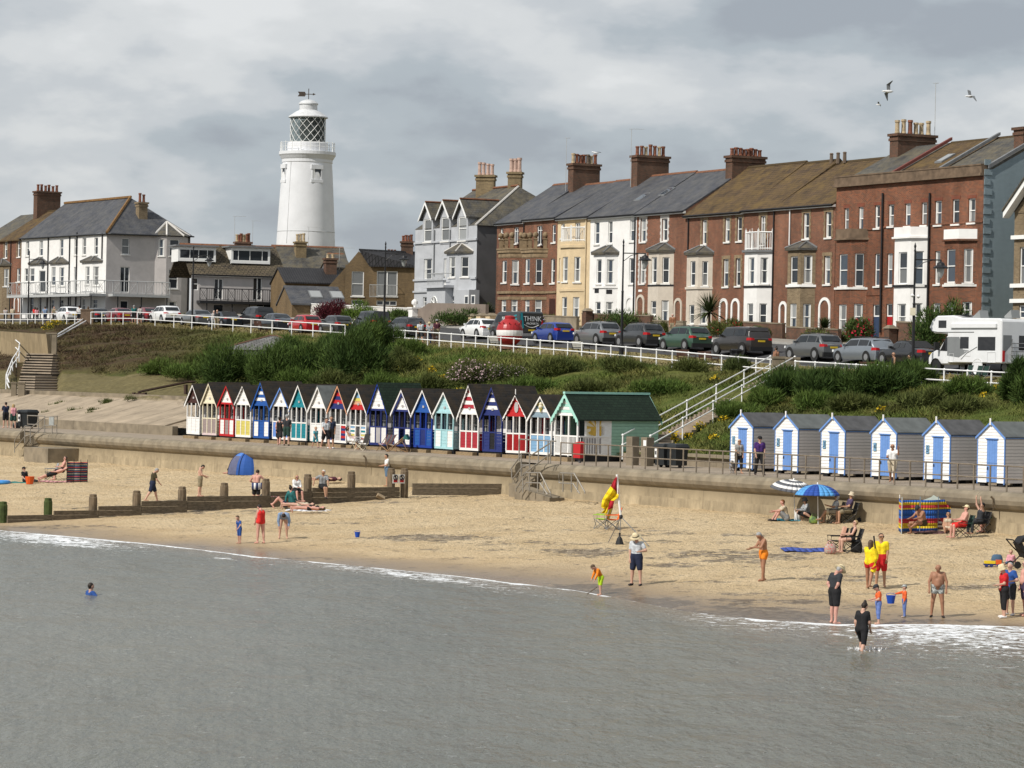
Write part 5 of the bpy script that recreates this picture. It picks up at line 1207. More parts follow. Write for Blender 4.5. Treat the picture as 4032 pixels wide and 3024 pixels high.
# railings
def rail(label,pts,zs,tops,m,n,group,r=.032,rp=.04,name='railing',ball=None,posts=None):
 """pts(f) -> ground point for f in 0..1; tops: heights of the rails; n posts"""
 c=pts(.5);root=empty(name,c,label,'railing',group,world=True)
 for h in tops:
  N=max(2,n);mb=MB();mb.tube([pts(i/(N-1))+Vector((0,0,h))for i in range(N)],r,6);mb.build('rail',m,root)
 H=max(tops)
 for f in(posts if posts is not None else[i/(n-1)for i in range(n)]):
  p=pts(f);mb=MB();mb.tube([p-Vector((0,0,.25)),p+Vector((0,0,H+.02))],rp,6)
  if ball:
   for h in tops:mb.lathe([(.01,h-ball),(ball*.8,h-ball*.6),(ball,h),(ball*.8,h+ball*.6),(.01,h+ball)],p,8)
  mb.build('post',m,root)
 return root
WR=mat('white_rail_paint',(0.80,0.80,0.79),.5,.05,4,dirt=.1)
def lerp(a,b,f):return a+(b-a)*f
a0,a1=prom_a(2207,.35,1830),prom_a(4096,.35,1950)
rail('weathered pipe railing along the edge of the promenade on the right',lambda f:prom(lerp(a0,a1,f),.35,2.88),0,(1.1,.58),rust,35,'railings')
t0,t1=cliff_t(1551,0,1330),cliff_t(3047,0,1450)
rail('white railing along the cliff top in front of the terrace',lambda f:cliff(lerp(t0,t1,f),0,0),0,(1.08,.52),WR,28,'white cliff-top railings',r=.042,rp=.05,ball=.075)
t2,t3=cliff_t(3131,-1.0,1450),cliff_t(4200,-1.0,1500)
rail('white railing along the cliff top in front of the motorhome',lambda f:cliff(lerp(t2,t3,f),-1.0,0),0,(1.08,.5),WR,13,'white cliff-top railings',r=.042,rp=.05,ball=.075)
pl_=[358,401,438,485,541,611,685,756,835,918,989,1072,1149,1233,1302,1360];tl=[cliff_t(x,0,1280)for x in pl_]
rail('white railing along the cliff top in front of the corner house cars',lambda f:cliff(lerp(tl[0],tl[-1],f),0,.1),0,(1.12,.5),WR,16,'white cliff-top railings',r=.042,rp=.05,posts=[(t-tl[0])/(tl[-1]-tl[0])for t in tl])
ta,tb=cliff_t(-60,0,1260),cliff_t(328,0,1260)
rail('white railing along the cliff top at the far left',lambda f:cliff(lerp(ta,tb,f),0,.0),0,(1.1,.5),WR,14,'white cliff-top railings',r=.042,rp=.05)
# stair down the cliff with white handrails (right)
A,Bq=prom(prom_a(2505,6.5,1790),6.5,3.0),cliff(cliff_t(3080,-.6,1470),-.6)
Bq=Vector((Bq.x,Bq.y,Bq.z));dirv=(Bq-A);sd=Vector((dirv.y,-dirv.x,0)).normalized()*-1
root=empty('cliff_steps',(A+Bq)/2,'concrete steps climbing the bank between white handrails','steps',world=True)
N=34
for i in range(N):
 p=A+dirv*(i/N);q=A+dirv*((i+1)/N);mb=MB();w=sd*.7;zt=q.z+.25
 mb.hexa([Vector((*(p-w).xy,p.z-1.2)),Vector((*(q-w).xy,p.z-1.2)),Vector((*(q+w).xy,p.z-1.2)),Vector((*(p+w).xy,p.z-1.2)),Vector((*(p-w).xy,zt)),Vector((*(q-w).xy,zt)),Vector((*(q+w).xy,zt)),Vector((*(p+w).xy,zt))]);mb.build('step',conc,root)
for sg,lab,hs in((-1,'white handrail on the bank side of the cliff steps',(1.0,.55)),(1,'white handrail on the near side of the cliff steps',(1.0,.5))):
 rail(lab,lambda f,sg=sg:A+dirv*f+sd*sg*.75+Vector((0,0,.3)),0,hs,WR,6,'stair handrails',r=.034,rp=.04,ball=.07,name='handrail')
def pillar(label,p,w,h,m=concd,cap=True):
 root=empty('pillar',p,label,'pillar','concrete pillars at the cliff steps')
 mb=MB();mb.box(-w/2,-w/2,-.5,w/2,w/2,h);mb.build('shaft',m,root)
 if cap:mb=MB();mb.box(-w/2-.05,-w/2-.05,h,w/2+.05,w/2+.05,h+.14);mb.build('cap',m,root)
 return root
for x,y,lab in((3064,1460,'left concrete pillar at the top of the cliff steps'),(3121,1450,'right concrete pillar at the top of the cliff steps')):pillar(lab,cliff(cliff_t(x,-.2,y),-.2),.72,1.15)
for x,lab,sgn in((2491,'left concrete pillar at the foot of the cliff steps',0),(2549,'concrete pillar with small notice at the foot of the cliff steps',1)):
 p=prom(prom_a(x,3.9,1780),3.9,PZ);r_=pillar(lab,p,.46,1.42,cap=False);r_.rotation_euler=(0,0,R(-53))
 if sgn:
  mb=MB();mb.box(-.02,-.26,1.0,.2,-.235,1.28);mb.build('notice',wpaint,r_)
# beach steps through the wall with pipe handrails
def pxtube(mb,P,pts,r=.035):mb.tube([P.pt(*P.sz(x,y),0)for x,y in pts],r,6)
WPl=Plane(prom(0,-.9).xy,-PV)
k4=crop(1950,1450,2.765)
def pline(P,*v):c=k4(*v);return[(c[i],c[i+1])for i in range(0,len(c),2)]
root=empty('beach_steps',prom((aS0+aS1)/2,-.8,1.2),'concrete beach steps through the sea wall beside the groyne','steps',world=True)
am=(aS0+aS1)/2
for i in range(6):
 z1=2.82-i*.19;b1=.4-i*.2;mb=MB();mb.hexa([prom(aS0+.02,b1-.3,.6),prom(aS1-.02,b1-.3,.6),prom(aS1-.02,b1,.6),prom(aS0+.02,b1,.6),prom(aS0+.02,b1-.3,z1),prom(aS1-.02,b1-.3,z1),prom(aS1-.02,b1,z1),prom(aS0+.02,b1,z1)]);mb.build('step',concd,root)
mb=MB();c0_=aS0-2.5;l0,l1=prom_a(2046,-1.3,1900),prom_a(2185,-1.3,1930);mb.hexa([prom(l0,-1.6,.5),prom(l1,-1.6,.5),prom(l1,-.7,.5),prom(l0,-.7,.5),prom(l0,-1.6,1.8),prom(l1,-1.6,1.35),prom(l1,-.7,1.35),prom(l0,-.7,1.8)]);mb.build('landing',concd,root)
for lab,lines in(('upper pipe handrails of the beach steps',[pline(WPl,160,1110,280,950),pline(WPl,190,1210,285,1080,375,1050),pline(WPl,283,925,375,925),pline(WPl,283,920,283,1175),pline(WPl,373,920,373,1100),pline(WPl,373,960,605,810),pline(WPl,300,1160,605,925),pline(WPl,600,785,600,1040),pline(WPl,180,1095,180,1200),pline(WPl,260,780,260,1015),pline(WPl,260,772,660,795),pline(WPl,470,790,470,1030),pline(WPl,575,795,575,1035),pline(WPl,283,1055,373,1055)]),('left lower pipe handrails on the sand by the beach steps',[pline(WPl,225,1345,228,1310,340,1137,490,1137,602,1360,602,1385),pline(WPl,262,1350,340,1245,490,1250,570,1375),pline(WPl,300,1200,300,1350),pline(WPl,372,1135,372,1340),pline(WPl,463,1135,463,1350),pline(WPl,527,1215,527,1370)]),('right lower pipe handrails on the sand by the beach steps',[pline(WPl,695,1250,692,1165,710,1140,860,1145,975,1345,975,1365),pline(WPl,692,1240,710,1250,850,1255,920,1365),pline(WPl,738,1140,738,1345),pline(WPl,830,1145,828,1350),pline(WPl,897,1200,895,1350)])):
 P_=WPl if 'upper' in lab else WPl.shift(1.1);r2=empty('handrail',P_.pt(*P_.sz(*lines[0][0])),lab,'handrail','beach step handrails',world=True)
 for ln in lines:mb=MB();pxtube(mb,P_,ln);mb.build('pipe',galv,r2)
LPl=Plane(prom(0,-.8).xy,-PV);root=empty('beach_steps',prom((aL0+aL1)/2,-.8,1.5),'concrete landing and steps in the sea wall at the far left','steps',world=True)
a_,b_=prom_a(190,-2.4,1750),prom_a(95,-2.4,1750)
mb=MB();mb.hexa([prom(a_,-2.4,.5),prom(b_,-2.4,.5),prom(b_,-.2,.5),prom(a_,-.2,.5),prom(a_,-2.4,2.05),prom(b_,-2.4,2.05),prom(b_,-.2,2.05),prom(a_,-.2,2.05)]);mb.build('landing',concd,root)
for i in range(4):mb=MB();mb.hexa([prom(aL0,-.2,2.0),prom(aL1,-.2,2.0),prom(aL1,.6-i*.2,2.0),prom(aL0,.6-i*.2,2.0),prom(aL0,-.2,2.85-.2*(3-i)),prom(aL1,-.2,2.85-.2*(3-i)),prom(aL1,.6-i*.2,2.85-.2*(3-i)),prom(aL0,.6-i*.2,2.85-.2*(3-i))]);mb.build('step',concd,root)
k1=crop(0,1200,2.765)
def pl1(*v):c=k1(*v);return[(c[i],c[i+1])for i in range(0,len(c),2)]
r2=empty('handrail',LPl.pt(*LPl.sz(110,1700)),'pipe handrails on the steps at the far left beside the black bins','handrail','beach step handrails',world=True)
for ln in(pl1(160,1610,160,1475,275,1320,332,1325,332,1505),pl1(160,1570,275,1430,332,1415),pl1(270,1325,270,1505),pl1(332,1345,490,1225,625,1212,618,1405),pl1(332,1440,490,1315),pl1(487,1225,487,1400),pl1(300,1205,490,1213),pl1(302,1205,302,1300,415,1305),pl1(418,1210,418,1400),pl1(568,1315,568,1405),pl1(490,1315,618,1315)):mb=MB();pxtube(mb,LPl,ln);mb.build('pipe',galv,r2)
h=LPl.box(k1(537,1220,588,1310));mb=MB();mb.ob(LPl,h[0],h[1],-.02,.02,h[2],h[3]);mb.build('notice_back',mat('notice_grey',(0.3,0.32,0.32),.6),r2)
# stairs up the cliff on the left
root=empty('cliff_steps',hill_at(150,1480),'broad flight of concrete steps up the bank at the left','steps',world=True)
SPl0,SPl1=hill_at(120,1560),hill_at(160,1395)
n_=16
for i in range(n_):
 f=i/(n_-1);y=lerp(1556,1398,f)-(4 if i>7 else 0);xl=lerp(65,105,f);xr=lerp(195,215,f)if i>7 else lerp(140,150,f)
 pL,pR=hill_at(xl,y),hill_at(xr,y);D=(pL.y+pR.y)/2
 z=at((xl+xr)/2,y,D).z;d=Vector((pR.x-pL.x,pR.y-pL.y,0)).normalized();nb=Vector((-d.y,d.x,0))
 p0=Vector((pL.x,pL.y,z));p1=p0+d*(pR.xy-pL.xy).length;up=Vector((0,0,.04))
 mb=MB();dn=Vector((0,0,-.06));f_=nb*-.12;mb.hexa([p0+dn+f_,p1+dn+f_,p1+nb*3+dn,p0+nb*3+dn,p0+up+f_,p1+up+f_,p1+nb*3+up,p0+nb*3+up]);st_=mb.build('step',conc,root);mb=MB();dn=Vector((0,0,-1.2));u2=Vector((0,0,-.06));mb.hexa([p0+dn,p1+dn,p1+nb*3+dn,p0+nb*3+dn,p0+u2,p1+u2,p1+nb*3+u2,p0+nb*3+u2]);mb.build('riser',mat('shaded_riser',(.06,.05,.04),.95),st_)  # riser colour darkened to stand for shade on the step fronts
HL=lambda x,y,h=0:hill_at(x,y)+Vector((0,0,h))
def hp(x,y,yb):
 """point above the bank: foot at (x, yb), seen at (x, y)"""
 b=hill_at(x,yb);return at(x,y,b.y)
r2=empty('handrail',hill_at(50,1500),'curving white handrail beside the steps at the left edge','handrail','stair handrails',world=True)
ub=[(5,1333,1384),(60,1337,1390),(78,1352,1410),(74,1377,1425),(50,1412,1455),(25,1475,1520),(36,1505,1545)]
mb=MB();mb.tube([hp(*u)for u in ub],.05,6);mb.build('rail',WR,r2);mb=MB();mb.tube([hp(x,(y*.45+b*.55),b)for x,y,b in ub],.05,6);mb.build('rail',WR,r2)
for x,y,b in((5,1333,1384),(22,1334,1386),(43,1336,1388),(56,1337,1390),(76,1356,1418),(65,1390,1440),(50,1412,1458),(42,1430,1480),(30,1462,1512),(24,1478,1532)):mb=MB();mb.tube([hp(x,b+6,b),hp(x,y,b)],.045,6);mb.build('post',WR,r2)
gw0,gw1=hill_at(-40,1392),hill_at(196,1392)
r2=empty('retaining_wall',(gw0+gw1)/2,'plain concrete wall behind the steps at the left','wall',world=True)
ya=(1304,1318);D0,D1=gw0.y,gw1.y;mb=MB();q0,q1=at(-40,1302,D0),at(182,1316,D1)
mb.prism([gw0-Vector((0,0,1)),gw1-Vector((0,0,1)),q1,q0],[p+Vector((.2,.7,0))for p in(gw0-Vector((0,0,1)),gw1-Vector((0,0,1)),q1,q0)]);mb.build('wall_face',mat('ochre_concrete',(0.29,0.225,0.135),.92,.2,1.0,bump=.2,dirt=.3,stretch=(3,3,.5)),r2)
for x0_,x1_,yt,yb,lab in((182,200,1310,1385,'left of the two dark concrete posts above the left steps'),(204,223,1310,1392,'right of the two dark concrete posts above the left steps'),(45,64,1504,1562,'left dark concrete post at the foot of the left steps'),(73,98,1504,1562,'right dark concrete post at the foot of the left steps')):
 g=hill_at((x0_+x1_)/2,yb);w_=(x1_-x0_)*g.y/FPX;hh=(yb-yt)*g.y/FPX;r3=empty('pillar',g,lab,'pillar','dark concrete posts by the left steps')
 mb=MB();mb.box(-w_/2,-w_/2,-.6,w_/2,w_/2,hh-.12);mb.build('shaft',concd,r3);mb=MB();mb.box(-w_/2-.04,-w_/2-.04,hh-.12,w_/2+.04,w_/2+.04,hh);mb.build('cap',concd,r3)
r2=empty('handrail',hill_at(280,1300),'double white handrail up the bank to the cliff top at the left','handrail','stair handrails',world=True)
for(x0_,y0_,x1_,y1_)in((222,1320,328,1256),(222,1329,345,1260)):mb=MB();mb.tube([at(x0_,y0_,hill_at(222,1340).y),at(x1_,y1_,float(Drail(ray(330,1260)[0])))],.06,6);mb.build('rail',WR,r2)
pillar('brown gate pillar on the cliff top between the two left railings',cliff(cliff_t(338,.2,1250),.2),.9,1.35,mat('brown_pillar',(0.16,0.11,0.075),.9));pillar('second brown gate pillar on the cliff top at the left',cliff(cliff_t(354,.2,1250),.2),.7,1.35,mat('brown_pillar',(0,0,0)))
r2=empty('handrail',hill_at(620,1530),'low brown handrail slanting across the lawn behind the first hut','handrail',world=True)
bw=mat('brown_wood',(0.06,0.036,0.026),.85,.25,6);mb=MB();mb.tube([hp(545,1545,1560),hp(560,1540,1556),hp(740,1504,1520),hp(770,1503,1520)],.09,5);mb.build('rail',bw,r2)
for x,y,b in((528,1545,1562),(572,1545,1562),(732,1514,1560)):mb=MB();mb.tube([hp(x,b+4,b),hp(x,y,b)],.14,4);mb.build('post',bw,r2)
mb=MB();mb.prism([hp(530,1548,1562),hp(570,1548,1562),hp(570,1563,1562),hp(530,1563,1562)],[p+Vector((0,.3,0))for p in(hp(530,1548,1562),hp(570,1548,1562),hp(570,1563,1562),hp(530,1563,1562))]);mb.build('panel',bw,r2)
# beach huts
HZ=R(-53.13)
def paint(name,c):return mat('hut_'+name,c,.6,.07,3,stretch=(1,1,3),dirt=.08)
PT=dict(white=paint('white',(.80,.79,.77)),brown=paint('brown',(.055,.022,.018)),cream=paint('cream',(.72,.66,.50)),red=paint('red',(.46,.018,.022)),yellow=paint('yellow',(.60,.52,.13)),blue=paint('blue',(.015,.085,.33)),sky=paint('sky',(.13,.26,.62)),teal=paint('teal',(.012,.21,.26)),navy=paint('navy',(.018,.03,.145)),royal=paint('royal',(.012,.045,.30)),salmon=paint('salmon',(.62,.33,.20)),aqua=paint('aqua',(.36,.60,.64)),crimson=paint('crimson',(.36,.025,.04)),powder=paint('powder',(.20,.37,.56)),mint=paint('mint',(.36,.66,.57)),green=paint('green',(.29,.48,.37)),pink=paint('pink',(.62,.50,.50)),mauve=paint('mauve',(.30,.24,.23)),grey=paint('grey',(.42,.40,.40)),greyblue=paint('greyblue',(.22,.30,.36)),orange=paint('orange',(.70,.30,.13)),black=paint('black',(.012,.012,.014)),dgrey=paint('dgrey',(.10,.10,.105)),palegrey=paint('palegrey',(.33,.315,.315)),hblue=paint('hblue',(.14,.275,.60)),hgrey=paint('hgrey',(.66,.62,.59)))
felt=brickmat('black_felt',(0.030,0.029,0.029),(0.022,0.022,0.022),(0.012,0.012,0.012),bw=1.2,bh=.16,msize=.008,stain=.35,rough=.9,lich=(0.10,0.06,0.02,.35))
feltg=mat('grey_felt',(0.12,0.13,0.128),.9,.2,2);feltb=mat('dark_grey_felt',(0.085,0.085,0.088),.9,.25,2);greent=brickmat('green_felt_tile',(0.018,0.035,0.022),(0.012,0.024,0.016),(0.006,0.009,0.007),bw=.3,bh=.17,msize=.012,stain=.3,rough=.9)
stepm=mat('hut_step_wood',(0.26,0.19,0.11),.9,.25,4,stretch=(1,1,6));hutglass=glassmat('hut_glass',(0.055,0.065,0.07),.08);hutin=mat('hut_inside',(0.13,0.125,0.12),.9,.3,2)
def txt(body,size,m,parent,loc,rot=(R(90),0,0),name='lettering',ext=.004,sx=1.0):
 cu=bpy.data.curves.new(name,'FONT');cu.body=body;cu.size=size;cu.extrude=ext;cu.align_x='CENTER';cu.align_y='CENTER';cu.materials.append(m)
 t=bpy.data.objects.new(name,cu);COL.objects.link(t)
 bpy.context.view_layer.update();me=bpy.data.meshes.new_from_object(t.evaluated_get(bpy.context.evaluated_depsgraph_get()));bpy.data.objects.remove(t)
 me.materials.clear();me.materials.append(m)
 o=bpy.data.objects.new(name,me);COL.objects.link(o);o.location=loc;o.rotation_euler=rot;o.scale=(sx,1,1);o.parent=parent;return o
def part(mb,nm,m,root,**k):return mb.build(nm,m,root,**k)
def bargeboards(root,W,ze,za,y,m,w=.105,over=.17,scal=False,y2=None):
 for sg in(-1,1):
  x0,z0=sg*(W/2+over),ze-over*(za-ze)/(W/2);lo=[];hi=[]
  sl=(za-ze)/(W/2);d=w*math.sqrt(1+sl*sl)
  if scal:
   n=7;pts=[(0,za),(x0,z0)]
   for k in range(n):
    f0,f1=1-k/n,1-(k+.5)/n;pts+=[(x0*f0,za+(z0-za)*f0-d),(x0*f1,za+(z0-za)*f1-d*.6)]
   pts+=[(0,za-d*.8)]
  else:pts=[(0,za),(x0,z0),(x0,z0-d),(0,za-d)]
  lo=[(x,y-.04,z)for x,z in pts];hi=[(x,y+.005,z)for x,z in pts]
  mb=MB();mb.prism(lo,hi);part(mb,'bargeboard',m,root)
def gable_boards(root,W,ze,za,y,cols,n):
 for k in range(n):
  z0,z1=ze+(za-ze)*k/n,ze+(za-ze)*(k+1)/n-.008;h0,h1=W/2*(1-k/n),W/2*(1-(k+1)/n+.004)
  mb=MB();mb.prism([(-h0,y-.022,z0),(h0,y-.022,z0),(h1,y-.012,z1),(-h1,y-.012,z1)],[(-h0,y+.02,z0),(h0,y+.02,z0),(h1,y+.02,z1),(-h1,y+.02,z1)])
  part(mb,'gable_board',PT[cols[k%len(cols)]],root)
def hutroof(root,W,ze,za,dep,m,over=.2,fr=.16,th=.05):
 sl=(za-ze)/(W/2)
 for sg in(-1,1):
  x0,z0=sg*(W/2+over),ze-over*sl;mb=MB()
  mb.prism([(0,-fr,za),(x0,-fr,z0),(x0,dep+.1,z0),(0,dep+.1,za)],[(0,-fr,za+th),(x0,-fr,z0+th),(x0,dep+.1,z0+th),(0,dep+.1,za+th)]);part(mb,'roof',m,root,uv=True)
def hut(x,label,barge,gable,post,panel,door,back='white',side='white',base='black',ny=6,W=1.72,ze=2.28,dz=0.0,scal=False,rf=None,step=False,inner=None,plate=None,za=None,doorgap=False,balus=False,glz=False,vert=False,b=3.9,dep=2.7):
 a=prom_a(x,b,1600);p=prom(a,b,PZ);root=empty('beach_hut',p,label,'beach hut','painted beach huts in the long row',rz=HZ+rng.uniform(-.02,.02))
 root.rotation_euler[1]=rng.uniform(-.008,.008);zb=.26;za=za or ze+1.05+dz;pd=.75
 mb=MB();mb.box(-W/2,.03,.0,W/2,dep,zb);part(mb,'plinth',PT['black'],root)
 mb=MB();mb.box(-W/2+.1,-.32,0,W/2-.1,-.02,.17);part(mb,'step',stepm,root)
 mb=MB();mb.box(-W/2,-.02,zb,W/2,.05,zb+.13);part(mb,'sill_board',PT[base if base!='black' else post],root)
 mb=MB();mb.box(-W/2+.03,pd,zb,W/2-.03,dep,ze);part(mb,'cabin',PT[back],root)
 mb=MB();mb.prism([(-W/2,.04,ze-.02),(W/2,.04,ze-.02),(0,.04,za-.04)],[(-W/2,dep-.02,ze-.02),(W/2,dep-.02,ze-.02),(0,dep-.02,za-.04)]);part(mb,'loft',PT[side],root)
 if glz or rng.random()<.6:
  for xc in(-.5,.5):
   mb=MB();mb.box(xc-.2,pd-.03,1.2,xc+.2,pd-.004,2.05);g=part(mb,'cabin_window',hutglass,root);mb=MB();mb.box(xc-.012,pd-.045,1.2,xc+.012,pd-.031,2.05);mb.box(xc-.2,pd-.044,1.6,xc+.2,pd-.032,1.63);part(mb,'glazing_bar',PT['white'],g)
 mb=MB();mb.box(-.26,pd-.035,zb+.05,.26,pd-.003,2.08);part(mb,'cabin_door',PT[rng.choice(['grey','palegrey','white',back])],root)
 for sg in(-1,1):
  xs=sg*(W/2-.025)
  for k in range(5):mb=MB();mb.box(xs-.02,.06,zb+.02+k*.18,xs+.02,dep-.01,zb+.19+k*.18);part(mb,'side_board',PT[side if not(panel in('teal','crimson','royal','navy','blue','powder'))else panel],root)
  mb=MB();mb.box(xs-.022,pd+.02,zb+.93,xs+.022,dep-.02,ze);part(mb,'side_panel',PT[side],root)
  for yy in(.62,):mb=MB();mb.box(xs-.035,yy,zb,xs+.035,yy+.07,ze);part(mb,'post',PT[post],root)
  mb=MB();mb.box(xs-.03,.07,zb+.93,xs+.03,.6,zb+1.0);part(mb,'side_rail',PT[post],root)
 ps=(-W/2+.035,-.27,.27,W/2-.035)
 for xx in ps:mb=MB();mb.box(xx-.038,-.03,zb+.1,xx+.038,.045,ze);part(mb,'post',PT[post],root)
 for i,(x0,x1)in enumerate(((ps[0]+.04,ps[1]-.04),(ps[1]+.04,ps[2]-.04),(ps[2]+.04,ps[3]-.04))):
  pc=panel if i!=1 else door;pc=pc if isinstance(pc,(list,tuple))else[pc]
  if pc[0]is not None:
   if balus:
    for k in range(5):xx=x0+(x1-x0)*(k+.5)/5;mb=MB();mb.box(xx-.025,.0,zb+.13,xx+.025,.03,zb+.98);part(mb,'baluster',PT[pc[0]],root)
   elif vert:
    for k in range(4):w_=(x1-x0)/4;mb=MB();mb.box(x0+w_*k,.0,zb+.13,x0+w_*(k+1)-.01,.03,zb+.98);part(mb,'panel_board',PT[pc[k%len(pc)]],root)
   else:
    n=5 if len(pc)<5 else len(pc)
    for k in range(n):h_=.85/n;mb=MB();mb.box(x0,.0,zb+.13+h_*k,x1,.03,zb+.13+h_*(k+1)-.008);part(mb,'panel_board',PT[pc[k%len(pc)]],root)
  mb=MB();mb.box(x0,-.02,zb+.99,x1,.035,zb+1.06)
  if not(doorgap and i==1):part(mb,'rail',PT[post],root)
 mb=MB();mb.box(-W/2,-.035,ze-.1,W/2,.05,ze+.01);part(mb,'head_beam',PT[gable[0]if gable[0]!='white' else post],root)
 gable_boards(root,W,ze+.01,za-.02,.02,gable,ny)
 bargeboards(root,W,ze,za+.05,-.1,PT[barge],scal=scal)
 if inner:bargeboards(root,W*.86,ze+.06,za-.14,-.06,PT[inner],w=.13,over=.12)
 hutroof(root,W,ze,za,dep,rf or felt)
 if plate:mb=MB();mb.cbox((0,-.03,ze+.34),plate[:3]);part(mb,'name_plate',PT[plate[3]],root)
 else:mb=MB();mb.cbox((0,-.025,ze+.22),(.16,.03,.12));part(mb,'name_plate',PT['grey'],root)
 return root
hut(763,'white beach hut with dark brown gable, first at the left end of the row','white',['brown'],'white','white','white',back='palegrey',W=1.6)
hut(827,'all cream beach hut with mauve lower panels','cream',['cream'],'cream','mauve','mauve',back='grey',side='cream',base='pink',dz=.12)
hut(895,'beach hut with red frame and white gable','red',['white'],'red','white','mauve',back='white',side='red',base='red')
hut(960,'white beach hut with pale yellow lower panels','white',['white'],'white','yellow','yellow',back='grey',scal=True,glz=True)
hut(1031,'blue beach hut with broad blue and white gable stripes','blue',['blue','white'],'blue','white','blue',back='palegrey',side='blue',base='blue',dz=.28,ny=7,step=True)
hut(1107,'white beach hut with sky blue bargeboards and panels','sky',['white'],'white','sky','sky',back='navy')
hut(1179,'beach hut with teal gable, teal panels and white frame','white',['teal'],'white','teal','teal',back='navy',side='teal',dz=.18)
hut(1256,'plain all white beach hut with dark interior','white',['white'],'white','white','white',back='dgrey',dz=.12,rf=feltg)
hut(1333,'beach hut with navy and red striped gable and panels','salmon',['navy','red'],'white',['navy','red','navy','red','navy','red'],'grey',back='palegrey',glz=True,dz=.22,ny=6)
hut(1412,'white beach hut with pastel rainbow striped gable and panels','white',['red','salmon','yellow','powder','teal','cream'],'white',['white','red','white','yellow','white','teal','white','powder'],None,back='dgrey',dz=.1)
hut(1492,'beach hut with royal blue bargeboards and grey slatted panels','royal',['white'],'navy','white','grey',back='palegrey',dz=.38,ny=7,scal=True,vert=True,glz=True,side='palegrey',rf=greent)
hut(1585,'white gabled beach hut with navy inner bargeboards behind the deckchairs','white',['white'],'navy','white',None,back='dgrey',inner='navy',side='navy',dz=.1)
hut(1668,'deep blue beach hut with white bargeboards','white',['blue'],'royal','blue','navy',back='palegrey',glz=True,side='royal',dz=.12)
hut(1751,'pale aqua beach hut with aqua half door','white',['aqua'],'aqua','white','aqua',back='palegrey',side='aqua',dz=.04)
hut(1850,'white beach hut with crimson gable stripes and crimson panels','white',['white','crimson'],'white','crimson','crimson',back='dgrey',glz=True,side='crimson',dz=.45,ny=7,scal=True)
hut(1942,'navy beach hut with navy and white gable stripes','navy',['navy','white'],'navy','navy','black',back='grey',side='navy',base='navy',dz=.4,ny=7)
h17=hut(2036,'beach hut with red gable, scalloped white boards and red balusters','white',['red'],'white','red','red',back='black',scal=True,balus=True,side='red',dz=-.02,W=1.8)
mb=MB();mb.lathe([(.01,-.02),(.16,-.02),(.18,.01),(.01,.012)],(0,0,0),14,M=Matrix.Translation((0,-.03,2.66))@Matrix.Rotation(R(90),4,'X')@Matrix.Scale(1.6,4,(0,1,0)));part(mb,'oval_emblem',PT['grey'],h17)
mb=MB();mb.tube([(0,-.1,3.25),(0,-.1,3.62)],.035,6,r2=.02);part(mb,'finial',PT['white'],h17)
h18=hut(2133,'white beach hut with an ice cream cone on its grey blue gable','white',['greyblue','white','greyblue','yellow'],'white','powder','powder',back='crimson',side='powder',W=1.8,glz=True,dz=-.02)
mb=MB();mb.lathe([(.01,-.22),(.1,0),(.11,.02)],(0,-.07,2.66),10);cn=part(mb,'cone',PT['yellow'],h18);mb=MB();mb.lathe([(.11,0),(.13,.07),(.08,.16),(.02,.19)],(0,-.07,2.68),10);mb.lathe([(.09,.15),(.1,.22),(.03,.3)],(0,-.07,2.68),10);part(mb,'scoop',PT['cream'],cn)
a=prom_a(2232,3.9,1600);root=empty('beach_hut',prom(a,3.9,PZ),'large green boarded beach hut with mint bargeboards and sunburst doors, last in the row','beach hut','painted beach huts in the long row',rz=HZ)
W,ze,za,dep,zb=1.95,2.32,3.42,5.3,.3
mb=MB();mb.box(-W/2+.05,.1,0,W/2-.05,dep-.05,zb);part(mb,'plinth',PT['black'],root)
mb=MB();mb.box(-W/2,-.5,0,W/2-.2,-.02,.2);part(mb,'step',stepm,root)
pd=1.55
for k in range(12):
 h_=(ze-zb)/12;z0=zb+h_*k
 mb=MB();mb.box(W/2-.03,pd+.62,z0,W/2+.012,dep,z0+h_-.012);part(mb,'side_board',PT['green'],root)
 mb=MB();mb.box(-W/2-.012,.7,z0,-W/2+.03,dep,z0+h_-.012);part(mb,'side_board',PT['green'],root)
mb=MB();mb.box(-W/2+.04,pd,zb,W/2-.04,dep-.01,ze);part(mb,'cabin',PT['dgrey'],root)
mb=MB();mb.box(W/2-.035,pd-.05,zb,W/2+.02,pd+.62,ze);part(mb,'door_frame',PT['white'],root)
for k in range(2):
 y0=.45+k*.82;mb=MB();mb.box(W/2-.05,y0,zb+.06,W/2+.005,y0+.8,ze-.05);d_=part(mb,'sunburst_door',PT['white'],root)
 mb=MB();mb.box(W/2+.006,y0+.1,zb+1.05,W/2+.012,y0+.7,ze-.16);part(mb,'door_panel',PT['cream'],d_)
 mb=MB();cy=y0+(.7 if k==0 else.1)
 for j in range(5):
  w0=(-80+j*40)*math.pi/180;sg=-1 if k==0 else 1
  for q_ in(0,):
   c0=Vector((W/2+.016,cy,zb+1.45));t0_=c0+Vector((0,sg*.6*math.cos(w0-.16),.5*math.sin(w0-.16)));t1_=c0+Vector((0,sg*.6*math.cos(w0+.16),.5*math.sin(w0+.16)));mb.face([c0,t0_,t1_])
 mb.box(W/2+.013,min(cy,cy+sg*.34),zb+1.05,W/2+.02,max(cy,cy+sg*.34),zb+1.5);part(mb,'sun',mat('sun_yellow',(.62,.40,.07),.7),d_)
 mb=MB();mb.box(W/2+.006,y0+.1,zb+.12,W/2+.012,y0+.7,zb+.9);part(mb,'door_panel',PT['palegrey'],d_)
ps=(-W/2+.04,-.42,.2,W/2-.04)
for xx in ps:mb=MB();mb.box(xx-.045,-.03,zb-.05,xx+.045,.05,ze);part(mb,'post',PT['white'],root)
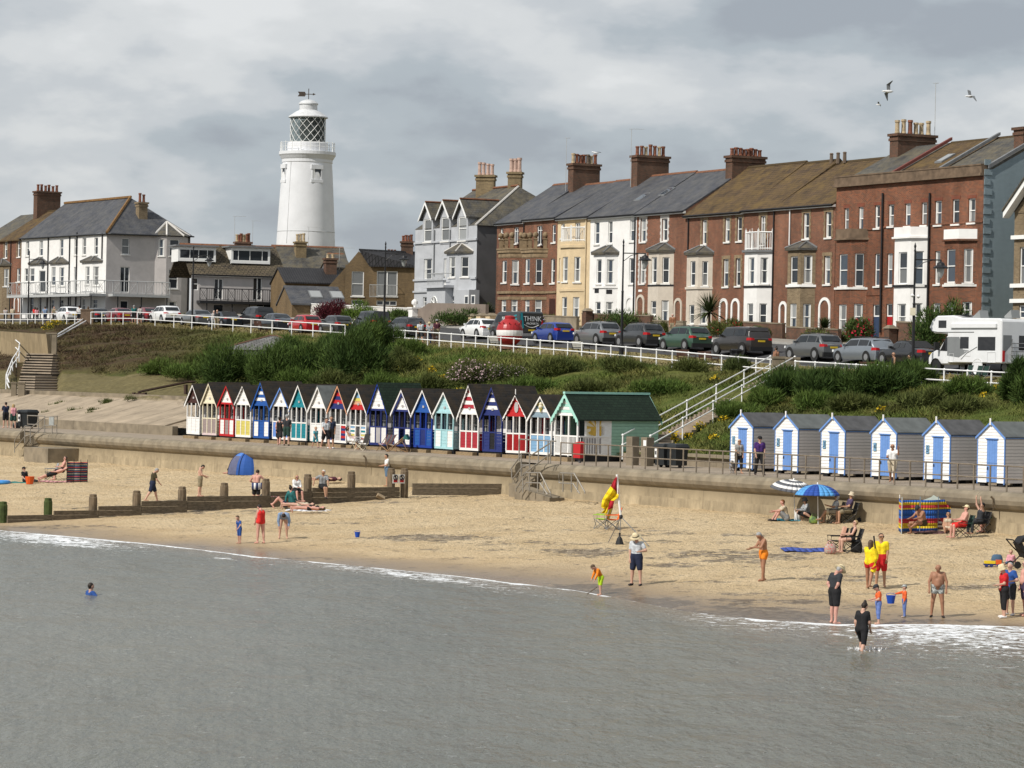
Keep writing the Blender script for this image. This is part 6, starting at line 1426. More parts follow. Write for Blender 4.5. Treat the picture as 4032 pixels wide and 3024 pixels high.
for i in range(3):
 x0,x1=ps[i]+.045,ps[i+1]-.045;mb=MB();mb.box(x0,-.02,zb+.95,x1,.035,zb+1.03);part(mb,'rail',PT['white'],root);mb=MB();mb.box(x0,-.02,zb,x1,.035,zb+.1);part(mb,'rail',PT['white'],root)
 for k in range(6):xx=x0+(x1-x0)*(k+.5)/6;mb=MB();mb.box(xx-.02,-.005,zb+.1,xx+.02,.025,zb+.95);part(mb,'baluster',PT['white'],root)
for k in range(9):yy=.12+k*.17;mb=MB();mb.box(W/2+.02,yy,zb+.05,W/2+.05,yy+.035,zb+.95);part(mb,'baluster',PT['white'],root)
mb=MB();mb.box(W/2+.0,.05,zb+.95,W/2+.06,pd+.5,zb+1.02);part(mb,'rail',PT['white'],root)
for xc in(-.5,.1):mb=MB();mb.box(xc-.28,pd-.04,zb+.7,xc+.28,pd-.004,ze-.2);part(mb,'cabin_window',hutglass,root)
gable_boards(root,W,ze+.01,za-.02,.02,['white','mint'],7);bargeboards(root,W,ze,za+.05,-.14,PT['mint'],w=.2,scal=True);bargeboards(root,W,ze,za+.05,dep+.13,PT['mint'],w=.14)
mb=MB();mb.prism([(-W/2,.04,ze-.02),(W/2,.04,ze-.02),(0,.04,za-.04)],[(-W/2,dep,ze-.02),(W/2,dep,ze-.02),(0,dep,za-.04)]);part(mb,'loft',PT['green'],root)
hutroof(root,W,ze,za,dep,greent,fr=.16);mb=MB();mb.box(-.09,-.2,za+.03,.09,dep+.15,za+.14);part(mb,'ridge_board',PT['mint'],root)
def bluehut(x,num,label,b=4.4):
 a=prom_a(x,b,1750);root=empty('beach_hut',prom(a,b,PZ),label,'beach hut','numbered blue and white beach huts',rz=HZ)
 W,dep,zb,ze,za=1.56,2.5,.16,2.2,2.78;n=14;h_=(ze-zb)/n
 mb=MB();mb.box(-W/2+.03,.03,zb,W/2-.03,dep-.03,ze);part(mb,'carcass',PT['dgrey'],root)
 dw=.31;dx=.06
 pm={}
 def plank(key,dims,loc,m):
  if key not in pm:
   mb=MB();mb.hexa([(-dims[0]/2,-dims[1]/2-(.008 if key[0]=='f' else 0),0),(dims[0]/2,-dims[1]/2-(.008 if key[0]=='f' else 0),0),(dims[0]/2,dims[1]/2,0),(-dims[0]/2,dims[1]/2,0),(-dims[0]/2,-dims[1]/2+.006,dims[2]),(dims[0]/2,-dims[1]/2+.006,dims[2]),(dims[0]/2,dims[1]/2,dims[2]),(-dims[0]/2,dims[1]/2,dims[2])]);o=part(mb,'plank',m,root);pm[key]=o
  else:o=pm[key].copy();COL.objects.link(o)
  o.location=loc;o.parent=root
 dtop=zb+1.88
 for k in range(n):
  z0=zb+h_*k;hh=h_-.013
  if z0+h_*.5<dtop:
   l0,l1=-W/2,dx-dw;plank('fl',(l1-l0,.04,hh),((l0+l1)/2,0,z0),PT['white']);r0,r1=dx+dw,W/2;plank('fr',(r1-r0,.04,hh),((r0+r1)/2,0,z0),PT['white'])
  else:plank('ff',(W,.04,hh),(0,0,z0),PT['white'])
  for sg in(-1,1):plank('s',(.04,dep-.06,hh),(sg*(W/2-.012),dep/2+.02,z0),PT['hgrey'])
 gable_boards(root,W,ze,za-.03,0,['white'],4)
 bargeboards(root,W,ze,za+.03,-.06,PT['hblue'],w=.075,over=.1)
 mb=MB();mb.prism([(-W/2,.04,ze-.01),(W/2,.04,ze-.01),(0,.04,za-.05)],[(-W/2,dep,ze-.01),(W/2,dep,ze-.01),(0,dep,za-.05)]);part(mb,'loft',PT['hgrey'],root)
 hutroof(root,W,ze,za,dep,(feltg,feltb)[num%2],over=.09,fr=.06,th=.035)
 for sg in(-1,1):mb=MB();mb.box(sg*W/2-.02+sg*.03,.0,ze-.12,sg*W/2+.02+sg*.03,dep,ze+.0);part(mb,'eaves_board',PT['hblue'],root)
 for sg in(-1,1):mb=MB();mb.box(sg*(W/2+.012)-.022,-.035,zb-.06,sg*(W/2+.012)+.022,.02,ze-.06);part(mb,'corner_strip',PT['hblue'],root)
 mb=MB();mb.box(-.035,-.12,za-.12,.035,-.07,za+.17);part(mb,'finial',PT['white'],root)
 for z0,z1 in((zb+.03,zb+.84),(zb+.855,dtop)):
  for k in range(4):w_=dw*2/4;mb=MB();mb.box(dx-dw+w_*k,-.015,z0,dx-dw+w_*(k+1)-.006,.012,z1);part(mb,'door_board',PT['hblue'],root)
 mb=MB();mb.box(dx-dw-.06,-.08,dtop+.005,dx+dw+.06,.0,dtop+.05);part(mb,'door_hood',PT['hblue'],root)
 mb=MB();mb.box(dx-dw+.04,-.03,zb+.55,dx-dw+.1,-.016,zb+.68);part(mb,'bolt',PT['black'],root)
 for yy in(.15,1.2,2.2):
  for sg in(-1,1):mb=MB();mb.box(sg*.55-.15,yy-.1,-.02,sg*.55+.15,yy+.1,zb);part(mb,'bearer',PT['black'],root)
 if num<=5:
  mb=MB();mb.box(-.66,-.05,1.28,-.47,-.025,1.66);pq=part(mb,'number_plate',mat('plate_teal',(.05,.15,.19),.6),root);mb=MB();mb.box(-.645,-.053,1.3,-.485,-.049,1.64);part(mb,'plate_face',PT['powder'],pq)
  txt(str(num),.36,mat('numeral_dark',(.01,.03,.045),.6),pq,(-.565,-.056,1.47),name='numeral',sx=.8)
 return root
for n_,(x,lab)in enumerate(((2921,'blue and white hut numbered 1, leftmost of the numbered huts'),(3098,'numbered blue and white hut right of the person in purple'),(3281,'numbered blue and white hut directly above the striped parasols'),(3482,'numbered blue and white hut behind the person in white'),(3691,'numbered blue and white hut just right of the person in white'),(3904,'blue and white beach hut without a number at the right edge'))):bluehut(x,n_+1,lab)
# groyne of timber posts and boards
gtim=mat('groyne_timber',(0.135,0.108,0.075),.9,.35,5,bump=.3,stretch=(1,1,3),dirt=.3);gpost=mat('groyne_post',(0.16,0.12,0.078),.9,.4,4,bump=.4,stretch=(3,3,.6),dirt=.3);galg=mat('algae_post',(0.05,0.07,0.02),.9,.4,4,bump=.3)
g0,g1=beach_at(-20,2062),beach_at(1600,1961);GPl=Plane(g0.xy,(g1-g0).xy)
root=empty('groyne',GPl.pt(GPl.sz(800,2000)[0],.5),'long timber groyne of posts and stepped boards down to the sea','groyne',world=True)
for i,(x,yt)in enumerate(((22,1977),(199,1963),(376,1948),(548,1934),(727,1918),(893,1903),(1057,1887),(1222,1869),(1394,1858),(1551,1845),(1603,1846))):
 s,z=GPl.sz(x,yt);p=GPl.pt(s,0,-.22);zg=ground(p)-.5;w=.2;mb=MB()
 mb.lathe([(w*.95,zg),(w,z-.35),(w*.98,z-.15),(w*.86,z-.1),(w*.86,z),(w*.6,z+.02)],p.xy.to_3d(),10);mb.build('post',galg if i<2 else gpost,root)
for(x0,x1,ys)in((27,211,(2028,2046,2062)),(211,387,(2010,2028,2048)),(387,556,(1992,2010,2032)),(556,735,(1972,1994,2022)),(735,1062,(1953,1974,2008)),(1062,1228,(1935,1954,1994)),(1228,1572,(1919,1938,1957,1986))):
 for k in range(len(ys)-1):
  xm=(x0+x1)/2;s0,s1=GPl.sz(x0,ys[k])[0],GPl.sz(x1,ys[k])[0];zt,zb=GPl.sz(xm,ys[k])[1],GPl.sz(xm,ys[k+1])[1]
  mb=MB();mb.ob(GPl,s0+.01,s1-.01,-.02-.012*(k%2),.07+.008*(k%2),zb+.012,zt);mb.build('board',gtim,root)
h0,h1=beach_at(1625,1962),beach_at(1990,1946);HPl=Plane(h0.xy,(h1-h0).xy)
root=empty('groyne',HPl.pt(HPl.sz(1800,1940)[0],1),'low upper end of the timber groyne against the beach steps','groyne',world=True)
for ys in((1903,1922),(1922,1950)):
 s0,s1=HPl.sz(1624,1920)[0],HPl.sz(1992,1920)[0];mb=MB();mb.ob(HPl,s0,s1,-.05,.07,HPl.sz(1800,ys[1])[1],HPl.sz(1800,ys[0])[1]-.012);mb.build('board',gtim,root)
for x,yt in((1998,1850),):s,z=HPl.sz(x,yt);p=HPl.pt(s,0,-.1);mb=MB();mb.lathe([(.24,.8),(.24,z-.1),(.2,z-.08),(.2,z)],p,8);mb.build('post',gpost,root)
for x0,lab in((1546,'left of the two square no climbing signs on the groyne'),(1571,'right of the two square no diving signs on the groyne')):
 SP2=GPl.shift(.14);h=SP2.box((x0,1868,x0+22,1903));root=empty('warning_sign',SP2.pt(h[0],h[2]),lab,'sign','warning signs on the groyne',world=True)
 mb=MB();mb.ob(SP2,h[0],h[1],0,.02,h[2],h[3]);mb.build('board',PT['white'],root);xm=(h[0]+h[1])/2;r_=(h[1]-h[0])*.38;zc=h[3]-r_*1.25
 mb=MB();mb.tube([SP2.pt(xm+r_*math.cos(2*math.pi*k/16),zc+r_*math.sin(2*math.pi*k/16),.03)for k in range(17)],.022,4,cap=False);mb.tube([SP2.pt(xm-r_*.7,zc+r_*.7,.03),SP2.pt(xm+r_*.7,zc-r_*.7,.03)],.022,4);mb.build('prohibition_ring',blackp,root)
 mb=MB();mb.tube([SP2.pt(xm-.02,zc+.1,.025),SP2.pt(xm+.03,zc-.02,.025),SP2.pt(xm-.08,zc-.12,.025)],.03,4);mb.tube([SP2.pt(xm+.03,zc-.02,.025),SP2.pt(xm+.1,zc-.1,.025)],.025,4);mb.build('pictogram',blackp,root)
 mb=MB();mb.ob(SP2,h[0]+.05,h[1]-.05,.02,.025,h[2]+.05,h[2]+.2);mb.build('red_panel',PT['red'],root)
for x,y0,y1,lab in((1436,1794,1843,'dead branch hanging down the sea wall in the middle'),(3906,1955,2010,'dead branch hanging down the sea wall at the right')):
 P_=Plane(prom(0,-.62).xy,-PV);a_=P_.pt(*P_.sz(x-4,y0));b_=P_.pt(*P_.sz(x+4,(y0+y1)/2));c_=P_.pt(*P_.sz(x+5,y1))+Vector((.3,.3,0))*0
 mb=MB();mb.tube([a_,a_+(b_-a_)*.5+Vector((.05,0,.05)),b_,c_],.05,5,r2=.02);o=mb.build('branch',mat('dead_wood',(0.09,0.065,0.04),.95),origin=a_);props(o,lab,'branch')
# street furniture
def lamp(label,x,yb,yt,q,arm=1):
 p=cliff(cliff_t(x,q,yb),q);D=p.y;H=(at(x,yt,D).z-p.z);root=empty('street_lamp',p,label,'street lamp','black street lamps along the cliff top',rz=0)
 mb=MB();mb.lathe([(.16,0),(.16,.9),(.11,1.0),(.09,1.2),(.075,H*.55),(.09,H*.56),(.06,H*.57),(.05,H-.5),(.075,H-.48),(.04,H-.35),(.07,H-.2),(.01,H)],(0,0,0),10);mb.build('post',blackp,root)
 mb=MB();mb.tube([(0,0,H-.95),(arm*1.5,0,H-.95)],.04,6);mb.tube([(0,0,H-1.5),(arm*.5,0,H-1.1),(arm*1.0,0,H-.97)],.025,5);mb.build('bracket',blackp,root)
 hx=arm*1.45;mb=MB();mb.lathe([(.04,H-.95),(.06,H-1.05),(.2,H-1.12),(.24,H-1.25),(.42,H-1.36),(.42,H-1.42),(.2,H-1.43)],(hx,0,0),12);mb.build('lantern_hood',blackp,root)
 mb=MB();mb.lathe([(.02,H-1.98),(.1,H-1.9),(.2,H-1.62),(.22,H-1.43)],(hx,0,0),10);mb.build('lantern_glass',glassmat('lamp_glass',(.35,.36,.36),.1),root);return root
lamp('black street lamp in front of the white front of the corner house',111,1250,985,1.5)
lamp('black street lamp at the right end of the corner house',757,1265,965,1.5)
lamp('black street lamp in front of the brown brick house',1512,1300,950,1.2)
lamp('black street lamp in front of the white rendered house',2447,1370,940,1.2)
lp_=lamp('black street lamp with small white boxes before the parapet houses',3594,1440,955,1.2)
mb=MB();mb.cbox((-.08,-.14,3.9),(.28,.16,.42));mb.build('junction_box',PT['cream'],lp_);mb=MB();mb.lathe([(.01,-.12),(.12,0),(.01,.12)],(-.12,-.15,4.8),8);mb.lathe([(.01,-.12),(.12,0),(.01,.12)],(.22,-.1,4.75),8);mb.build('loudspeaker',PT['white'],lp_)
p=cliff(cliff_t(2006,1.6,1345),1.6);root=empty('buoy',p,'big round red buoy with a white band on a plinth behind the railing','buoy')
bred=mat('buoy_red',(0.36,0.022,0.025),.35,.08,2,dirt=.1);c_=1.22;rb=.96
prof=lambda lo,hi,n:[(rb*math.cos(w),c_+rb*1.05*math.sin(w))for w in np.linspace(lo,hi,n)]
for nm,lo,hi,m in(('lower_shell',-1.15,-.28,bred),('white_band',-.28,.12,PT['white']),('upper_shell',.12,1.25,bred)):mb=MB();mb.lathe(prof(lo,hi,9),(0,0,0),24);mb.build(nm,m,root,smooth=False)
mb=MB();mb.lathe([(.38,c_+.93),(.38,c_+1.1),(.3,c_+1.16),(.05,c_+1.18)],(0,0,0),14);mb.build('top_cap',bred,root);mb=MB();mb.lathe([(.75,0),(.7,.18),(.5,.35)],(0,0,0),16);mb.build('plinth',mat('rusty_plinth',(.12,.06,.04),.9),root)
for k in range(5):w=-2.6+k*.5;mb=MB();mb.lathe([(.04,0),(.04,.16),(.02,.2)],(0,0,0),6,M=Matrix.Translation((rb*.8*math.cos(w),rb*.8*math.sin(w),c_+.55))@Vector((math.cos(w),math.sin(w),.7)).to_track_quat('Z','Y').to_matrix().to_4x4());mb.build('horn',bred,root)
def bench(label,p,rz,slat,W=1.6,legm=blackp):
 root=empty('bench',p,label,'bench','benches on the cliff-top verge',rz=rz)
 for k in range(4):mb=MB();mb.box(-W/2,-.28+k*.12,.43,W/2,-.18+k*.12,.46);mb.build('seat_slat',slat,root)
 for k in range(4):z=.54+k*.105;y=.2+k*.03;mb=MB();mb.hexa([(-W/2,y,z),(W/2,y,z),(W/2,y+.025,z),(-W/2,y+.025,z),(-W/2,y+.025,z+.085),(W/2,y+.025,z+.085),(W/2,y+.05,z+.085),(-W/2,y+.05,z+.085)]);mb.build('back_slat',slat,root)
 for sg in(-1,1):
  x=sg*(W/2-.06);mb=MB();mb.tube([(x,-.3,0),(x,-.25,.42),(x,-.27,.62),(x,.15,.64)],.035,5);mb.build('arm',legm,root);mb=MB();mb.tube([(x,.32,0),(x,.2,.42),(x,.33,.95)],.035,5);mb.tube([(x,-.25,.41),(x,.2,.41)],.03,5);mb.build('leg',legm,root)
 return root
woodb=mat('brown_bench_wood',(0.085,0.04,0.028),.8,.25,5);whb=mat('grey_white_bench',(0.50,0.49,0.45),.8,.12,5)
BA=math.atan2(CW.y,CW.x)-math.pi/2
for x,y,m,lab,back in((1957,1358,whb,'weathered white bench beside the red buoy',1),(2286,1392,whb,'weathered white bench behind the blue hatchback',1),(1700,1345,woodb,'brown bench near the walking group on the cliff top',0),(2703,1402,woodb,'brown bench behind the green car',1),(2790,1400,woodb,'brown bench beside the black litter bin',1),(3432,1432,woodb,'brown bench behind the grey blue car',1),(3618,1440,woodb,'brown bench behind the black convertible',1),(1027,1278,woodb,'pale brown bench behind the left railing',1)):
 bench(lab,cliff(cliff_t(x,1.3,y),1.3),BA+(math.pi if not back else math.pi),m,legm=blackp if m is whb else woodb)
p=cliff(cliff_t(2898,1.4,1430),1.4);root=empty('litter_bin',p,'black litter bin on the verge behind the dark off-roader','bin');mb=MB();mb.lathe([(.34,0),(.38,.1),(.38,1.0),(.42,1.02),(.42,1.1),(.3,1.22)],(0,0,0),8);mb.build('drum',blackp,root);mb=MB();mb.box(-.44,-.44,1.1,.44,.44,1.16);mb.build('lid',blackp,root)
binm=mat('bin_plastic',(0.016,0.019,0.021),.5,.15,3)
def wbin(label,p,rz,W=1.15,Dp=.8,H=1.02,sign=False):
 root=empty('wheeled_bin',p,label,'bin','black wheeled bins',rz=rz);mb=MB()
 mb.hexa([(-W*.45,-Dp*.42,.12),(W*.45,-Dp*.42,.12),(W*.45,Dp*.42,.12),(-W*.45,Dp*.42,.12),(-W/2,-Dp/2,H),(W/2,-Dp/2,H),(W/2,Dp/2,H),(-W/2,Dp/2,H)]);mb.box(-W*.53,-Dp*.55,H-.08,W*.53,Dp*.55,H);mb.build('body',binm,root)
 mb=MB();mb.hexa([(-W*.54,-Dp*.57,H),(W*.54,-Dp*.57,H),(W*.54,Dp*.57,H),(-W*.54,Dp*.57,H),(-W*.46,-Dp*.45,H+.13),(W*.46,-Dp*.45,H+.13),(W*.46,Dp*.45,H+.16),(-W*.46,Dp*.45,H+.16)]);mb.build('lid',binm,root)
 for sx in(-1,1):mb=MB();mb.lathe([(.1,-.03),(.1,.03)],(0,0,0),10,M=Matrix.Translation((sx*W*.38,0,.09))@Matrix.Rotation(R(90),4,'Y'));mb.build('wheel',blackp,root)
 if sign:
  mb=MB();mb.box(-W*.4,-Dp*.5-.012,.48,-W*.18,-Dp*.5+.03,.95);mb.build('notice',PT['white'],root)
  mb=MB();mb.box(-W*.37,-Dp*.5-.016,.62,-W*.21,-Dp*.5-.011,.8);mb.build('notice_print',PT['dgrey'],root)
 return root
wbin('black wheeled bin with white notice beside the cliff-step pillars',prom(prom_a(2618,3.7,1800),3.7,PZ),HZ,W=.75,sign=True)
wbin('black wheeled bin, right of the bin with the white notice',prom(prom_a(2652,3.9,1800),3.9,PZ),HZ,W=1.3)
wbin('big black wheeled bin on the promenade at the far left',prom(prom_a(109,3.6,1660),3.6,PZ),HZ+.1,W=1.25,Dp=.85,H=1.12,sign=True)
mb=MB();mb.lathe([(.02,0),(.22,.02),(.26,.2),(.2,.34),(.05,.4)],(0,0,0),8,sx=1.1,sy=.7);o=mb.build('bag',blackp);o.location=prom(prom_a(66,3.2,1690),3.2,PZ);props(o,'black bag standing on the promenade beside the big bin','bag')
p=prom(prom_a(2281,2.9,1760),2.9,PZ);root=empty('lifebuoy_box',p,'red lifebuoy housing in front of the green hut','lifebuoy box',rz=HZ);mb=MB();mb.prism([(-.28,-.16,.25),(.28,-.16,.25),(.3,-.16,1.0),(.14,-.16,1.08),(-.3,-.16,1.0)],[(-.28,.12,.25),(.28,.12,.25),(.3,.12,1.0),(.14,.12,1.08),(-.3,.12,1.0)]);mb.build('case',PT['red'],root);mb=MB();mb.box(-.05,0,0,.05,.1,.3);mb.build('post',PT['dgrey'],root)
# garden walls, gate piers
def gwall(label,x0,x1,y,q,h,m,name='garden_wall',th=.25,cap=None):
 t0,t1=cliff_t(x0,q,y),cliff_t(x1,q,y);root=empty(name,cliff((t0+t1)/2,q),label,'garden wall','front garden walls',world=True);n=max(1,int(abs(t1-t0)/3))
 mb=MB();mc=MB()
 for i in range(n):
  A_,B_=cliff(lerp(t0,t1,i/n),q),cliff(lerp(t0,t1,(i+1)/n),q);w=Vector((CW.x,CW.y,0))*th;hh=h;up=Vector((0,0,hh));dn=Vector((0,0,-.3))
  mb.hexa([A_+dn,B_+dn,B_+w+dn,A_+w+dn,A_+up,B_+up,B_+w+up,A_+w+up]);e=Vector((CW.x,CW.y,0))*.04;u2=up+Vector((0,0,.09));mc.hexa([A_+up-e,B_+up-e,B_+w+up+e,A_+w+up+e,A_+u2-e,B_+u2-e,B_+w+u2+e,A_+w+u2+e])
 mb.build('wall',m,root,uv=True);mc.build('coping',cap or concd,root);return root
gwall('brick garden wall of the white house and its neighbour',2290,2560,1270,13.3,1.35,chimb);gwall('flint topped garden wall behind the old man',2570,2690,1270,13.3,1.0,concd)
gwall('low brick garden wall behind the dark off-roader',2925,3080,1300,13.3,1.1,chimb);gwall('brick garden wall right of the red door',3528,3650,1300,13.3,1.6,chimb);gwall('grey garden wall behind the van',2140,2270,1260,13.3,1.05,concd);gwall('low dark garden wall before the mustard door',3095,3300,1300,13.3,.9,chimb)
for x,y0,y1,m,lab in((2313,1218,1275,chimb,'brick gate pier before the white house'),(3505,1285,1345,chimb,'brick gate pier beside the red front door'),(3640,1288,1345,chimb,'brick gate pier beside the hedge of the parapet house'),(1781,1240,1310,cream,'cream gate pier left of the white hatchback'),(1862,1238,1290,cream,'cream gate pier behind the white hatchback'),(1898,1236,1290,cream,'second cream gate pier behind the white hatchback'),(1935,1236,1290,cream,'third cream gate pier behind the dark van')):
 q=12.9;p=cliff(cliff_t(x,q,y1),q);zt=at(x,y0,p.y).z;w=.75 if m is cream else.6;root=empty('gate_pier',p,lab,'gate pier','gate piers of the front gardens',rz=BA);mb=MB();mb.box(-w/2,-w/2,-.3,w/2,w/2,zt-p.z-.14);mb.build('shaft',m,root,uv=True);mb=MB();mb.hexa([(-w/2-.08,-w/2-.08,zt-p.z-.14),(w/2+.08,-w/2-.08,zt-p.z-.14),(w/2+.08,w/2+.08,zt-p.z-.14),(-w/2-.08,w/2+.08,zt-p.z-.14),(-.15,-.15,zt-p.z+.08),(.15,-.15,zt-p.z+.08),(.15,.15,zt-p.z+.08),(-.15,.15,zt-p.z+.08)]);mb.build('cap',concd,root)
tA,tB=cliff_t(1650,13.6,1230),cliff_t(1925,13.6,1230);root=empty('garden_wall',cliff((tA+tB)/2,13.6),'brown rendered garden wall with a swept top before the pale grey house','garden wall','front garden walls',world=True);mb=MB();n=24;P_=Plane(CO+CW*13.6,-CU)
tops=[(1650,1218),(1670,1214),(1685,1205),(1698,1194),(1715,1193),(1900,1198),(1925,1199)]
for i in range(len(tops)-1):
 (xa,ya),(xb,yb)=tops[i],tops[i+1];sa,za=P_.sz(xa,ya);sb,zb_=P_.sz(xb,yb);mb.prism([P_.pt(sa,9,0),P_.pt(sb,9,0),P_.pt(sb,zb_,0),P_.pt(sa,za,0)],[P_.pt(sa,9,.3),P_.pt(sb,9,.3),P_.pt(sb,zb_,.3),P_.pt(sa,za,.3)])
mb.build('wall',mat('brown_render',(0.215,0.175,0.145),.9,.1,1.0,dirt=.2),root)
for x,yt,yb,lab in((1632,1210,1260,'white pier with a stone eagle at the end of the swept wall'),(1185,1215,1258,'white gate pier with a ball finial left of the red hatchback')):
 q=13.2;p=cliff(cliff_t(x,q,yb),q);zt=at(x,yt,p.y).z-p.z;root=empty('gate_pier',p,lab,'gate pier','gate piers of the front gardens',rz=BA);mb=MB();mb.box(-.4,-.4,-.3,.4,.4,zt-.12);mb.build('shaft',white,root);mb=MB();mb.box(-.5,-.5,zt-.12,.5,.5,zt);mb.build('cap',white,root);mb=MB();mb.lathe([(.1,zt),(.1,zt+.12),(.28,zt+.3),(.28,zt+.5),(.15,zt+.65),(.02,zt+.72)],(0,0,0),10);mb.build('finial',white,root)
gwall('white topped garden wall behind the shrubs at the brown brick house',1195,1625,1225,13.5,1.25,offw,cap=white)
# cars
tyre=mat('tyre_rubber',(0.018,0.018,0.018),.85,.2,4);rimm=mat('alloy_rim',(0.42,0.42,0.43),.3,.1,4,metal=.7);carglass=glassmat('car_glass',(0.012,0.014,0.016),.04);plastic=mat('black_trim',(0.02,0.02,0.021),.6)
tail=mat('tail_lamp',(0.42,0.012,0.015),.2,.1,5);headl=mat('head_lamp',(0.7,0.72,0.74),.1,.1,5);platey=mat('yellow_plate',(0.72,0.50,0.03),.5,.04,3)
def carpaint(nm,c,metal=.0):return mat('paint_'+nm,c,.28,.03,3,metal=metal,spec=.5,coat=.8)
KINDS=dict(hatch=(3.95,1.74,1.47,.93,.96,1.05,.28,-1.35,-1.85,.18),suv=(4.4,1.84,1.62,1.02,1.05,1.15,.42,-1.55,-2.05,.22),estate=(4.6,1.82,1.48,.92,.96,1.2,.4,-1.7,-2.18,.17),sedan=(4.6,1.83,1.42,.90,.93,1.1,.3,-1.0,-1.75,.16),box=(4.75,1.98,1.80,1.10,1.14,1.3,.75,-2.0,-2.26,.25),jeep=(4.2,1.88,1.84,1.10,1.14,.85,.6,-1.95,-2.0,.26),conv=(4.6,1.84,1.38,.90,.92,1.0,.3,-.8,-1.55,.16),mpv=(4.7,1.9,1.75,1.0,1.05,1.45,.6,-1.9,-2.2,.2))
def car(label,x,yb,kind,pm,q=5.2,rz=0.0,roofm=None,extra=None,lamp_h=None,plate=True,dz=0.0):
 L,W,H,zb,belt,xb,xr0,xr1,xg,gc=KINDS[kind];p=cliff(cliff_t(x,q,yb),q);heading=math.atan2(CU.y,CU.x)+rz
 root=empty('parked_car',p,label,'car','cars parked along the cliff-top road',rz=heading);root.location.z+=.01+dz
 hw=W/2;tz={'sedan':belt+.02,'conv':belt+.0}.get(kind,belt)
 xs=[L/2,L/2-.12,L/2-.45,xb+.35,xb,(xb+xr0)/2,xr0,(xr0+xr1)/2,xr1,(xr1+xg)/2,xg,-L/2+.22,-L/2+.04,-L/2]
 def topz(xx):
  return float(np.interp(-xx,[-L/2,-L/2+.12,-xb-.35,-xb,-xr0,-(xr0+xr1)/2,-xr1,-xg,L/2-.22,L/2],[zb-.28,zb-.14,zb-.04,zb,H-.03,H,H-.05,tz+.02,tz-.03,tz-.14]))
 rows=8;V=[];F=[];glass=[]
 for i,xx in enumerate(xs):
  t=topz(xx);e=abs(xx)/(L/2);wf=1-.20*max(0,(e-.72)/.28)**2;g=gc+(.08 if i in(0,len(xs)-1)else 0)
  bl=min(belt,t-.04);cab=max(0,min(1,(t-belt-.03)/(H-belt)))
  wt=hw*wf*(.94-.20*cab)
  half=[(0,g),(hw*wf*.9,g),(hw*wf*.985,g+.18),(hw*wf,(g+bl)/2+.1),(hw*wf*.965,bl),(wt,max(t-.045,bl+.005)),(wt*.88,t),(0,t+.025)]
  for sgn in(1,-1):
   for yy,zz in half:V.append((xx,yy*sgn,zz))
 n2=rows*2
 for i in range(len(xs)-1):
  for sd_,o in((1,0),(-1,rows)):
   for k in range(rows-1):
    a,b,c,d=i*n2+o+k,i*n2+o+k+1,(i+1)*n2+o+k+1,(i+1)*n2+o+k;F.append((a,b,c,d)if sd_<0 else(d,c,b,a))
 for i,sd_ in((0,1),(len(xs)-1,-1)):
  f=[i*n2+k for k in range(rows)]+[i*n2+rows+k for k in reversed(range(rows))];F.append(tuple(f)if sd_<0 else tuple(reversed(f)))
 mb=MB();mb.v=V;mb.f=F;mb.m=[0]*len(F);o=mb.build('body',pm,root,smooth=True)
 try:o.data.set_sharp_from_angle(angle=R(38))
 except Exception:pass
 def quadglass(nm,pts,off,mt=carglass):
  mb=MB();c=sum((Vector(q_)for q_ in pts),Vector())/len(pts);nrm=(Vector(pts[1])-Vector(pts[0])).cross(Vector(pts[2])-Vector(pts[0])).normalized()
  if nrm.dot(c-Vector((c.x*.9,0,.6)))<0:nrm=-nrm
  mb.face([Vector(q_)+nrm*off for q_ in pts]);return mb.build(nm,mt,root)
 def sidep(xx,f):
  t=topz(xx);e=abs(xx)/(L/2);wf=1-.20*max(0,(e-.72)/.28)**2;cab=max(0,min(1,(t-belt-.03)/(H-belt)));bl=min(belt,t-.04);y0,y1=hw*wf*.965,hw*wf*(.94-.20*cab);z1=max(t-.045,bl+.005);return y0+(y1-y0)*f,bl+(z1-bl)*f
 B_=xr0+(xr1-xr0)*.45
 for s_ in(1,-1):
  for(xa,xc_,lowf)in((xr0+.42,B_+.05,0),(B_-.05,xr1+.12,0),(xr1+.02,xg+.18,1)):
   if kind in('sedan','conv')and lowf:continue
   pts=[]
   for xx,f in((xa if not lowf else xa,.1),(xc_,.1),(xc_ if not lowf else(xa+xc_)/2,.86),(xa if xa<xr0 else xr0+.02,.86)):
    y,z=sidep(xx,f);pts.append((xx,s_*y,z))
   quadglass('side_window',pts,.012)
 def cross(xx,f):t=topz(xx);y,_=sidep(xx,.97);return(xx,y*f,t+.022*(1-f))
 for nm,xa,xc_ in(('windscreen',xb-.04,xr0+.06),('rear_window',xr1-.1,xg+(.1 if kind not in('jeep',)else 0))):
  quadglass(nm,[cross(xa,.82)if nm=='windscreen' else cross(xa,.84),(xa,-cross(xa,.82)[1],cross(xa,.82)[2]),(xc_,-cross(xc_,.84)[1],cross(xc_,.84)[2]),cross(xc_,.84)],.02)
 wr=.33 if kind not in('box','jeep','suv','mpv')else.37
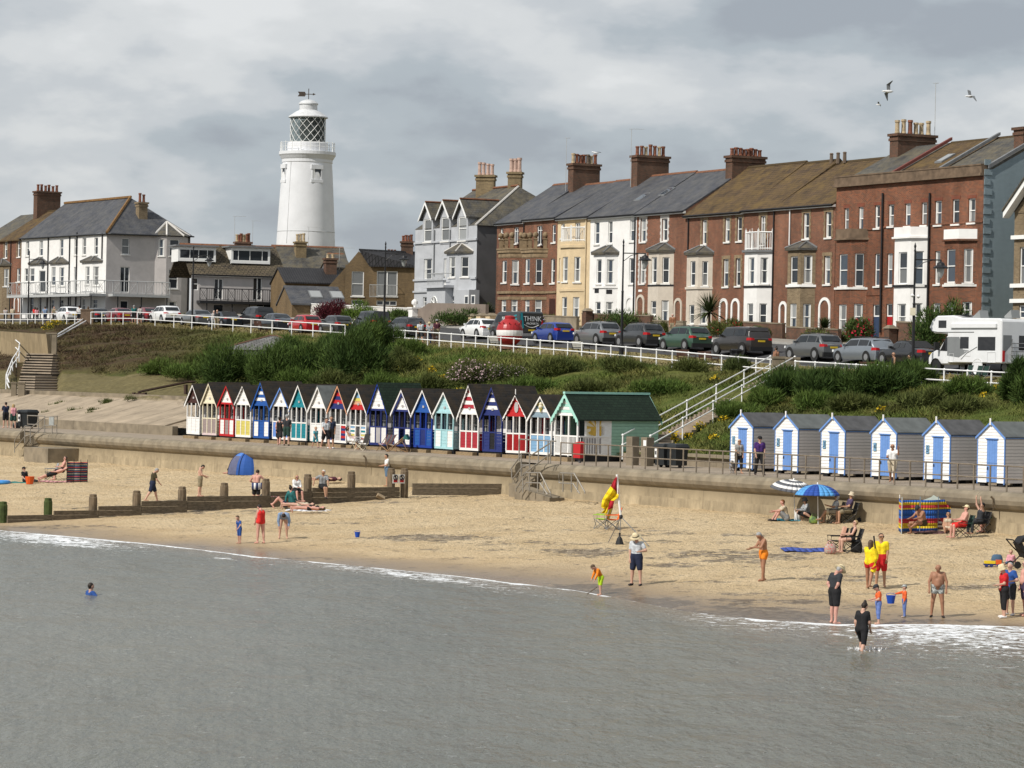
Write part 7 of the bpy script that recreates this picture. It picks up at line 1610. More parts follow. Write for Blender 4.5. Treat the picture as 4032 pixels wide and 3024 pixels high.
 for sx in(L/2-.82,-L/2+.78):
  for s_ in(1,-1):
   M=Matrix.Translation((sx,s_*(hw-.1),wr))@Matrix.Rotation(R(90),4,'X');mb=MB();mb.lathe([(wr*.6,-.11),(wr*.93,-.11),(wr,-.06),(wr,.06),(wr*.93,.115),(wr*.62,.115)],(0,0,0),16,M=M);w_=mb.build('wheel',tyre,root)
   mb=MB()
   mb.lathe([(.02,.118),(wr*.6,.118),(wr*.62,.10),(.02,.1)]if s_<0 else[(.02,-.118),(wr*.6,-.118),(wr*.62,-.1),(.02,-.1)],(0,0,0),10,M=M);mb.build('rim',rimm,w_)
   mb=MB();mb.lathe([(wr*1.0,s_*-.1),(wr*1.17,s_*-.112),(wr*1.17,s_*-.108),(wr*1.0,s_*-.09)],(0,0,0),16,M=M);mb.build('wheel_arch',plastic,root)
 lz=lamp_h or belt-.12
 for s_ in(1,-1):
  yw=hw*.80;mb=MB();mb.hexa([(-L/2+.30,s_*(hw-.04),lz-.11),(-L/2-.015,s_*(yw-.02),lz-.1),(-L/2-.01,s_*(yw-.28),lz-.09),(-L/2+.1,s_*(yw-.28),lz-.09),(-L/2+.28,s_*(hw-.05),lz+.06),(-L/2+.0,s_*(yw-.02),lz+.06),(-L/2+.0,s_*(yw-.24),lz+.04),(-L/2+.1,s_*(yw-.24),lz+.04)]);mb.build('tail_light',tail,root)
  mb=MB();mb.cbox((L/2-.1,s_*hw*.66,zb-.22),(.2,.36,.14));mb.build('headlight',headl,root);mb=MB();mb.cbox((xb-.45,s_*(hw+.07),belt+.07),(.12,.2,.14));mb.build('wing_mirror',pm,root)
 if plate:mb=MB();mb.cbox((-L/2-.012,0,lz-.14 if kind!='sedan' else lz-.1),(.02,.52,.115));mb.build('number_plate',platey,root)
 mb=MB();mb.cbox((-L/2+.04,0,gc+.14),(.14,W*.84,.26));mb.build('bumper',plastic if kind in('suv','jeep','box')else pm,root)
 if extra=='rails' or kind in('suv','estate'):
  for s_ in(1,-1):mb=MB();mb.tube([(xr0-.2,s_*hw*.66,H),(xr0-.25,s_*hw*.66,H+.06),(xr1+.1,s_*hw*.66,H+.04),(xr1,s_*hw*.66,H-.02)],.022,5);mb.build('roof_rail',plastic,root)
 if extra=='rack':
  for xx in(-.2,-1.0):mb=MB();mb.tube([(xx,-hw*.7,H+.08),(xx,hw*.7,H+.08)],.03,5);mb.build('roof_bar',plastic,root)
 if kind=='jeep':mb=MB();mb.lathe([(.05,-.1),(.36,-.1),(.38,0),(.36,.1),(.05,.1)],(0,0,0),14,M=Matrix.Translation((-L/2-.1,.1,1.0))@Matrix.Rotation(R(90),4,'Y'));mb.build('spare_wheel',tyre,root)
 if kind=='conv':mb=MB();mb.prism([(xr0+.2,-hw*.72,H-.12),(xr0-.2,-hw*.7,H+.02),(xr1,-hw*.7,H),(xg,-hw*.78,belt+.06)],[(xr0+.2,hw*.72,H-.12),(xr0-.2,hw*.7,H+.02),(xr1,hw*.7,H),(xg,hw*.78,belt+.06)]);mb.build('soft_top',plastic,root)
 return root
cw=carpaint('white',(.78,.79,.80));cbk=carpaint('black',(.012,.012,.014));cgr=carpaint('grey',(.13,.135,.14),.3);cdg=carpaint('dark_grey',(.05,.052,.055),.3);crd=carpaint('red',(.40,.012,.018));cdr=carpaint('dark_red',(.16,.012,.018));cbl=carpaint('blue',(.014,.045,.27),.2);cgn=carpaint('green',(.05,.105,.075),.3);cgb=carpaint('grey_blue',(.20,.225,.255),.3);cnv=carpaint('navy',(.02,.026,.036),.2);csl=carpaint('slate',(.17,.18,.19),.3);cbr=carpaint('brown_black',(.035,.03,.028),.3)
ql=2.6
car('white off-roader with roof bars, leftmost of the parked cars',268,1252,'suv',cw,ql,extra='rack');car('black car beside the white off-roader at the left',380,1252,'sedan',cnv,ql);car('dark red saloon at the left of the car row',470,1255,'sedan',cdr,ql);car('dark maroon car mostly hidden beside the white crossover',578,1255,'sedan',cdr,ql);car('white crossover at the left of the car row',650,1258,'suv',cw,ql);car('silver grey saloon right of the white crossover',775,1262,'sedan',cgr,ql)
car('black open car below the balcony house',885,1270,'conv',cnv,2.8);car('black off-roader below the balcony house',1010,1272,'mpv',cbk,4.5);car('dark blue saloon with a bench behind it',1085,1282,'sedan',cnv,3.2);car('bright red hatchback on the cliff top',1200,1300,'hatch',crd,2.8);car('dark grey hatchback right of the red one',1322,1300,'hatch',cdg,3.4);car('boxy black off-roader above the bushes',1462,1302,'jeep',cbk,4.4);car('dark grey estate left of the walking group',1596,1320,'estate',cdg,4.2)
car('white hatchback left of the dark van',1888,1338,'hatch',cw,5.4);car('bright blue hatchback right of the red buoy',2177,1357,'hatch',cbl,5.2,lamp_h=.98);car('slate grey crossover right of the blue hatchback',2352,1363,'suv',csl,5.2);car('dark grey crossover behind the lamp post',2520,1372,'suv',cdg,5.2);car('dark green crossover in the row below the arched porches',2698,1390,'suv',cgn,5.0);car('dark boxy off-roader beside the litter bin',2920,1402,'box',cbr,5.0);car('grey crossover with red tail lights right of the cliff steps',3205,1420,'suv',cgr,5.0);car('grey blue crossover left of the black convertible',3402,1428,'estate',cgb,4.8,dz=.04);car('black convertible left of the motorhome',3580,1436,'conv',cbk,5.0)
p=cliff(cliff_t(2028,6.2,1345),6.2);root=empty('parked_van',p,'dark van with turquoise stripes and white lettering behind the buoy','van',rz=math.atan2(CU.y,CU.x));vp=carpaint('van',(.022,.026,.028));turq=mat('turquoise_film',(.02,.24,.29),.4,.04,3)
L,W,H=5.3,1.95,2.0
mb=MB();prof=[(2.65,.45),(2.6,.95),(1.75,1.25),(1.05,1.9),(.7,H),(-2.5,H),(-2.62,1.9),(-2.65,.4)];lo=[(x,-W/2,z)for x,z in prof];hi=[(x,W/2,z)for x,z in prof];mb.prism(lo,hi);o=mb.build('body',vp,root);bv=o.modifiers.new('round','BEVEL');bv.width=.07;bv.segments=3
for s_ in(1,-1):
 for xs_ in(1.75,-1.65):
  M=Matrix.Translation((xs_,s_*(W/2-.08),.35))@Matrix.Rotation(R(90),4,'X');mb=MB();mb.lathe([(.2,-.12),(.34,-.12),(.36,0),(.34,.12),(.2,.12)],(0,0,0),14,M=M);w_=mb.build('wheel',tyre,root);mb=MB();mb.lathe([(.02,-.122),(.2,-.122),(.2,.122),(.02,.122)],(0,0,0),8,M=M);mb.build('rim',rimm,w_)
 for x0,x1,f in((.55,1.4,1),(-.5,.4,0)):mb=MB();mb.face([(x0,s_*(W/2+.006),1.2),(x1,s_*(W/2+.006),1.2),(x1-.4*f,s_*(W/2+.006),1.75),(x0,s_*(W/2+.006),1.75)]);mb.build('side_window',carglass,root)
 mb=MB();mb.cbox((-2.63,s_*.88,1.1),(.06,.12,.5));mb.build('tail_light',tail,root)
mb=MB();mb.face([(1.72,-.85,1.28),(1.72,.85,1.28),(1.08,.78,1.88),(1.08,-.78,1.88)]);mb.build('windscreen',carglass,root)
for k in range(5):z0=.62+k*.26;mb=MB();mb.face([(-2.3+k*.05,W/2+.006,z0),(-.7-k*.16,W/2+.006,z0-.14),(-.7-k*.16,W/2+.006,z0-.02),(-2.3+k*.05,W/2+.006,z0+.13)]);mb.build('stripe',turq,root)
mb=MB();mb.face([(-2.66,.95,.75),(-2.66,.62,.75),(-2.66,.78,1.9),(-2.66,.95,1.9)][::-1]);mb.build('stripe',turq,root)
wl2=mat('white_lettering',(.75,.76,.76),.5);rot_=(R(90),0,R(-90))
for b_,s_,z_ in(('TH!NK',.52,1.45),('PROPERTY',.22,1.1)):txt(b_,s_,wl2,root,(-2.672,-.06,z_),rot_,sx=.95)
mb=MB();mb.tube([(-2.675,.62-1.2*k/10,1.02-.2*math.sin(math.pi*k/10))for k in range(11)],.02,4);mb.build('smile_mark',wl2,root);txt('NK',.4,wl2,root,(.0,W/2+.012,1.48),(R(90),0,R(180)))
mb=MB();mb.cbox((-2.66,0,.62),(.02,.52,.12));mb.build('number_plate',platey,root)
p=cliff(cliff_t(3850,3.9,1455),3.9);root=empty('motorhome',p,'white coachbuilt motorhome with overcab bed parked at the right','motorhome',rz=math.atan2(CU.y,CU.x)+.05);mw=carpaint('motorhome',(.74,.75,.76));W=2.25;gfilm=mat('grey_film',(.20,.21,.215),.4,.05,3);dkw=glassmat('acrylic_window',(.02,.02,.022),.08)
def ext(nm,prof,y0,y1,m,bev=.0):mb=MB();mb.prism([(x,y0,z)for x,z in prof],[(x,y1,z)for x,z in prof]);o=mb.build(nm,m,root);(setattr(o.modifiers.new('round','BEVEL'),'width',bev)if bev else None);return o
S=W/2
ext('body',[(1.35,.55),(1.35,2.15),(2.55,2.2),(2.85,2.35),(2.95,2.6),(2.75,2.95),(2.3,3.18),(.9,3.2),(.1,3.05),(-3.2,3.02),(-3.35,2.9),(-3.35,.55)],-S,S,mw,.06)
ext('cab',[(1.3,.45),(1.3,2.1),(1.55,2.1),(2.25,1.35),(3.0,1.1),(3.2,.85),(3.2,.4)],-S+.12,S-.12,mw,.08)
for s_ in(1,-1):
 Y=s_*(S+.008);C_=s_*(S-.112)
 def side(nm,pts,m,y=Y):mb=MB();mb.face([(x,y,z)for x,z in pts]);return mb.build(nm,m,root)
 side('overcab_window',[(2.15,2.5),(1.45,2.5),(1.45,2.92),(2.15,2.92)],dkw);side('window',[(.2,1.35),(-.55,1.35),(-.55,2.0),(.2,2.0)],dkw);side('window',[(-1.35,1.25),(-2.85,1.25),(-2.85,2.0),(-1.35,2.0)],dkw)
 side('grey_panel',[(1.33,.95),(.3,.85),(-.6,1.25),(-.05,1.3),(.28,2.0),(1.33,2.0)],gfilm,Y-s_*.004);side('cab_window',[(2.12,1.22),(1.42,1.2),(1.42,1.98),(1.6,1.98)],dkw,C_)
 mb=MB();mb.tube([(2.9,Y,2.55),(2.75,Y,2.33),(2.2,Y,2.26),(-1.0,Y,2.26)],.025,4);mb.build('trim_line',gfilm,root);mb=MB();mb.tube([(.1,Y,.75),(-.4,Y,1.1),(-1.3,Y,1.45)],.022,4);mb.build('trim_line',gfilm,root)
 mb=MB();mb.box(1.0,s_*S-.0,2.5,-3.0,s_*(S+.12),2.72);mb.build('awning_case',mw,root)
 for x0,z0,x1,z1 in((.75,.6,1.15,1.05),(-2.9,.6,-2.2,1.15),(-.7,.95,-.2,1.2)):mb=MB();mb.tube([(x0,Y,z0),(x1,Y,z0),(x1,Y,z1),(x0,Y,z1),(x0,Y,z0)],.018,4);mb.build('locker',mw,root)
 for xs_ in(2.35,-1.35):
  M=Matrix.Translation((xs_,s_*(S-.22),.35))@Matrix.Rotation(R(90),4,'X');mb=MB();mb.lathe([(.2,-.13),(.34,-.13),(.36,0),(.34,.13),(.2,.13)],(0,0,0),16,M=M);w_=mb.build('wheel',tyre,root);mb=MB();mb.lathe([(.02,-.135),(.23,-.135),(.23,.135),(.02,.135)],(0,0,0),10,M=M);mb.build('rim',rimm,w_);mb=MB();mb.lathe([(.36,-.2*s_),(.46,-.24*s_),(.46,-.22*s_),(.36,-.18*s_)],(0,0,0),16,M=M);mb.build('wheel_arch',mw if xs_<0 else plastic,root)
 mb=MB();mb.box(2.1,s_*(S-.05),1.25,2.25,s_*(S+.25),1.7);mb.build('wing_mirror',plastic,root)
 mb=MB();mb.cbox((-3.37,s_*.95,.95),(.04,.14,.6));mb.build('tail_light',tail,root)
mb=MB();mb.face([(2.22,-.8,1.4),(2.22,.8,1.4),(1.6,.8,2.06),(1.6,-.8,2.06)]);mb.build('windscreen',carglass,root)
mb=MB();mb.cbox((1.0,.2,3.225),(1.0,.7,.02));mb.build('solar_panel',mat('solar_blue',(.015,.02,.04),.2),root)
for xx in(.1,-2.6):mb=MB();mb.hexa([(xx,-.3,3.06),(xx-.6,-.3,3.06),(xx-.6,.3,3.06),(xx,.3,3.06),(xx+.05,-.3,3.15),(xx-.5,-.3,3.5),(xx-.5,.3,3.5),(xx+.05,.3,3.15)]);mb.build('roof_light',glassmat('smoked_dome',(.25,.26,.26),.1),root)
mb=MB()
for k in range(4):mb.tube([(-3.36,-.9,1.0+k*.22),(-3.7,-.9,1.0+k*.22),(-3.7,.7,1.0+k*.22)],.025,4)
for yy in(-.6,.4):mb.tube([(-3.4,yy,.9),(-3.4,yy,1.9)],.03,4)
mb.build('bike_rack',lead,root);mb=MB();mb.face([(-3.358,-.95,1.3),(-3.358,-.1,1.3),(-3.358,-.1,2.1),(-3.358,-.95,2.1)]);mb.build('rear_window',dkw,root);mb=MB();mb.face([(-3.356,1.0,1.0),(-3.356,.4,1.6),(-3.356,.4,2.1),(-3.356,1.0,2.1)]);mb.build('grey_panel',gfilm,root)
# seats, towels and beach things
def foldchair(label,p,rz,fab,frame=None,group='folding camp chairs',s=1.0,towel=None):
 root=empty('camp_chair',p,label,'folding chair',group,rz=rz);frame=frame or plastic;root.scale=(s,s,s)
 mb=MB();n=6
 for i in range(n):
  for j in range(4):
   f=lambda a,b:(-.25+.5*a,-.26+.52*b,.42-.06*math.sin(math.pi*a)*math.sin(math.pi*b)+.03*a)
   mb.face([f(i/n,j/4),f((i+1)/n,j/4),f((i+1)/n,(j+1)/4),f(i/n,(j+1)/4)])
 mb.build('seat',fab,root,smooth=True)
 mb=MB()
 for i in range(5):
  for j in range(4):
   f=lambda a,b:(-.25-.16*a-.05*math.sin(math.pi*b),-.27+.54*b,.42+.5*a)
   mb.face([f(i/5,j/4),f((i+1)/5,j/4),f((i+1)/5,(j+1)/4),f(i/5,(j+1)/4)])
 mb.build('backrest',fab,root,smooth=True)
 for sg in(-1,1):
  y=sg*.29
  mb=MB();mb.tube([(.27,y,0),(-.27,y,.42),(-.42,y,.94)],.014,4);mb.build('leg',frame,root);mb=MB();mb.tube([(-.3,y,0),(.27,y,.44),(.27,y,.62)],.014,4);mb.build('leg',frame,root)
  mb=MB();mb.box(-.33,y-.03,.6,.3,y+.03,.63);mb.build('armrest',fab,root)
 mb=MB();mb.tube([(.27,-.29,0),(.27,.29,.42)],.012,4);mb.tube([(.27,.29,0),(.27,-.29,.42)],.012,4);mb.tube([(-.28,-.29,0),(-.28,.29,.42)],.012,4);mb.tube([(-.28,.29,0),(-.28,-.29,.42)],.012,4);mb.build('cross_braces',frame,root)
 return root
def deckchair(label,x,y,rz,fab,b=2.7):
 p=prom(prom_a(x,b,y),b,PZ);root=empty('deckchair',p,label,'deckchair','deckchairs before the huts',rz=rz);wd=mat('deckchair_wood',(.27,.16,.08),.7,.2,6)
 for sg in(-1,1):
  yy=sg*.3;mb=MB();mb.tube([(.6,yy,0),(-.5,yy,.95)],.025,4);mb.build('frame_rail',wd,root);mb=MB();mb.tube([(-.55,yy*.85,0),(.5,yy*.85,.42)],.025,4);mb.build('frame_rail',wd,root);mb=MB();mb.tube([(-.6,yy*.9,.02),(-.2,yy*.9,.7)],.02,4);mb.build('strut',wd,root)
 mb=MB()
 for i in range(8):
  f=lambda a:Vector((.48-.96*a,0,.42+.5*a-.26*math.sin(math.pi*a)));
  A_,B_=f(i/8),f((i+1)/8);e=Vector((0,.27,0));mb.face([A_-e,A_+e,B_+e,B_-e])
 mb.build('sling',fab,root,smooth=True);return root
sling1=stripemat('stripe_sling',[(.2,(.62,.05,.1)),(.35,(.75,.75,.72)),(.5,(.1,.12,.4)),(.65,(.75,.75,.72)),(.8,(.35,.35,.55)),(1,(.75,.7,.72))],.25,'y')
deckchair('deckchair with a red, white and blue striped sling',1524,1775,R(125),sling1);deckchair('deckchair with a grey sling and a green towel over its top',1568,1780,R(170),mat('grey_sling',(.33,.32,.29),.9))
p=prom(prom_a(1577,2.7,1710),2.7,PZ);mb=MB();
for i in range(5):mb.face([(-.45-.06*i,-.3,.98-.06*i),(-.45-.06*i,.3,.98-.06*i),(-.51-.02*i,.3,.92-.07*i),(-.51-.02*i,.3-.6,.92-.07*i)])
mb=MB();mb.prism([(-.62,-.33,.72),(-.46,-.33,.99),(-.40,-.33,.93),(-.3,-.33,.7)],[(-.62,.33,.68),(-.46,.33,.99),(-.40,.33,.93),(-.3,.33,.74)]);o=mb.build('towel',mat('green_towel',(.04,.16,.15),.95,.2,8));o.location=prom(prom_a(1568,2.7,1780),2.7,PZ);o.rotation_euler=(0,0,R(170));props(o,'sea green towel hanging over the grey deckchair','towel')
p=prom(prom_a(1400,2.4,1765),2.4,PZ);root=empty('camp_table',p,'small white folding table in front of the rainbow striped hut','table',rz=HZ);mb=MB();mb.box(-.33,-.25,.68,.33,.25,.71);mb.build('tabletop',PT['white'],root)
for sg in(-1,1):
 for(x0,x1)in((-.28,.28),(.28,-.28)):mb=MB();mb.tube([(x0,sg*.2,0),(x1,sg*.2,.68)],.014,4);mb.build('leg',mat('pale_wood',(.45,.36,.24),.7),root)
root=foldchair('grey folding chair pushed to the small white table',prom(prom_a(1423,2.1,1770),2.1,PZ),R(150),mat('grey_mesh',(.22,.22,.22),.8),PT['cream'])
p=beach_at(2444,2145);fx=p.y/FPX;root=empty('flag',p,'red and yellow lifeguard flag hanging from a white pole on a thin tripod','flag');pw=PT['white']
def lp(x,y,dd=0.0):return at(x,y,p.y+dd)-p
mb=MB();mb.tube([lp(2444,2035),lp(2436,1960),lp(2429,1868)],.045,8);mb.build('pole',pw,root)
for q_ in((2437,2152,0),(2395,2145,1.2),(2556,2160,-.9)):mb=MB();mb.tube([lp(2445,2035),Vector((*lp(q_[0],q_[1],q_[2]).xy,ground(at(q_[0],q_[1],p.y+q_[2]))-p.z))],.018,5);mb.build('leg',lead,root)
mb=MB();mb.lathe([(.06,-.08),(.08,0),(.06,.08)],lp(2445,2035),8);mb.build('collar',plastic,root)
fl_=[(2428,1874,2428,1878),(2420,1885,2432,1905),(2405,1915,2436,1945),(2385,1945,2434,1960),(2372,1968,2418,1972),(2367,1995,2412,2000),(2380,2005,2396,2006),(2366,2020,2390,2022)]
V=[];n=8
for k,(xa,ya,xb,yb)in enumerate(fl_):
 for j in range(n+1):f=j/n;q_=lp(xa+(xb-xa)*f,ya+(yb-ya)*f);V.append(q_+Vector((0,.09*math.sin(f*9+k*.7),0)))
mb=MB()
for k in range(len(fl_)-1):
 for j in range(n):mb.mi=0 if k<2 or(k>=4 and k<6 and j>=n*.6)else 1;mb.face([V[k*(n+1)+j],V[k*(n+1)+j+1],V[(k+1)*(n+1)+j+1],V[(k+1)*(n+1)+j]],0 if k<2 or(k in(4,5)and j>=n*.55)else 1)
o=mb.build('cloth',[mat('flag_red',(.40,.012,.025),.8,.1,5),mat('flag_yellow',(.80,.58,.01),.8,.08,5)],root,smooth=True);sl_=o.modifiers.new('thick','SOLIDIFY');sl_.thickness=.01
mb=MB();mb.lathe([(.02,-.62),(.14,-.55),(.17,-.42),(.1,-.2),(.03,-.1),(.05,.02)],lp(2440,2100),8,sy=.7);o=mb.build('weight_bag',plastic,root)
ch=beach_at(2395,2083);foldchair('bright orange folding chair under the lifeguard flag',beach_at(2408,2084),R(185),mat('orange_fabric',(.78,.16,.03),.8),lead);foldchair('lime green folding chair beside the orange one',beach_at(2368,2082),R(165),mat('lime_fabric',(.30,.50,.05),.8),lead)
p=beach_at(985,1860);root=empty('beach_tent',p,'blue pop-up beach tent with a darker front panel against the wall','tent',rz=R(10));tb=mat('tent_blue',(.018,.085,.34),.7,.08,3);tg=mat('tent_grey',(.10,.11,.19),.8);rt=1.22;Ht=1.32
mb=MB();n=10
prof=lambda f:(rt*math.cos(f*math.pi/2)**.75,Ht*math.sin(f*math.pi/2))
def tp(w,f):r_,z=prof(f);r2=r_*(1+.04*math.cos(2*w));return(r2*math.cos(w),r2*.75*math.sin(w),z)
for j in range(16):
 for k in range(n):w0,w1=2*math.pi*j/16,2*math.pi*(j+1)/16;mb.face([tp(w0,k/n),tp(w1,k/n),tp(w1,(k+1)/n),tp(w0,(k+1)/n)],1 if j in(8,9)and k<6 else(2 if j in(8,9)else 0))
mb.build('canopy',[tb,tg,mat('tent_sky',(.08,.2,.55),.7)],root,smooth=True)
for j in(2,6,8,10.4,14):mb=MB();mb.tube([Vector(tp(2*math.pi*j/16,k/n))*1.005 for k in range(n+1)],.018,4);mb.build('pole',mat('tent_navy',(.008,.012,.05),.7),root)
def windbreak(label,p0,p1,h,m,npoles,name='windbreak',pole=None,bend=.12):
 root=empty(name,(p0+p1)/2,label,'windbreak','striped windbreaks',world=False);d=p1-p0;d.z=0;L=d.length;root.rotation_euler=(0,0,math.atan2(d.y,d.x));n=24;mb=MB()
 yy=lambda f:bend*math.sin(f*math.pi*(npoles-1))*.5
 for i in range(n):
  f0,f1=i/n,(i+1)/n
  for k in range(6):mb.face([(-L/2+L*f0,yy(f0),.02+h*k/6),(-L/2+L*f1,yy(f1),.02+h*k/6),(-L/2+L*f1,yy(f1),.02+h*(k+1)/6),(-L/2+L*f0,yy(f0),.02+h*(k+1)/6)])
 o=mb.build('cloth',m,root,smooth=True);o.modifiers.new('t','SOLIDIFY').thickness=.008
 for k in range(npoles):x=-L/2+L*k/(npoles-1);mb=MB();mb.tube([(x,0,-.2),(x,0,h+.16)],.018,5);mb.build('pole',pole or plastic,root)
 return root
wb1=stripemat('windbreak_dark',[(.14,(.02,.03,.07)),(.24,(.42,.09,.07)),(.36,(.03,.05,.12)),(.46,(.45,.40,.28)),(.58,(.02,.05,.11)),(.70,(.40,.06,.08)),(.82,(.03,.04,.10)),(.92,(.10,.18,.2)),(1,(.45,.4,.3))],.5,'z')
windbreak('dark red and blue striped windbreak behind the bathers at the left',beach_at(263,1901),beach_at(344,1897),1.1,wb1,4)
wb2=stripemat('windbreak_bright',[(.10,(.015,.09,.36)),(.24,(.72,.52,.02)),(.37,(.48,.03,.04)),(.62,(.015,.10,.40)),(.66,(.7,.5,.02)),(.74,(.48,.03,.04)),(.82,(.72,.52,.02)),(1,(.015,.10,.40))],1.5,'z')
windbreak('bright blue, yellow and red striped windbreak by the wall at the right',beach_at(3549,2103),beach_at(3762,2080),1.3,wb2,4,pole=PT['greyblue'],bend=.25)
windbreak('short end panel of the bright windbreak',beach_at(3549,2103),beach_at(3540,2080),1.3,wb2,2,pole=PT['white'])
pt_=beach_at(3672,2086);root=empty('towel',pt_,'pale towel with red leaf print hung over the bright windbreak','towel',rz=R(-12));mb=MB();zt=1.46
T_=[(-.45,-.1,1.22),(-.1,-.1,1.36),(.02,-.1,1.46),(.3,-.1,1.3),(.28,-.1,.9),(.1,-.1,.55),(.12,-.1,.32),(-.02,-.1,.3),(-.2,-.1,.38),(-.3,-.1,.85)]
mb.prism([(x,y-.02,z)for x,y,z in T_],[(x,y,z)for x,y,z in T_]);mb.build('cloth',mat('pale_towel',(.50,.56,.50),.95,.1,6),root)
mb=MB()
for x,z,w in((-.28,1.1,.12),(-.08,.98,.13),(.14,1.1,.14),(-.2,.7,.1),(0,.5,.08),(.2,.8,.1)):mb.face([(x+w*math.cos(k*math.pi/4),-.124,z+w*.7*math.sin(k*math.pi/4))for k in range(8)])
o=mb.build('leaf_print',mat('print_red',(.52,.04,.07),.95),root);o['kind']='stuff'
def parasol(label,base,top,rad,h,mats,seg=8,tiltv=None,group='beach parasols'):
 root=empty('beach_parasol',base,label,'parasol',group);ax=(top-base);L=ax.length;q_=ax.to_track_quat('Z','Y');
 if tiltv is not None:qc=Vector(tiltv).to_track_quat('Z','Y')
 else:qc=q_
 mb=MB();mb.tube([(0,0,-.3),ax],.02,6);mb.build('pole',PT['white'],root)
 M=Matrix.Translation(ax)@qc.to_matrix().to_4x4();n=6
 for s_ in range(seg):
  mb=MB()
  for k in range(n):
   for j in range(3):
    f=lambda a,b:M@Vector(((rad*math.sin(a*1.25)/math.sin(1.25))*(1-.015*math.sin(math.pi*b)*a)*math.cos(2*math.pi*(s_+b)/seg),(rad*math.sin(a*1.25)/math.sin(1.25))*(1-.015*math.sin(math.pi*b)*a)*math.sin(2*math.pi*(s_+b)/seg),-h*(1-math.cos(a*1.25))/(1-math.cos(1.25))))
    mi=(s_%2)if mats[1]!='ring' else k%2
    mb.face([f(k/n,j/3),f((k+1)/n,j/3),f((k+1)/n,(j+1)/3),f(k/n,(j+1)/3)],mi)
  o=mb.build('panel',mats[0],root,smooth=True);o.modifiers.new('t','SOLIDIFY').thickness=.006
 mb=MB();mb.lathe([(.03,-.02),(.03,.06),(.01,.09)],(0,0,0),6,M=M);mb.build('finial',PT['white'],root)
 return root
b0=beach_at(3222,2062);parasol('blue parasol of alternating dark and light panels',b0,at(3219,1907,b0.y),.98,.46,([mat('parasol_light',(.09,.32,.66),.75),mat('parasol_dark',(.02,.07,.33),.75)],'alt'),tiltv=(0,0,1))
b0=beach_at(3131,2052);parasol('grey and white ringed parasol behind the blue one',b0,at(3125,1890,b0.y+.3),1.0,.42,([PT['white'],mat('parasol_grey',(.10,.105,.12),.8)],'ring'),tiltv=(.1,-.12,1))
def towel(label,p,rz,w,l,m,name='towel',z=.015):
 mb=MB();n=8
 for i in range(n):
  for j in range(4):
   f=lambda a,b:(-l/2+l*a,-w/2+w*b+.03*math.sin(a*7),z+.018*math.sin(a*11+b*5))
   mb.face([f(i/n,j/4),f((i+1)/n,j/4),f((i+1)/n,(j+1)/4),f(i/n,(j+1)/4)])
 o=mb.build(name,m,smooth=True);o.modifiers.new('t','SOLIDIFY').thickness=.02;o.location=p+Vector((0,0,.03));o.rotation_euler=(R(2.5),0,rz);props(o,label,'towel' if name=='towel' else 'mat','towels on the sand');return o
towel('large blue patterned beach mat left of the empty black chair',beach_at(3175,2168),R(2),1.3,1.9,mat('mat_blue',(.05,.085,.32),.9,.6,3),'beach_mat')
towel('white towel under the two sunbathers',beach_at(1215,2012),R(-4),.9,2.1,mat('towel_white',(.66,.66,.68),.95));towel('pale towel under the woman in teal',beach_at(1120,1990),R(-2),1.0,1.9,mat('towel_pale',(.6,.57,.53),.95));towel('turquoise towel under the man with knees up',beach_at(3098,2050),R(0),.8,1.2,mat('towel_turq',(.05,.24,.32),.95));towel('teal towel beside the orange bucket',beach_at(72,1902),R(0),.8,1.0,mat('towel_teal',(.03,.2,.18),.95));towel('red edged towel under the man at the windbreak',beach_at(215,1898),R(0),.8,2.0,mat('towel_pink',(.5,.25,.25),.95));towel('dark rug under the group at the bright windbreak',beach_at(3690,2098),R(-5),1.2,2.0,mat('rug_dark',(.12,.06,.06),.95,.6,6))
def bucket(label,p,r,h,m,handle=True):
 root=empty('bucket',p,label,'bucket');mb=MB();mb.lathe([(r*.7,0),(r,h),(r*.94,h),(r*.66,.02)],(0,0,0),14);mb.build('body',m,root)
 if handle:mb=MB();mb.tube([(r*math.cos(k*math.pi/8),0,h+r*.5*math.sin(k*math.pi/8))for k in range(9)],.008,4);mb.build('handle',m,root)
 return root
orp=mat('orange_plastic',(.66,.10,.015),.5);blp=mat('blue_plastic',(.012,.07,.42),.45)
bucket('blue toy bucket alone on the sand',beach_at(1407,2115),.12,.22,blp);bucket('large orange bucket in front of the woman in black',beach_at(117,1906),.26,.42,orp,False)
def bag(label,p,w,d,h,m,name='bag',handles=True,rz=0):
 root=empty(name,p,label,'bag',rz=rz);mb=MB();mb.lathe([(.7,0),(1,.08*h),(1.02,.5*h),(.85,.85*h),(.6,h)],(0,0,0),12,sx=w/2,sy=d/2);mb.build('body',m,root,smooth=True)
 if handles:
  for sg in(-1,1):mb=MB();mb.tube([(w*.25*math.cos(k*math.pi/6),sg*d*.2,h+w*.3*math.sin(k*math.pi/6)-.02)for k in range(7)],.014,4);mb.build('handle',m,root)
 return root
blk=mat('black_nylon',(.014,.014,.016),.7,.2,6)
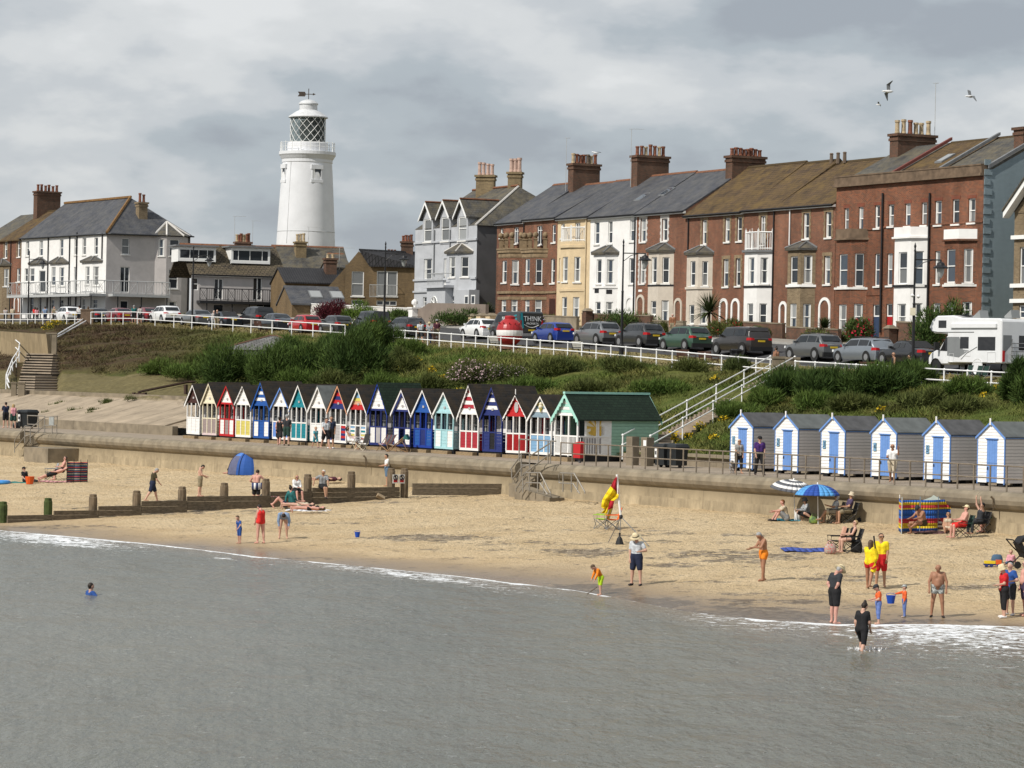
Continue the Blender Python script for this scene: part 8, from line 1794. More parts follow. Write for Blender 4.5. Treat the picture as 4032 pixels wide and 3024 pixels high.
bag('mint bag with red strawberry print beside the empty black chair',beach_at(3269,2180),.46,.25,.38,mat('print_mint',(.46,.58,.50),.9,.2,20,two=(.5,.1,.1)));bag('black rucksack hanging behind the woman in the black chair',beach_at(3372,2176),.44,.3,.5,blk);bag('flat black bag on the sand by the wall',beach_at(3396,2058),.52,.25,.22,blk);bag('white carrier bag beside the parasol',beach_at(3140,2050),.24,.15,.42,PT['white']);bag('green and blue cool bag under the blue parasol',beach_at(3204,2060),.42,.25,.3,mat('cool_bag',(.05,.2,.25),.7,.8,3,two=(.35,.5,.1)));bag('striped beach bag in front of the bright windbreak',beach_at(3690,2090),.48,.3,.42,stripemat('bag_stripe',[(.5,(.55,.5,.46)),(1,(.08,.03,.03))],.16));bag('blue carrier bag by the wall behind the groyne',beach_at(1424,1898),.5,.35,.42,mat('bag_blue',(.06,.22,.45),.7),handles=False);bucket('small red bucket on top of the blue carrier bag',beach_at(1408,1893)+Vector((0,0,.42)),.14,.2,PT['red'])
bag('dark rucksack against the groyne boards',beach_at(1040,1985),.5,.35,.5,mat('rucksack_navy',(.02,.025,.035),.8));bag('grey clothes heap with a pink striped towel on it',beach_at(1080,1987),.7,.4,.42,stripemat('pink_stripe',[(.5,(.58,.05,.12)),(1,(.7,.62,.62))],.14,'x'),handles=False);bag('grey rucksack beside the blue tent',beach_at(1042,1860),.3,.25,.4,mat('bag_grey',(.12,.13,.13),.8));bag('denim bag beside the child in pink',beach_at(3925,2215),.42,.4,.3,mat('denim',(.06,.11,.18),.9),handles=False)
p=beach_at(5,1906);mb=MB();mb.tube([(.42*math.cos(2*math.pi*k/20),.42*math.sin(2*math.pi*k/20),.1)for k in range(21)],.11,8,cap=False);o=mb.build('swim_ring',mat('ring_blue',(.05,.25,.6),.4));o.location=p;props(o,'blue inflatable ring on the sand at the left edge','swim ring')
p=beach_at(3905,2232);root=empty('toy_truck',p,'yellow and navy toy lorry with an orange cab on the sand','toy lorry',rz=R(-5));mb=MB();mb.box(-.28,-.1,.12,.12,.1,.22);mb.build('tipper',mat('toy_yellow',(.72,.52,.02),.5),root);mb=MB();mb.box(-.3,-.09,.06,.34,.09,.12);mb.build('chassis',PT['navy'],root);mb=MB();mb.box(.14,-.1,.1,.34,.1,.26);mb.build('cab',orp,root)
for xx in(-.2,-.02,.24):
 for sg in(-1,1):mb=MB();mb.lathe([(.06,-.02),(.06,.02)],(0,0,0),8,M=Matrix.Translation((xx,sg*.1,.06))@Matrix.Rotation(R(90),4,'X'));mb.build('wheel',PT['navy'],root)
p=beach_at(4035,2238);root=empty('pushchair',p,'black pushchair at the right edge','pushchair',rz=R(200));mb=MB();mb.tube([(-.4,-.25,.12),(.35,-.25,.75),(.65,-.25,1.05)],.025,5);mb.tube([(-.4,.25,.12),(.35,.25,.75),(.65,.25,1.05)],.025,5);mb.tube([(.65,-.25,1.05),(.65,.25,1.05)],.025,5);mb.tube([(.45,-.25,.12),(-.1,-.25,.6)],.025,5);mb.build('frame',blk,root);mb=MB();mb.prism([(-.35,-.22,.35),(.1,-.22,.4),(.4,-.22,.95),(.25,-.22,.95),(0,-.22,.52),(-.35,-.22,.48)],[(-.35,.22,.35),(.1,.22,.4),(.4,.22,.95),(.25,.22,.95),(0,.22,.52),(-.35,.22,.48)]);mb.build('seat',blk,root);mb=MB();mb.prism([(.4,-.24,.9),(.2,-.24,1.15),(-.1,-.24,1.2),(-.4,-.24,1.05),(.1,-.24,1.0)],[(.4,.24,.9),(.2,.24,1.15),(-.1,.24,1.2),(-.4,.24,1.05),(.1,.24,1.0)]);mb.build('hood',blk,root)
for xx,sg in((-.42,-1),(-.42,1),(.45,-1),(.45,1)):mb=MB();mb.lathe([(.13,-.03),(.14,0),(.13,.03)],(0,0,0),12,M=Matrix.Translation((xx,sg*.26,.14))@Matrix.Rotation(R(90),4,'X'));mb.build('wheel',tyre,root)
for x,lab in((3687,'left'),(3726,'middle'),(3750,'right')):
 p=cliff(cliff_t(x+110,1.8,1460),1.8)
 foldchair('dark green camp chair by the motorhome, %s of three'%lab,p,R(200+(x%3)*40),mat('camp_green',(.012,.035,.028),.8),lead,s=1.0)
for x0,y0,x1,y1,lab in((1480,1948,1512,1968,'short loose plank leaning on the groyne'),):
 A_,B_=GPl.pt(*GPl.sz(x0,y0),.1),beach_at(x1,y1);mb=MB();mb.tube([A_,B_+Vector((0,0,.05))],.13,4);o=mb.build('plank',mat('pale_plank',(.33,.25,.16),.9),origin=A_);props(o,lab,'plank')
# plants
leafm=attrmat('leaf_colours',rough=.75,spec=.15)
def blades(P,N,L,W,col,up=.75,spread=.6,seed=0,droop=0.0,two=True):
 """thin triangles from points P; returns verts, faces, colours"""
 r=np.random.RandomState(seed);n=len(P)
 th=r.rand(n)*2*math.pi;d=np.stack([np.cos(th)*spread,np.sin(th)*spread,np.full(n,up)],1)+N*.6;d+=r.randn(n,3)*.25;d/=np.linalg.norm(d,axis=1,keepdims=True)
 s=np.cross(d,r.randn(n,3));s/=np.linalg.norm(s,axis=1,keepdims=True)+1e-9
 l=(L*(.55+.9*r.rand(n)))[:,None];w=(W*(.6+.8*r.rand(n)))[:,None]
 tip=P+d*l;tip[:,2]-=droop*l[:,0]
 V=np.stack([P-s*w,P+s*w,tip],1).reshape(-1,3);F=np.arange(3*n).reshape(-1,3)
 c=np.repeat(col,3,0).reshape(n,3,3)*(.65+.7*r.rand(n))[:,None,None];c[:,2]*=1.2
 return V,F,c.reshape(-1,3)
def merge(parts):
 V,F,C,o=[],[],[],0
 for v,f,c in parts:V.append(v);F.append(f+o);C.append(c);o+=len(v)
 return np.concatenate(V),np.concatenate(F),np.clip(np.concatenate(C),0,.9)
n=62000;kk=ray(-700,1500)[0]+nr.rand(n)*(ray(4700,1500)[0]-ray(-700,1500)[0]);ss=nr.rand(n)
d6,dr=Dline(kk,6.9),Drail(kk,-.5);DD_=d6+ss*(dr-d6);X_=kk*DD_;Z_=hill_z(kk,DD_)
px_=PCX+kk*FPX;py_=PCY+(HC-Z_)/DD_*FPX+ROLL*(px_-PCX)
keep=~((px_<780)&(DD_<Dline(kk,19.0+3*vnoise(px_*.02,px_*0,5))))&~((px_<235)&(px_>50)&(py_>1385))
A_,B_=prom(prom_a(2505,6.5,1790),6.5).xy,cliff(cliff_t(3080,-.6,1470),-.6).xy;dd_=B_-A_;sl_=np.abs((X_-A_.x)*dd_.y-(DD_-A_.y)*dd_.x)/dd_.length
keep&=~((sl_<1.25)&(px_>2480)&(px_<3130))&~((px_<225)&(py_<1395)&(py_>1295))
X_,DD_,Z_,px_,py_=(v[keep]for v in(X_,DD_,Z_,px_,py_));c_=hillcol(px_,py_,X_,DD_)
cl=fbm(X_*.35,DD_*.35,81,3);hgt=np.where(px_<800,.36,.38)*(.6+1.2*np.clip(cl-.2,0,1))
gold=(vnoise(X_*.8,DD_*.8,91)>.72)&(px_>1500);c_[gold]=c_[gold]*.5+np.array((.17,.145,.045))*.5
dk=np.clip((fbm(X_*.5,DD_*.5,95,3)-.42)*5,0,1)[:,None];c_=c_*(1.15-.55*dk)
P_=np.stack([X_,DD_,Z_-.03],1);parts=[]
for q in range(6):o=nr.randn(len(P_),3)*np.array((.2,.2,.02));parts.append(blades(P_+o,np.zeros_like(P_),hgt,.024+.022*(cl>.5),c_*1.05,seed=q,spread=.75))
V_,F_,C_=merge(parts);rawmesh('scrub',V_,F_,leafm,col=C_,kind='stuff',label='rough grass and scrub covering the cliff slope')
n=9000;tt=nr.rand(n)*190-60;qq=nr.rand(n)*3.2;P_=np.array([CO.x,CO.y,0])+np.stack([CU.x*tt+CW.x*qq,CU.y*tt+CW.y*qq,cz(tt,qq)],1)
V_,F_,C_=blades(P_,np.zeros_like(P_),np.full(n,.16),.04,np.tile((.17,.14,.055),(n,1)),seed=9);rawmesh('verge_grass',V_,F_,leafm,col=np.clip(C_,0,.9),kind='stuff',label='tufts of dry grass on the verge')
def bush(label,p,w,d,h,cols,n=7000,name='bush',L=.32,W=.02,lumps=9,cat='bush',group=None,flowers=None,up=.7,stem=True,low=.0):
 """crown of many leaf blades gathered in uneven clumps over a few stems"""
 sd=int(abs(p.x*31+p.y*17))%9999;r=np.random.RandomState(sd);root=empty(name,p,label,cat,group)
 cen=[];
 for k in range(lumps):a=r.rand()*6.28;q=math.sqrt(r.rand());cen.append((math.cos(a)*q*w*.40,math.sin(a)*q*d*.40,h*(.22+low+r.rand()*.42*(1.15-q)),.5+.6*r.rand()))
 m=r.choice(lumps,n);C=np.array(cen)[m];u=r.randn(n,3);u/=np.linalg.norm(u,axis=1,keepdims=True);rad=(r.rand(n)**.42)[:,None]*np.array((w*.27,d*.27,h*.30))*C[:,3:4]
 P=C[:,:3]+u*rad;k_=P[:,2]>.02;P,u,m=P[k_],u[k_],m[k_];t=r.rand(lumps)[m][:,None]*.6+.4*r.rand(len(P))[:,None]
 col=np.array(cols[0])*(1-t)+np.array(cols[1])*t
 V,F,Cc=blades(P,u,np.full(len(P),L),W,col,up=up,spread=.5,seed=sd);rawmesh('foliage',V,F,leafm,root,col=np.clip(Cc,0,.9))
 if stem:
  mb=MB()
  for k in range(5):a=cen[k%lumps];mb.tube([(a[0]*.15,a[1]*.15,-.25),(a[0]*.6,a[1]*.6,a[2]*.55),(a[0],a[1],a[2])],.05,5,r2=.015)
  mb.build('stem',mat('bush_stem',(.09,.065,.045),.9),root)
 if flowers:
  s=r.rand(len(P))<flowers[1];s&=P[:,2]>h*.2;Pf=P[s]+u[s]*.12;V,F,Cc=blades(Pf,u[s],np.full(len(Pf),flowers[2]),flowers[2]*.5,np.tile(flowers[0],(len(Pf),1)),up=.2,spread=1.0,seed=sd+1);rawmesh('blossom',V,F,leafm,root,col=np.clip(Cc,0,.9))
 return root
def pxbush(label,x,yb,wpx,hpx,cols,**k):p=hill_at(x,yb);s=p.y/FPX;return bush(label,p-Vector((0,0,.1)),wpx*s,wpx*s*k.pop('dr',.8),hpx*s*1.25,cols,**k)
TM=((.020,.044,.011),(.085,.130,.028));TO=((.05,.07,.018),(.11,.12,.035));TG=((.045,.085,.015),(.10,.14,.03))
for x,yb,w,h,c,lab in((905,1525,230,140,TM,'dark green tamarisk bush behind the cream hut'),(1075,1528,260,150,TM,'dark green tamarisk bush below the shelter roof'),(1235,1500,240,140,TM,'dark green tamarisk bush under the right end of the shelter roof'),(1405,1500,270,170,TM,'tall dark tamarisk bush behind the striped huts'),(1480,1400,230,120,TM,'tamarisk bush rising over the white railing'),(1340,1420,200,90,TM,'small tamarisk bush right of the shelter roof'),(1180,1530,170,90,TG,'lighter green bush behind the sky blue hut'),(760,1490,260,70,TG,'low bright green scrub bush left of the tamarisks'),(1580,1470,150,100,TO,'olive scrub bush right of the tall tamarisk'),(3120,1560,230,110,TM,'dark tamarisk bush right of the steps'),(3280,1575,280,140,TM,'broad dark tamarisk bush above the second numbered hut'),(3450,1560,260,140,TM,'dark tamarisk bush above the fourth numbered hut'),(3600,1530,190,110,TM,'dark tamarisk bush below the black convertible'),(3640,1610,230,90,TO,'yellow green scrub bush above the fifth numbered hut'),(4010,1590,170,170,TM,'dark tamarisk bush at the right edge'),(2900,1475,110,75,((.04,.06,.018),(.08,.10,.03)),'small dark bush under the railing beside the litter bin'),(2900,1640,200,60,TG,'green scrub beside the steps'),(640,1478,200,60,TG,'bright green scrub at the edge of the brown slope'),(830,1440,180,80,TO,'olive scrub left of the shelter roof'),(985,1480,200,110,TG,'light green scrub between the two left tamarisks'),(1150,1450,180,90,TM,'tamarisk in front of the shelter eaves'),(1310,1535,200,80,TO,'olive scrub above the red and navy striped hut'),(1530,1545,190,90,TG,'fresh green scrub above the royal blue hut'),(1600,1400,150,70,TG,'green scrub under the left end of the terrace railing'),(1700,1545,170,70,TO,'olive scrub above the aqua hut'),(2090,1545,200,70,TG,'bright scrub above the ice cream hut'),(2350,1545,220,60,TO,'olive scrub behind the green hut roof'),(2600,1560,220,80,TG,'green scrub right of the green hut roof'),(2720,1470,180,60,TO,'olive scrub under the railing left of the steps'),(3020,1600,180,80,TG,'green scrub right of the handrail'),(3200,1610,220,70,TG,'green scrub above the second numbered hut roof'),(3380,1620,220,70,TO,'olive scrub above the third numbered hut roof'),(3800,1560,220,80,TG,'green scrub below the motorhome railing'),(3800,1620,220,60,TO,'olive scrub above the fifth numbered roof'),(2440,1470,190,70,TO,'olive scrub patch under the railing above the green hut'),(2200,1480,200,80,TO,'olive scrub patch above the navy hut')):
 pxbush(lab,x,yb,w,h*(1.4 if c is TM and x<1500 else 1.15),c,name='tamarisk_bush' if c is TM else 'scrub_bush',n=11000 if c is TM else 4500,L=.42 if c is TM else.3,W=.022,group='bushes on the cliff slope',lumps=13)
pxbush('pink flowering valerian mass on the slope above the crimson hut',1850,1520,190,130,TO,name='flowering_shrub',n=5000,flowers=((.50,.36,.38),.42,.10),group='flowering plants on the slope');pxbush('paler patch of pink valerian right of the large one',2000,1490,150,70,TO,name='flowering_shrub',n=3000,flowers=((.45,.36,.37),.25,.09),group='flowering plants on the slope')
yl=((.60,.42,.02),.5,.11);YL=['above the white gabled navy hut','nearest the left end of the terrace railing','just above the roof of the navy hut','above the deep blue hut','left of the pink valerian','beside the black bins','largest below the cliff steps','at the foot of the cliff steps','left of the first numbered hut','high on the bank left of the steps','lowest beside the wheeled bins','below the motorhome','below and left of the motorhome','above the fourth numbered hut','largest at the far left railing','right of the largest at the left railing','left of the largest at the left railing','in front of the pink valerian','above the deckchairs','halfway between steps and first numbered hut']
for i,(x,yb,w)in enumerate(((1580,1465,40),(1640,1430,34),(1560,1525,30),(1700,1470,36),(1735,1500,30),(2650,1722,40),(2760,1690,60),(2700,1725,36),(2810,1735,34),(2815,1505,24),(2655,1745,30),(3920,1545,34),(3870,1570,24),(3470,1625,22),(205,1285,60),(240,1280,50),(190,1300,40),(1800,1555,24),(1690,1520,26),(2850,1660,26))):
 pxbush('yellow ragwort clump '+YL[i],x,yb,w,34,TO,name='ragwort',n=260,L=.2,flowers=yl,stem=False,group='yellow ragwort on the slope',cat='flowers',lumps=4)
def gbush(label,x,q,h,w,cols,**k):return bush(label,cliff(cliff_t(x,q,1250),q),w,w*.7,h,cols,**k)
GG=((.03,.06,.015),(.08,.12,.03));GRP3='shrubs in the front gardens'
for x,q,h,w,c,lab,k in((1330,13,2.6,4.0,((.05,.008,.012),(.10,.02,.025)),'dark red leaved shrub before the brown brick house',{}),(1290,12.6,1.5,1.6,GG,'green shrub with pink hydrangea heads right of the white gate pier',dict(flowers=((.6,.32,.40),.3,.16))),(1430,12.8,2.2,3.6,((.05,.10,.015),(.12,.17,.03)),'bright green shrub before the brown brick house',{}),(1580,13,1.9,2.6,GG,'green shrub at the right of the white topped wall',{}),(1830,12.5,2.0,4.6,GG,'green hedge behind the cream gate piers',{}),(2490,13.2,3.1,4.6,GG,'dense green bush before the red house with white quoins',{}),(2390,14,1.5,2.2,TO,'straggly plants before the white house',{}),(2600,13,1.3,2.0,TO,'low shrub behind the dark green car',{}),(2860,12.8,1.9,2.6,TO,'feathery grey green shrub beside the palm',dict(flowers=((.4,.02,.04),.05,.14))),(3010,13,1.3,2.2,GG,'low shrub before the white balcony bay',{}),(3370,13.5,2.6,2.0,GG,'hollyhocks with red flowers before the brown bay',dict(flowers=((.42,.02,.05),.12,.16))),(3690,13,3.4,3.6,TM,'dark green garden bush behind the motorhome cab',{}),(3740,14.5,5.0,3.2,TM,'tall dark shrub in front of the last parapet house',{}),(2165,14,1.6,2.6,TO,'lavender coloured shrub beside the van',dict(flowers=((.25,.2,.34),.2,.12))),(2925,13.4,1.8,1.4,GG,'red hollyhocks between the two arched porches',dict(flowers=((.4,.02,.03),.12,.15))),(3250,13.3,1.2,3.0,TO,'low flowering shrubs before the mustard door',dict(flowers=((.6,.5,.5),.08,.1)))):
 gbush(lab,x,q,h,w,c,name='garden_shrub',n=3200,L=.26,W=.035,group=GRP3,**k)
for x,q,h,lab in((2790,12.8,3.6,'spiky cordyline palm before the two arched porches'),(1918,14,2.2,'spiky yucca at the corner of the pale grey house'),(1700,14.3,1.7,'spiky yucca behind the swept garden wall'),(3245,13.6,1.9,'spiky yucca before the mustard door')):
 p=cliff(cliff_t(x,q,1260),q);root=empty('palm',p,lab,'palm','spiky garden palms');r=np.random.RandomState(int(x));mb=MB();mb.tube([(0,0,-.2),(.05,0,h*.5)],.12,6,r2=.09);mb.build('trunk',mat('bush_stem',(0,0,0)),root);n=170;th=r.rand(n)*6.28;el=r.rand(n)*1.9-.35;d=np.stack([np.cos(th)*np.cos(el),np.sin(th)*np.cos(el),np.sin(el)],1);c0=np.array((.05,0,h*.5));s=np.cross(d,(0,0,1.));l=h*.5;w=.05;B=c0+d*.05;M_=c0+d*l*.6;T=c0+d*l+np.array((0,0,-.12))*h*.4
 V=np.stack([B-s*w,B+s*w,M_+s*w,M_-s*w,T,T],1).reshape(-1,3);F=np.concatenate([np.arange(n)[:,None]*6+np.array((0,1,2)),np.arange(n)[:,None]*6+np.array((0,2,3)),np.arange(n)[:,None]*6+np.array((3,2,4))]);rawmesh('crown',V,F,leafm,root,col=np.repeat(np.array((.045,.06,.02))*(.6+.9*r.rand(n))[:,None],6,0))
WL=['upper left one','beside the top left one','long dark one below the middle','largest dark streak','high middle one','lowest left one','low middle one','high right one','rightmost one near the brown handrail']
for x,y in((215,1610),(245,1600),(300,1628),(370,1625),(400,1600),(195,1640),(345,1640),(420,1592),(520,1582)):
 k,ky=ray(x,y);D=float(Dline(k,lerp(12,6.4,(y-1572)/100)));bush('weedy tuft in a joint of the apron, %s'%WL.pop(0),at(x,y,D),1.1,.4,.55,TO,n=220,name='weed',L=.2,stem=False,group='weeds on the apron',cat='weed',lumps=4)
gw_,gg_=mat('gull_white',(.75,.75,.75),.8),mat('gull_grey',(.16,.17,.18),.8)
def gull(label,p,rz,span=1.2,roll=0.0,fly=True,s=1.0):
 root=empty('gull',p,label,'gull','gulls',rz=rz);root.rotation_euler[0]=roll;root.scale=(s,)*3;mb=MB();mb.lathe([(.01,-.26),(.06,-.16),(.085,0),(.06,.14),(.045,.2),(.05,.25),(.03,.3),(.005,.36)],(0,0,0 if fly else.14),8,M=Matrix.Rotation(R(90 if fly else 75),4,'Y'));mb.build('body',gw_,root,smooth=True)
 for sg in(-1,1):
  mb=MB();t=span/2;q=((0,.05,.02),(.02,t*.45,.2),(-.1,t,.06))if fly else((.05,.07,.1),(-.1,.09,.1),(-.3,.04,.06));e=.1
  for a,b,w0,w1 in((q[0],q[1],.09,.1),(q[1],q[2],.1,.02)):mb.prism([(a[0]+w0,sg*a[1],a[2]),(b[0]+w1,sg*b[1],b[2]),(b[0]-w1,sg*b[1],b[2]),(a[0]-w0,sg*a[1],a[2])],[(a[0]+w0,sg*a[1],a[2]+.015),(b[0]+w1,sg*b[1],b[2]+.015),(b[0]-w1,sg*b[1],b[2]+.015),(a[0]-w0,sg*a[1],a[2]+.015)])
  mb.build('wing',gg_,root)
gull('gull in flight with bent grey wings above the terrace',at(3498,360,150),R(190),1.25,R(50));gull('white gull gliding at the right of the sky',at(3820,380,170),R(200),1.3,R(-35));gull('distant small gull below the flying one',at(3460,412,330),R(160),1.2,R(20))
gull('gull perched on the chimney beside the cream house',TP.shift(-DR).pt(*TP.shift(-DR).sz(2352,604)),R(180),fly=False);gull('gull perched on the ridge of the parapet houses',at(3772,576,245),R(190),fly=False)
# people
def blob(prims,vox,k=.028):
 """one smooth surface round a set of tapered limbs (signed distances, surface nets)"""
 A=np.array([p[0]for p in prims],float);B=np.array([p[1]for p in prims],float);ra=np.array([p[2]for p in prims]);rb=np.array([p[3]for p in prims]);rm=np.maximum(ra,rb)
 lo=np.minimum(A,B).min(0)-rm.max()-3*vox;hi=np.maximum(A,B).max(0)+rm.max()+3*vox;n=np.ceil((hi-lo)/vox).astype(int)+1
 D=np.full(n,.3,np.float32);ax=[lo[i]+vox*np.arange(n[i])for i in range(3)];mg=k+3*vox
 for a,b,r0,r1,r in zip(A,B,ra,rb,rm):
  i0=np.maximum(((np.minimum(a,b)-r-mg-lo)/vox).astype(int),0);i1=np.minimum(((np.maximum(a,b)+r+mg-lo)/vox).astype(int)+2,n)
  X,Y,Z=np.meshgrid(*[ax[i][i0[i]:i1[i]]for i in range(3)],indexing='ij',sparse=True);d=b-a;L2=d@d+1e-12
  t=np.clip(((X-a[0])*d[0]+(Y-a[1])*d[1]+(Z-a[2])*d[2])/L2,0,1)
  ds=np.sqrt((X-a[0]-t*d[0])**2+(Y-a[1]-t*d[1])**2+(Z-a[2]-t*d[2])**2)-(r0+(r1-r0)*t)
  sl=tuple(slice(i0[i],i1[i])for i in range(3));o=D[sl];h=np.clip(.5+.5*(ds-o)/k,0,1);D[sl]=ds*(1-h)+o*h-k*h*(1-h)
 I=D<0;c=np.zeros(n-1,int);offs=[(i,j,l)for i in(0,1)for j in(0,1)for l in(0,1)];m=n-1
 S=lambda o:tuple(slice(o[i],o[i]+m[i])for i in range(3))
 for o in offs:c+=I[S(o)]
 act=(c>0)&(c<8);idx=np.full(m,-1);idx[act]=np.arange(act.sum());cell=np.argwhere(act);sm=np.zeros((len(cell),3));ct=np.zeros(len(cell))
 for e in range(3):
  for o in offs:
   if o[e]:continue
   o2=list(o);o2[e]=1;d0=D[tuple((cell+o).T)];d1=D[tuple((cell+o2).T)];x=(d0<0)!=(d1<0);t=d0/(d0-d1+1e-12);p=np.tile(np.array(o,float),(len(cell),1));p[:,e]+=t;sm[x]+=p[x];ct[x]+=1
 V=(cell+sm/ct[:,None])*vox+lo;F=[]
 for e in range(3):
  a1,a2=(e+1)%3,(e+2)%3;s0=[slice(None)]*3;s1=[slice(None)]*3;s0[e]=slice(0,-1);s1[e]=slice(1,None);x=np.argwhere(I[tuple(s0)]!=I[tuple(s1)]);x=x[(x[:,a1]>0)&(x[:,a2]>0)];f=I[tuple(x.T)];q=[]
  for u,v in((0,0),(1,0),(1,1),(0,1)):y=x.copy();y[:,a1]-=u;y[:,a2]-=v;q.append(idx[tuple(y.T)])
  q=np.stack(q,1);q[~f]=q[~f][:,::-1];F.append(q)
 return V,np.concatenate(F)
SK=[mat('skin_fair',(.52,.31,.23),.6,.06,6),mat('skin_tan',(.42,.235,.15),.6,.06,6),mat('skin_brown',(.33,.165,.10),.6,.06,6),mat('skin_pink',(.55,.29,.23),.6,.06,6)]
EYE,LIP=mat('eye_dark',(.015,.012,.01),.3),mat('lips',(.33,.11,.09),.5)
CM={}
def cl(name,c=None,**k):
 if c is None:return CM[name]
 CM[name]=mat('cloth_'+name,c,.88,.22,9,bump=.6,**k);return CM[name]
for nm,c in dict(white=(.72,.72,.72),black=(.014,.014,.016),navy=(.016,.022,.05),dark=(.03,.032,.038),grey=(.28,.29,.30),pale=(.50,.53,.56),olive=(.055,.045,.022),khaki=(.24,.20,.13),beige=(.50,.43,.32),red=(.50,.015,.02),bred=(.66,.03,.025),purple=(.055,.02,.13),teal=(.02,.12,.12),aqua=(.08,.30,.36),orange=(.75,.22,.015),lime=(.42,.62,.02),yellow=(.78,.60,.015),green=(.02,.05,.04),blue=(.02,.07,.26),sky=(.12,.18,.42),pink=(.60,.28,.32),maroon=(.07,.018,.03),denim=(.10,.16,.24),orangered=(.72,.12,.03),lblue=(.20,.28,.42),brown=(.22,.10,.05),gstripe=(.2,.2,.2),straw=(.62,.52,.33),camo=(.2,.24,.22),plum=(.07,.05,.10)).items():cl(nm,c)
CM['stripe']=stripemat('cloth_stripe',[(.5,(.02,.02,.022)),(1,(.5,.48,.45))],.055);CM['camo']=mat('cloth_palm_print',(.06,.09,.09),.9,.5,22,two=(.62,.64,.62));CM['plaid']=mat('cloth_plaid',(.16,.19,.22),.9,.4,14,two=(.48,.5,.52));CM['print']=mat('cloth_print',(.28,.24,.25),.9,.4,14,two=(.66,.62,.6))
HR=dict(black=(.012,.01,.009),brown=(.05,.03,.018),dark=(.022,.015,.011),grey=(.30,.30,.30),blonde=(.34,.24,.11),white=(.55,.54,.52),red=(.16,.06,.02),mid=(.09,.055,.03))
for nm,c in HR.items():HR[nm]=mat('hair_'+nm,c,.6,.25,30)
def rot2(a):return math.sin(R(a)),math.cos(R(a))
def person(label,p,h,yaw,top=None,bot=None,hair='brown',hs='short',skin=0,lean=0,head=0,hyaw=0,arms=((4,9,14),(4,9,14)),legs=((3,4,3),(-3,4,3)),tilt=0,fat=0,fem=False,hat=None,shoes=None,glasses=False,dz=0.0,extra=(),ground=True,kid=False,bare=False,group=None,swim=None):
 """arms: (pitch, spread, elbow[, inward]); legs: (pitch, spread, knee); left first; faces +X before yaw"""
 s=h/1.75;gk=0 if kid else.011;hd=1.28 if kid else 1.0;Y=Vector((0,1,0));sl,cl_=rot2(lean);U=Vector((sl,0,cl_));Fw=Vector((cl_,0,-sl));J={}
 sw=.155 if fem else.178;sw*=.92 if kid else 1;neck=U*.50;hip=.095 if fem else.085
 s2,c2_=rot2(lean+head);U2=Vector((s2,0,c2_));F2=Vector((c2_,0,-s2));hy=R(hyaw);F3=F2*math.cos(hy)+Y*math.sin(hy);S3=U2.cross(F3);hc=neck+U2*(.155*hd)+F2*.02
 body=[];add=lambda a,b,r0,r1,L=body:L.append((a,b,r0,r1))
 T=lambda g,L,fr=0.0:[add(Y*.07*q,U*.16+Y*.062*q,.100+g+gk+fat*.03+(.012 if fem else 0),.088+g+gk+fat*.05,L)or add(U*.16+Y*.062*q,U*.36+Y*.078*q,.088+g+gk+fat*.05,.102+g+gk+fat*.02,L)or add(U*.36+Y*.078*q,U*.445+Y*sw*.62*q,.098+g,.062+g,L)for q in(-1,1)]+([add(U*.12+Fw*(.03+.07*fat),U*.22+Fw*(.03+.06*fat),.085+g+.05*fat,.08+g+.04*fat,L)]if fat else[])+([add(U*.345+Fw*.065+Y*.06*q,U*.35+Fw*.075+Y*.06*q,.058+g,.052+g,L)for q in(-1,1)]if fem else[])
 T(0,body);add(U*.44,neck+U*.04,.06,.052);add(neck,hc-U2*.03,.052,.05)
 add(hc+U2*.025*hd,hc+U2*.02-F3*.012,.088*hd,.088*hd);add(hc+F3*.022-U2*.03,hc+F3*.03-U2*.065,.066*hd,.045*hd);add(hc+F3*.088*hd+U2*.0,hc+F3*.102*hd-U2*.024,.010,.015)
 for q in(-1,1):add(hc+S3*.086*hd*q,hc+S3*.09*hd*q-U2*.03,.018,.013)
 ft=[];an=[]
 for i,q in enumerate((1,-1)):
  a=arms[i];a0,ab,el=a[:3];inn=a[3]if len(a)>3 else 12;si,ci=rot2(a0);sb,cb=rot2(ab);sh=U*.45+Y*sw*q;d=Vector((si*cb,sb*q,-ci*cb));e=sh+d*.285;si,ci=rot2(a0+el);sb,cb=rot2(inn);d2=Vector((si*cb,-sb*q+d.y*.5,-ci*cb)).normalized();w=e+d2*.25;J[i]=(sh,e,w,d2)
  add(sh,e,.052+gk*.6,.042);add(e,w,.044,.028);add(w,w+d2*.08,.026,.03)
  l0,lb,kn=legs[i];si,ci=rot2(l0);sb,cb=rot2(lb);hp=Y*hip*q+Vector((0,0,-.02));d=Vector((si*cb,sb*q,-ci*cb));k=hp+d*.44;si,ci=rot2(l0-kn);d3=Vector((si,sb*.5*q,-ci)).normalized();an_=k+d3*.42;J[2+i]=(hp,k,an_,d3)
  fd=Vector((1,.15*q,0))if abs(l0-kn)<50 and tilt==0 else(d3.cross(Y)*-1);fd=fd.normalized();fd=fd if fd.x>0 or tilt else-fd;J[4+i]=fd
  add(hp,k,.092+gk+.02*fat*.5,.062);add(k,an_,.06,.040);add(k+d3*.08-fd*.02,k+d3*.2-fd*.022,.052,.042);add(an_-fd*.045+d3*.035,an_+fd*.15+d3*.055,.036,.028);add(an_+fd*.15+d3*.055,an_+fd*.175+d3*.06,.028,.02)
 M=Matrix.Scale(s,4)
 if tilt:M=M@Matrix.Rotation(R(tilt),4,'Y')
 lowz=min(min((M@a).z-r0*s,(M@b).z-r1*s)for a,b,r0,r1 in body)
 M=Matrix.Translation((0,0,-lowz+dz))@M if ground else Matrix.Translation((0,0,dz))@M
 root=empty('person',p,label,'person',group,rz=R(yaw));vox=.021*max(s,.7)
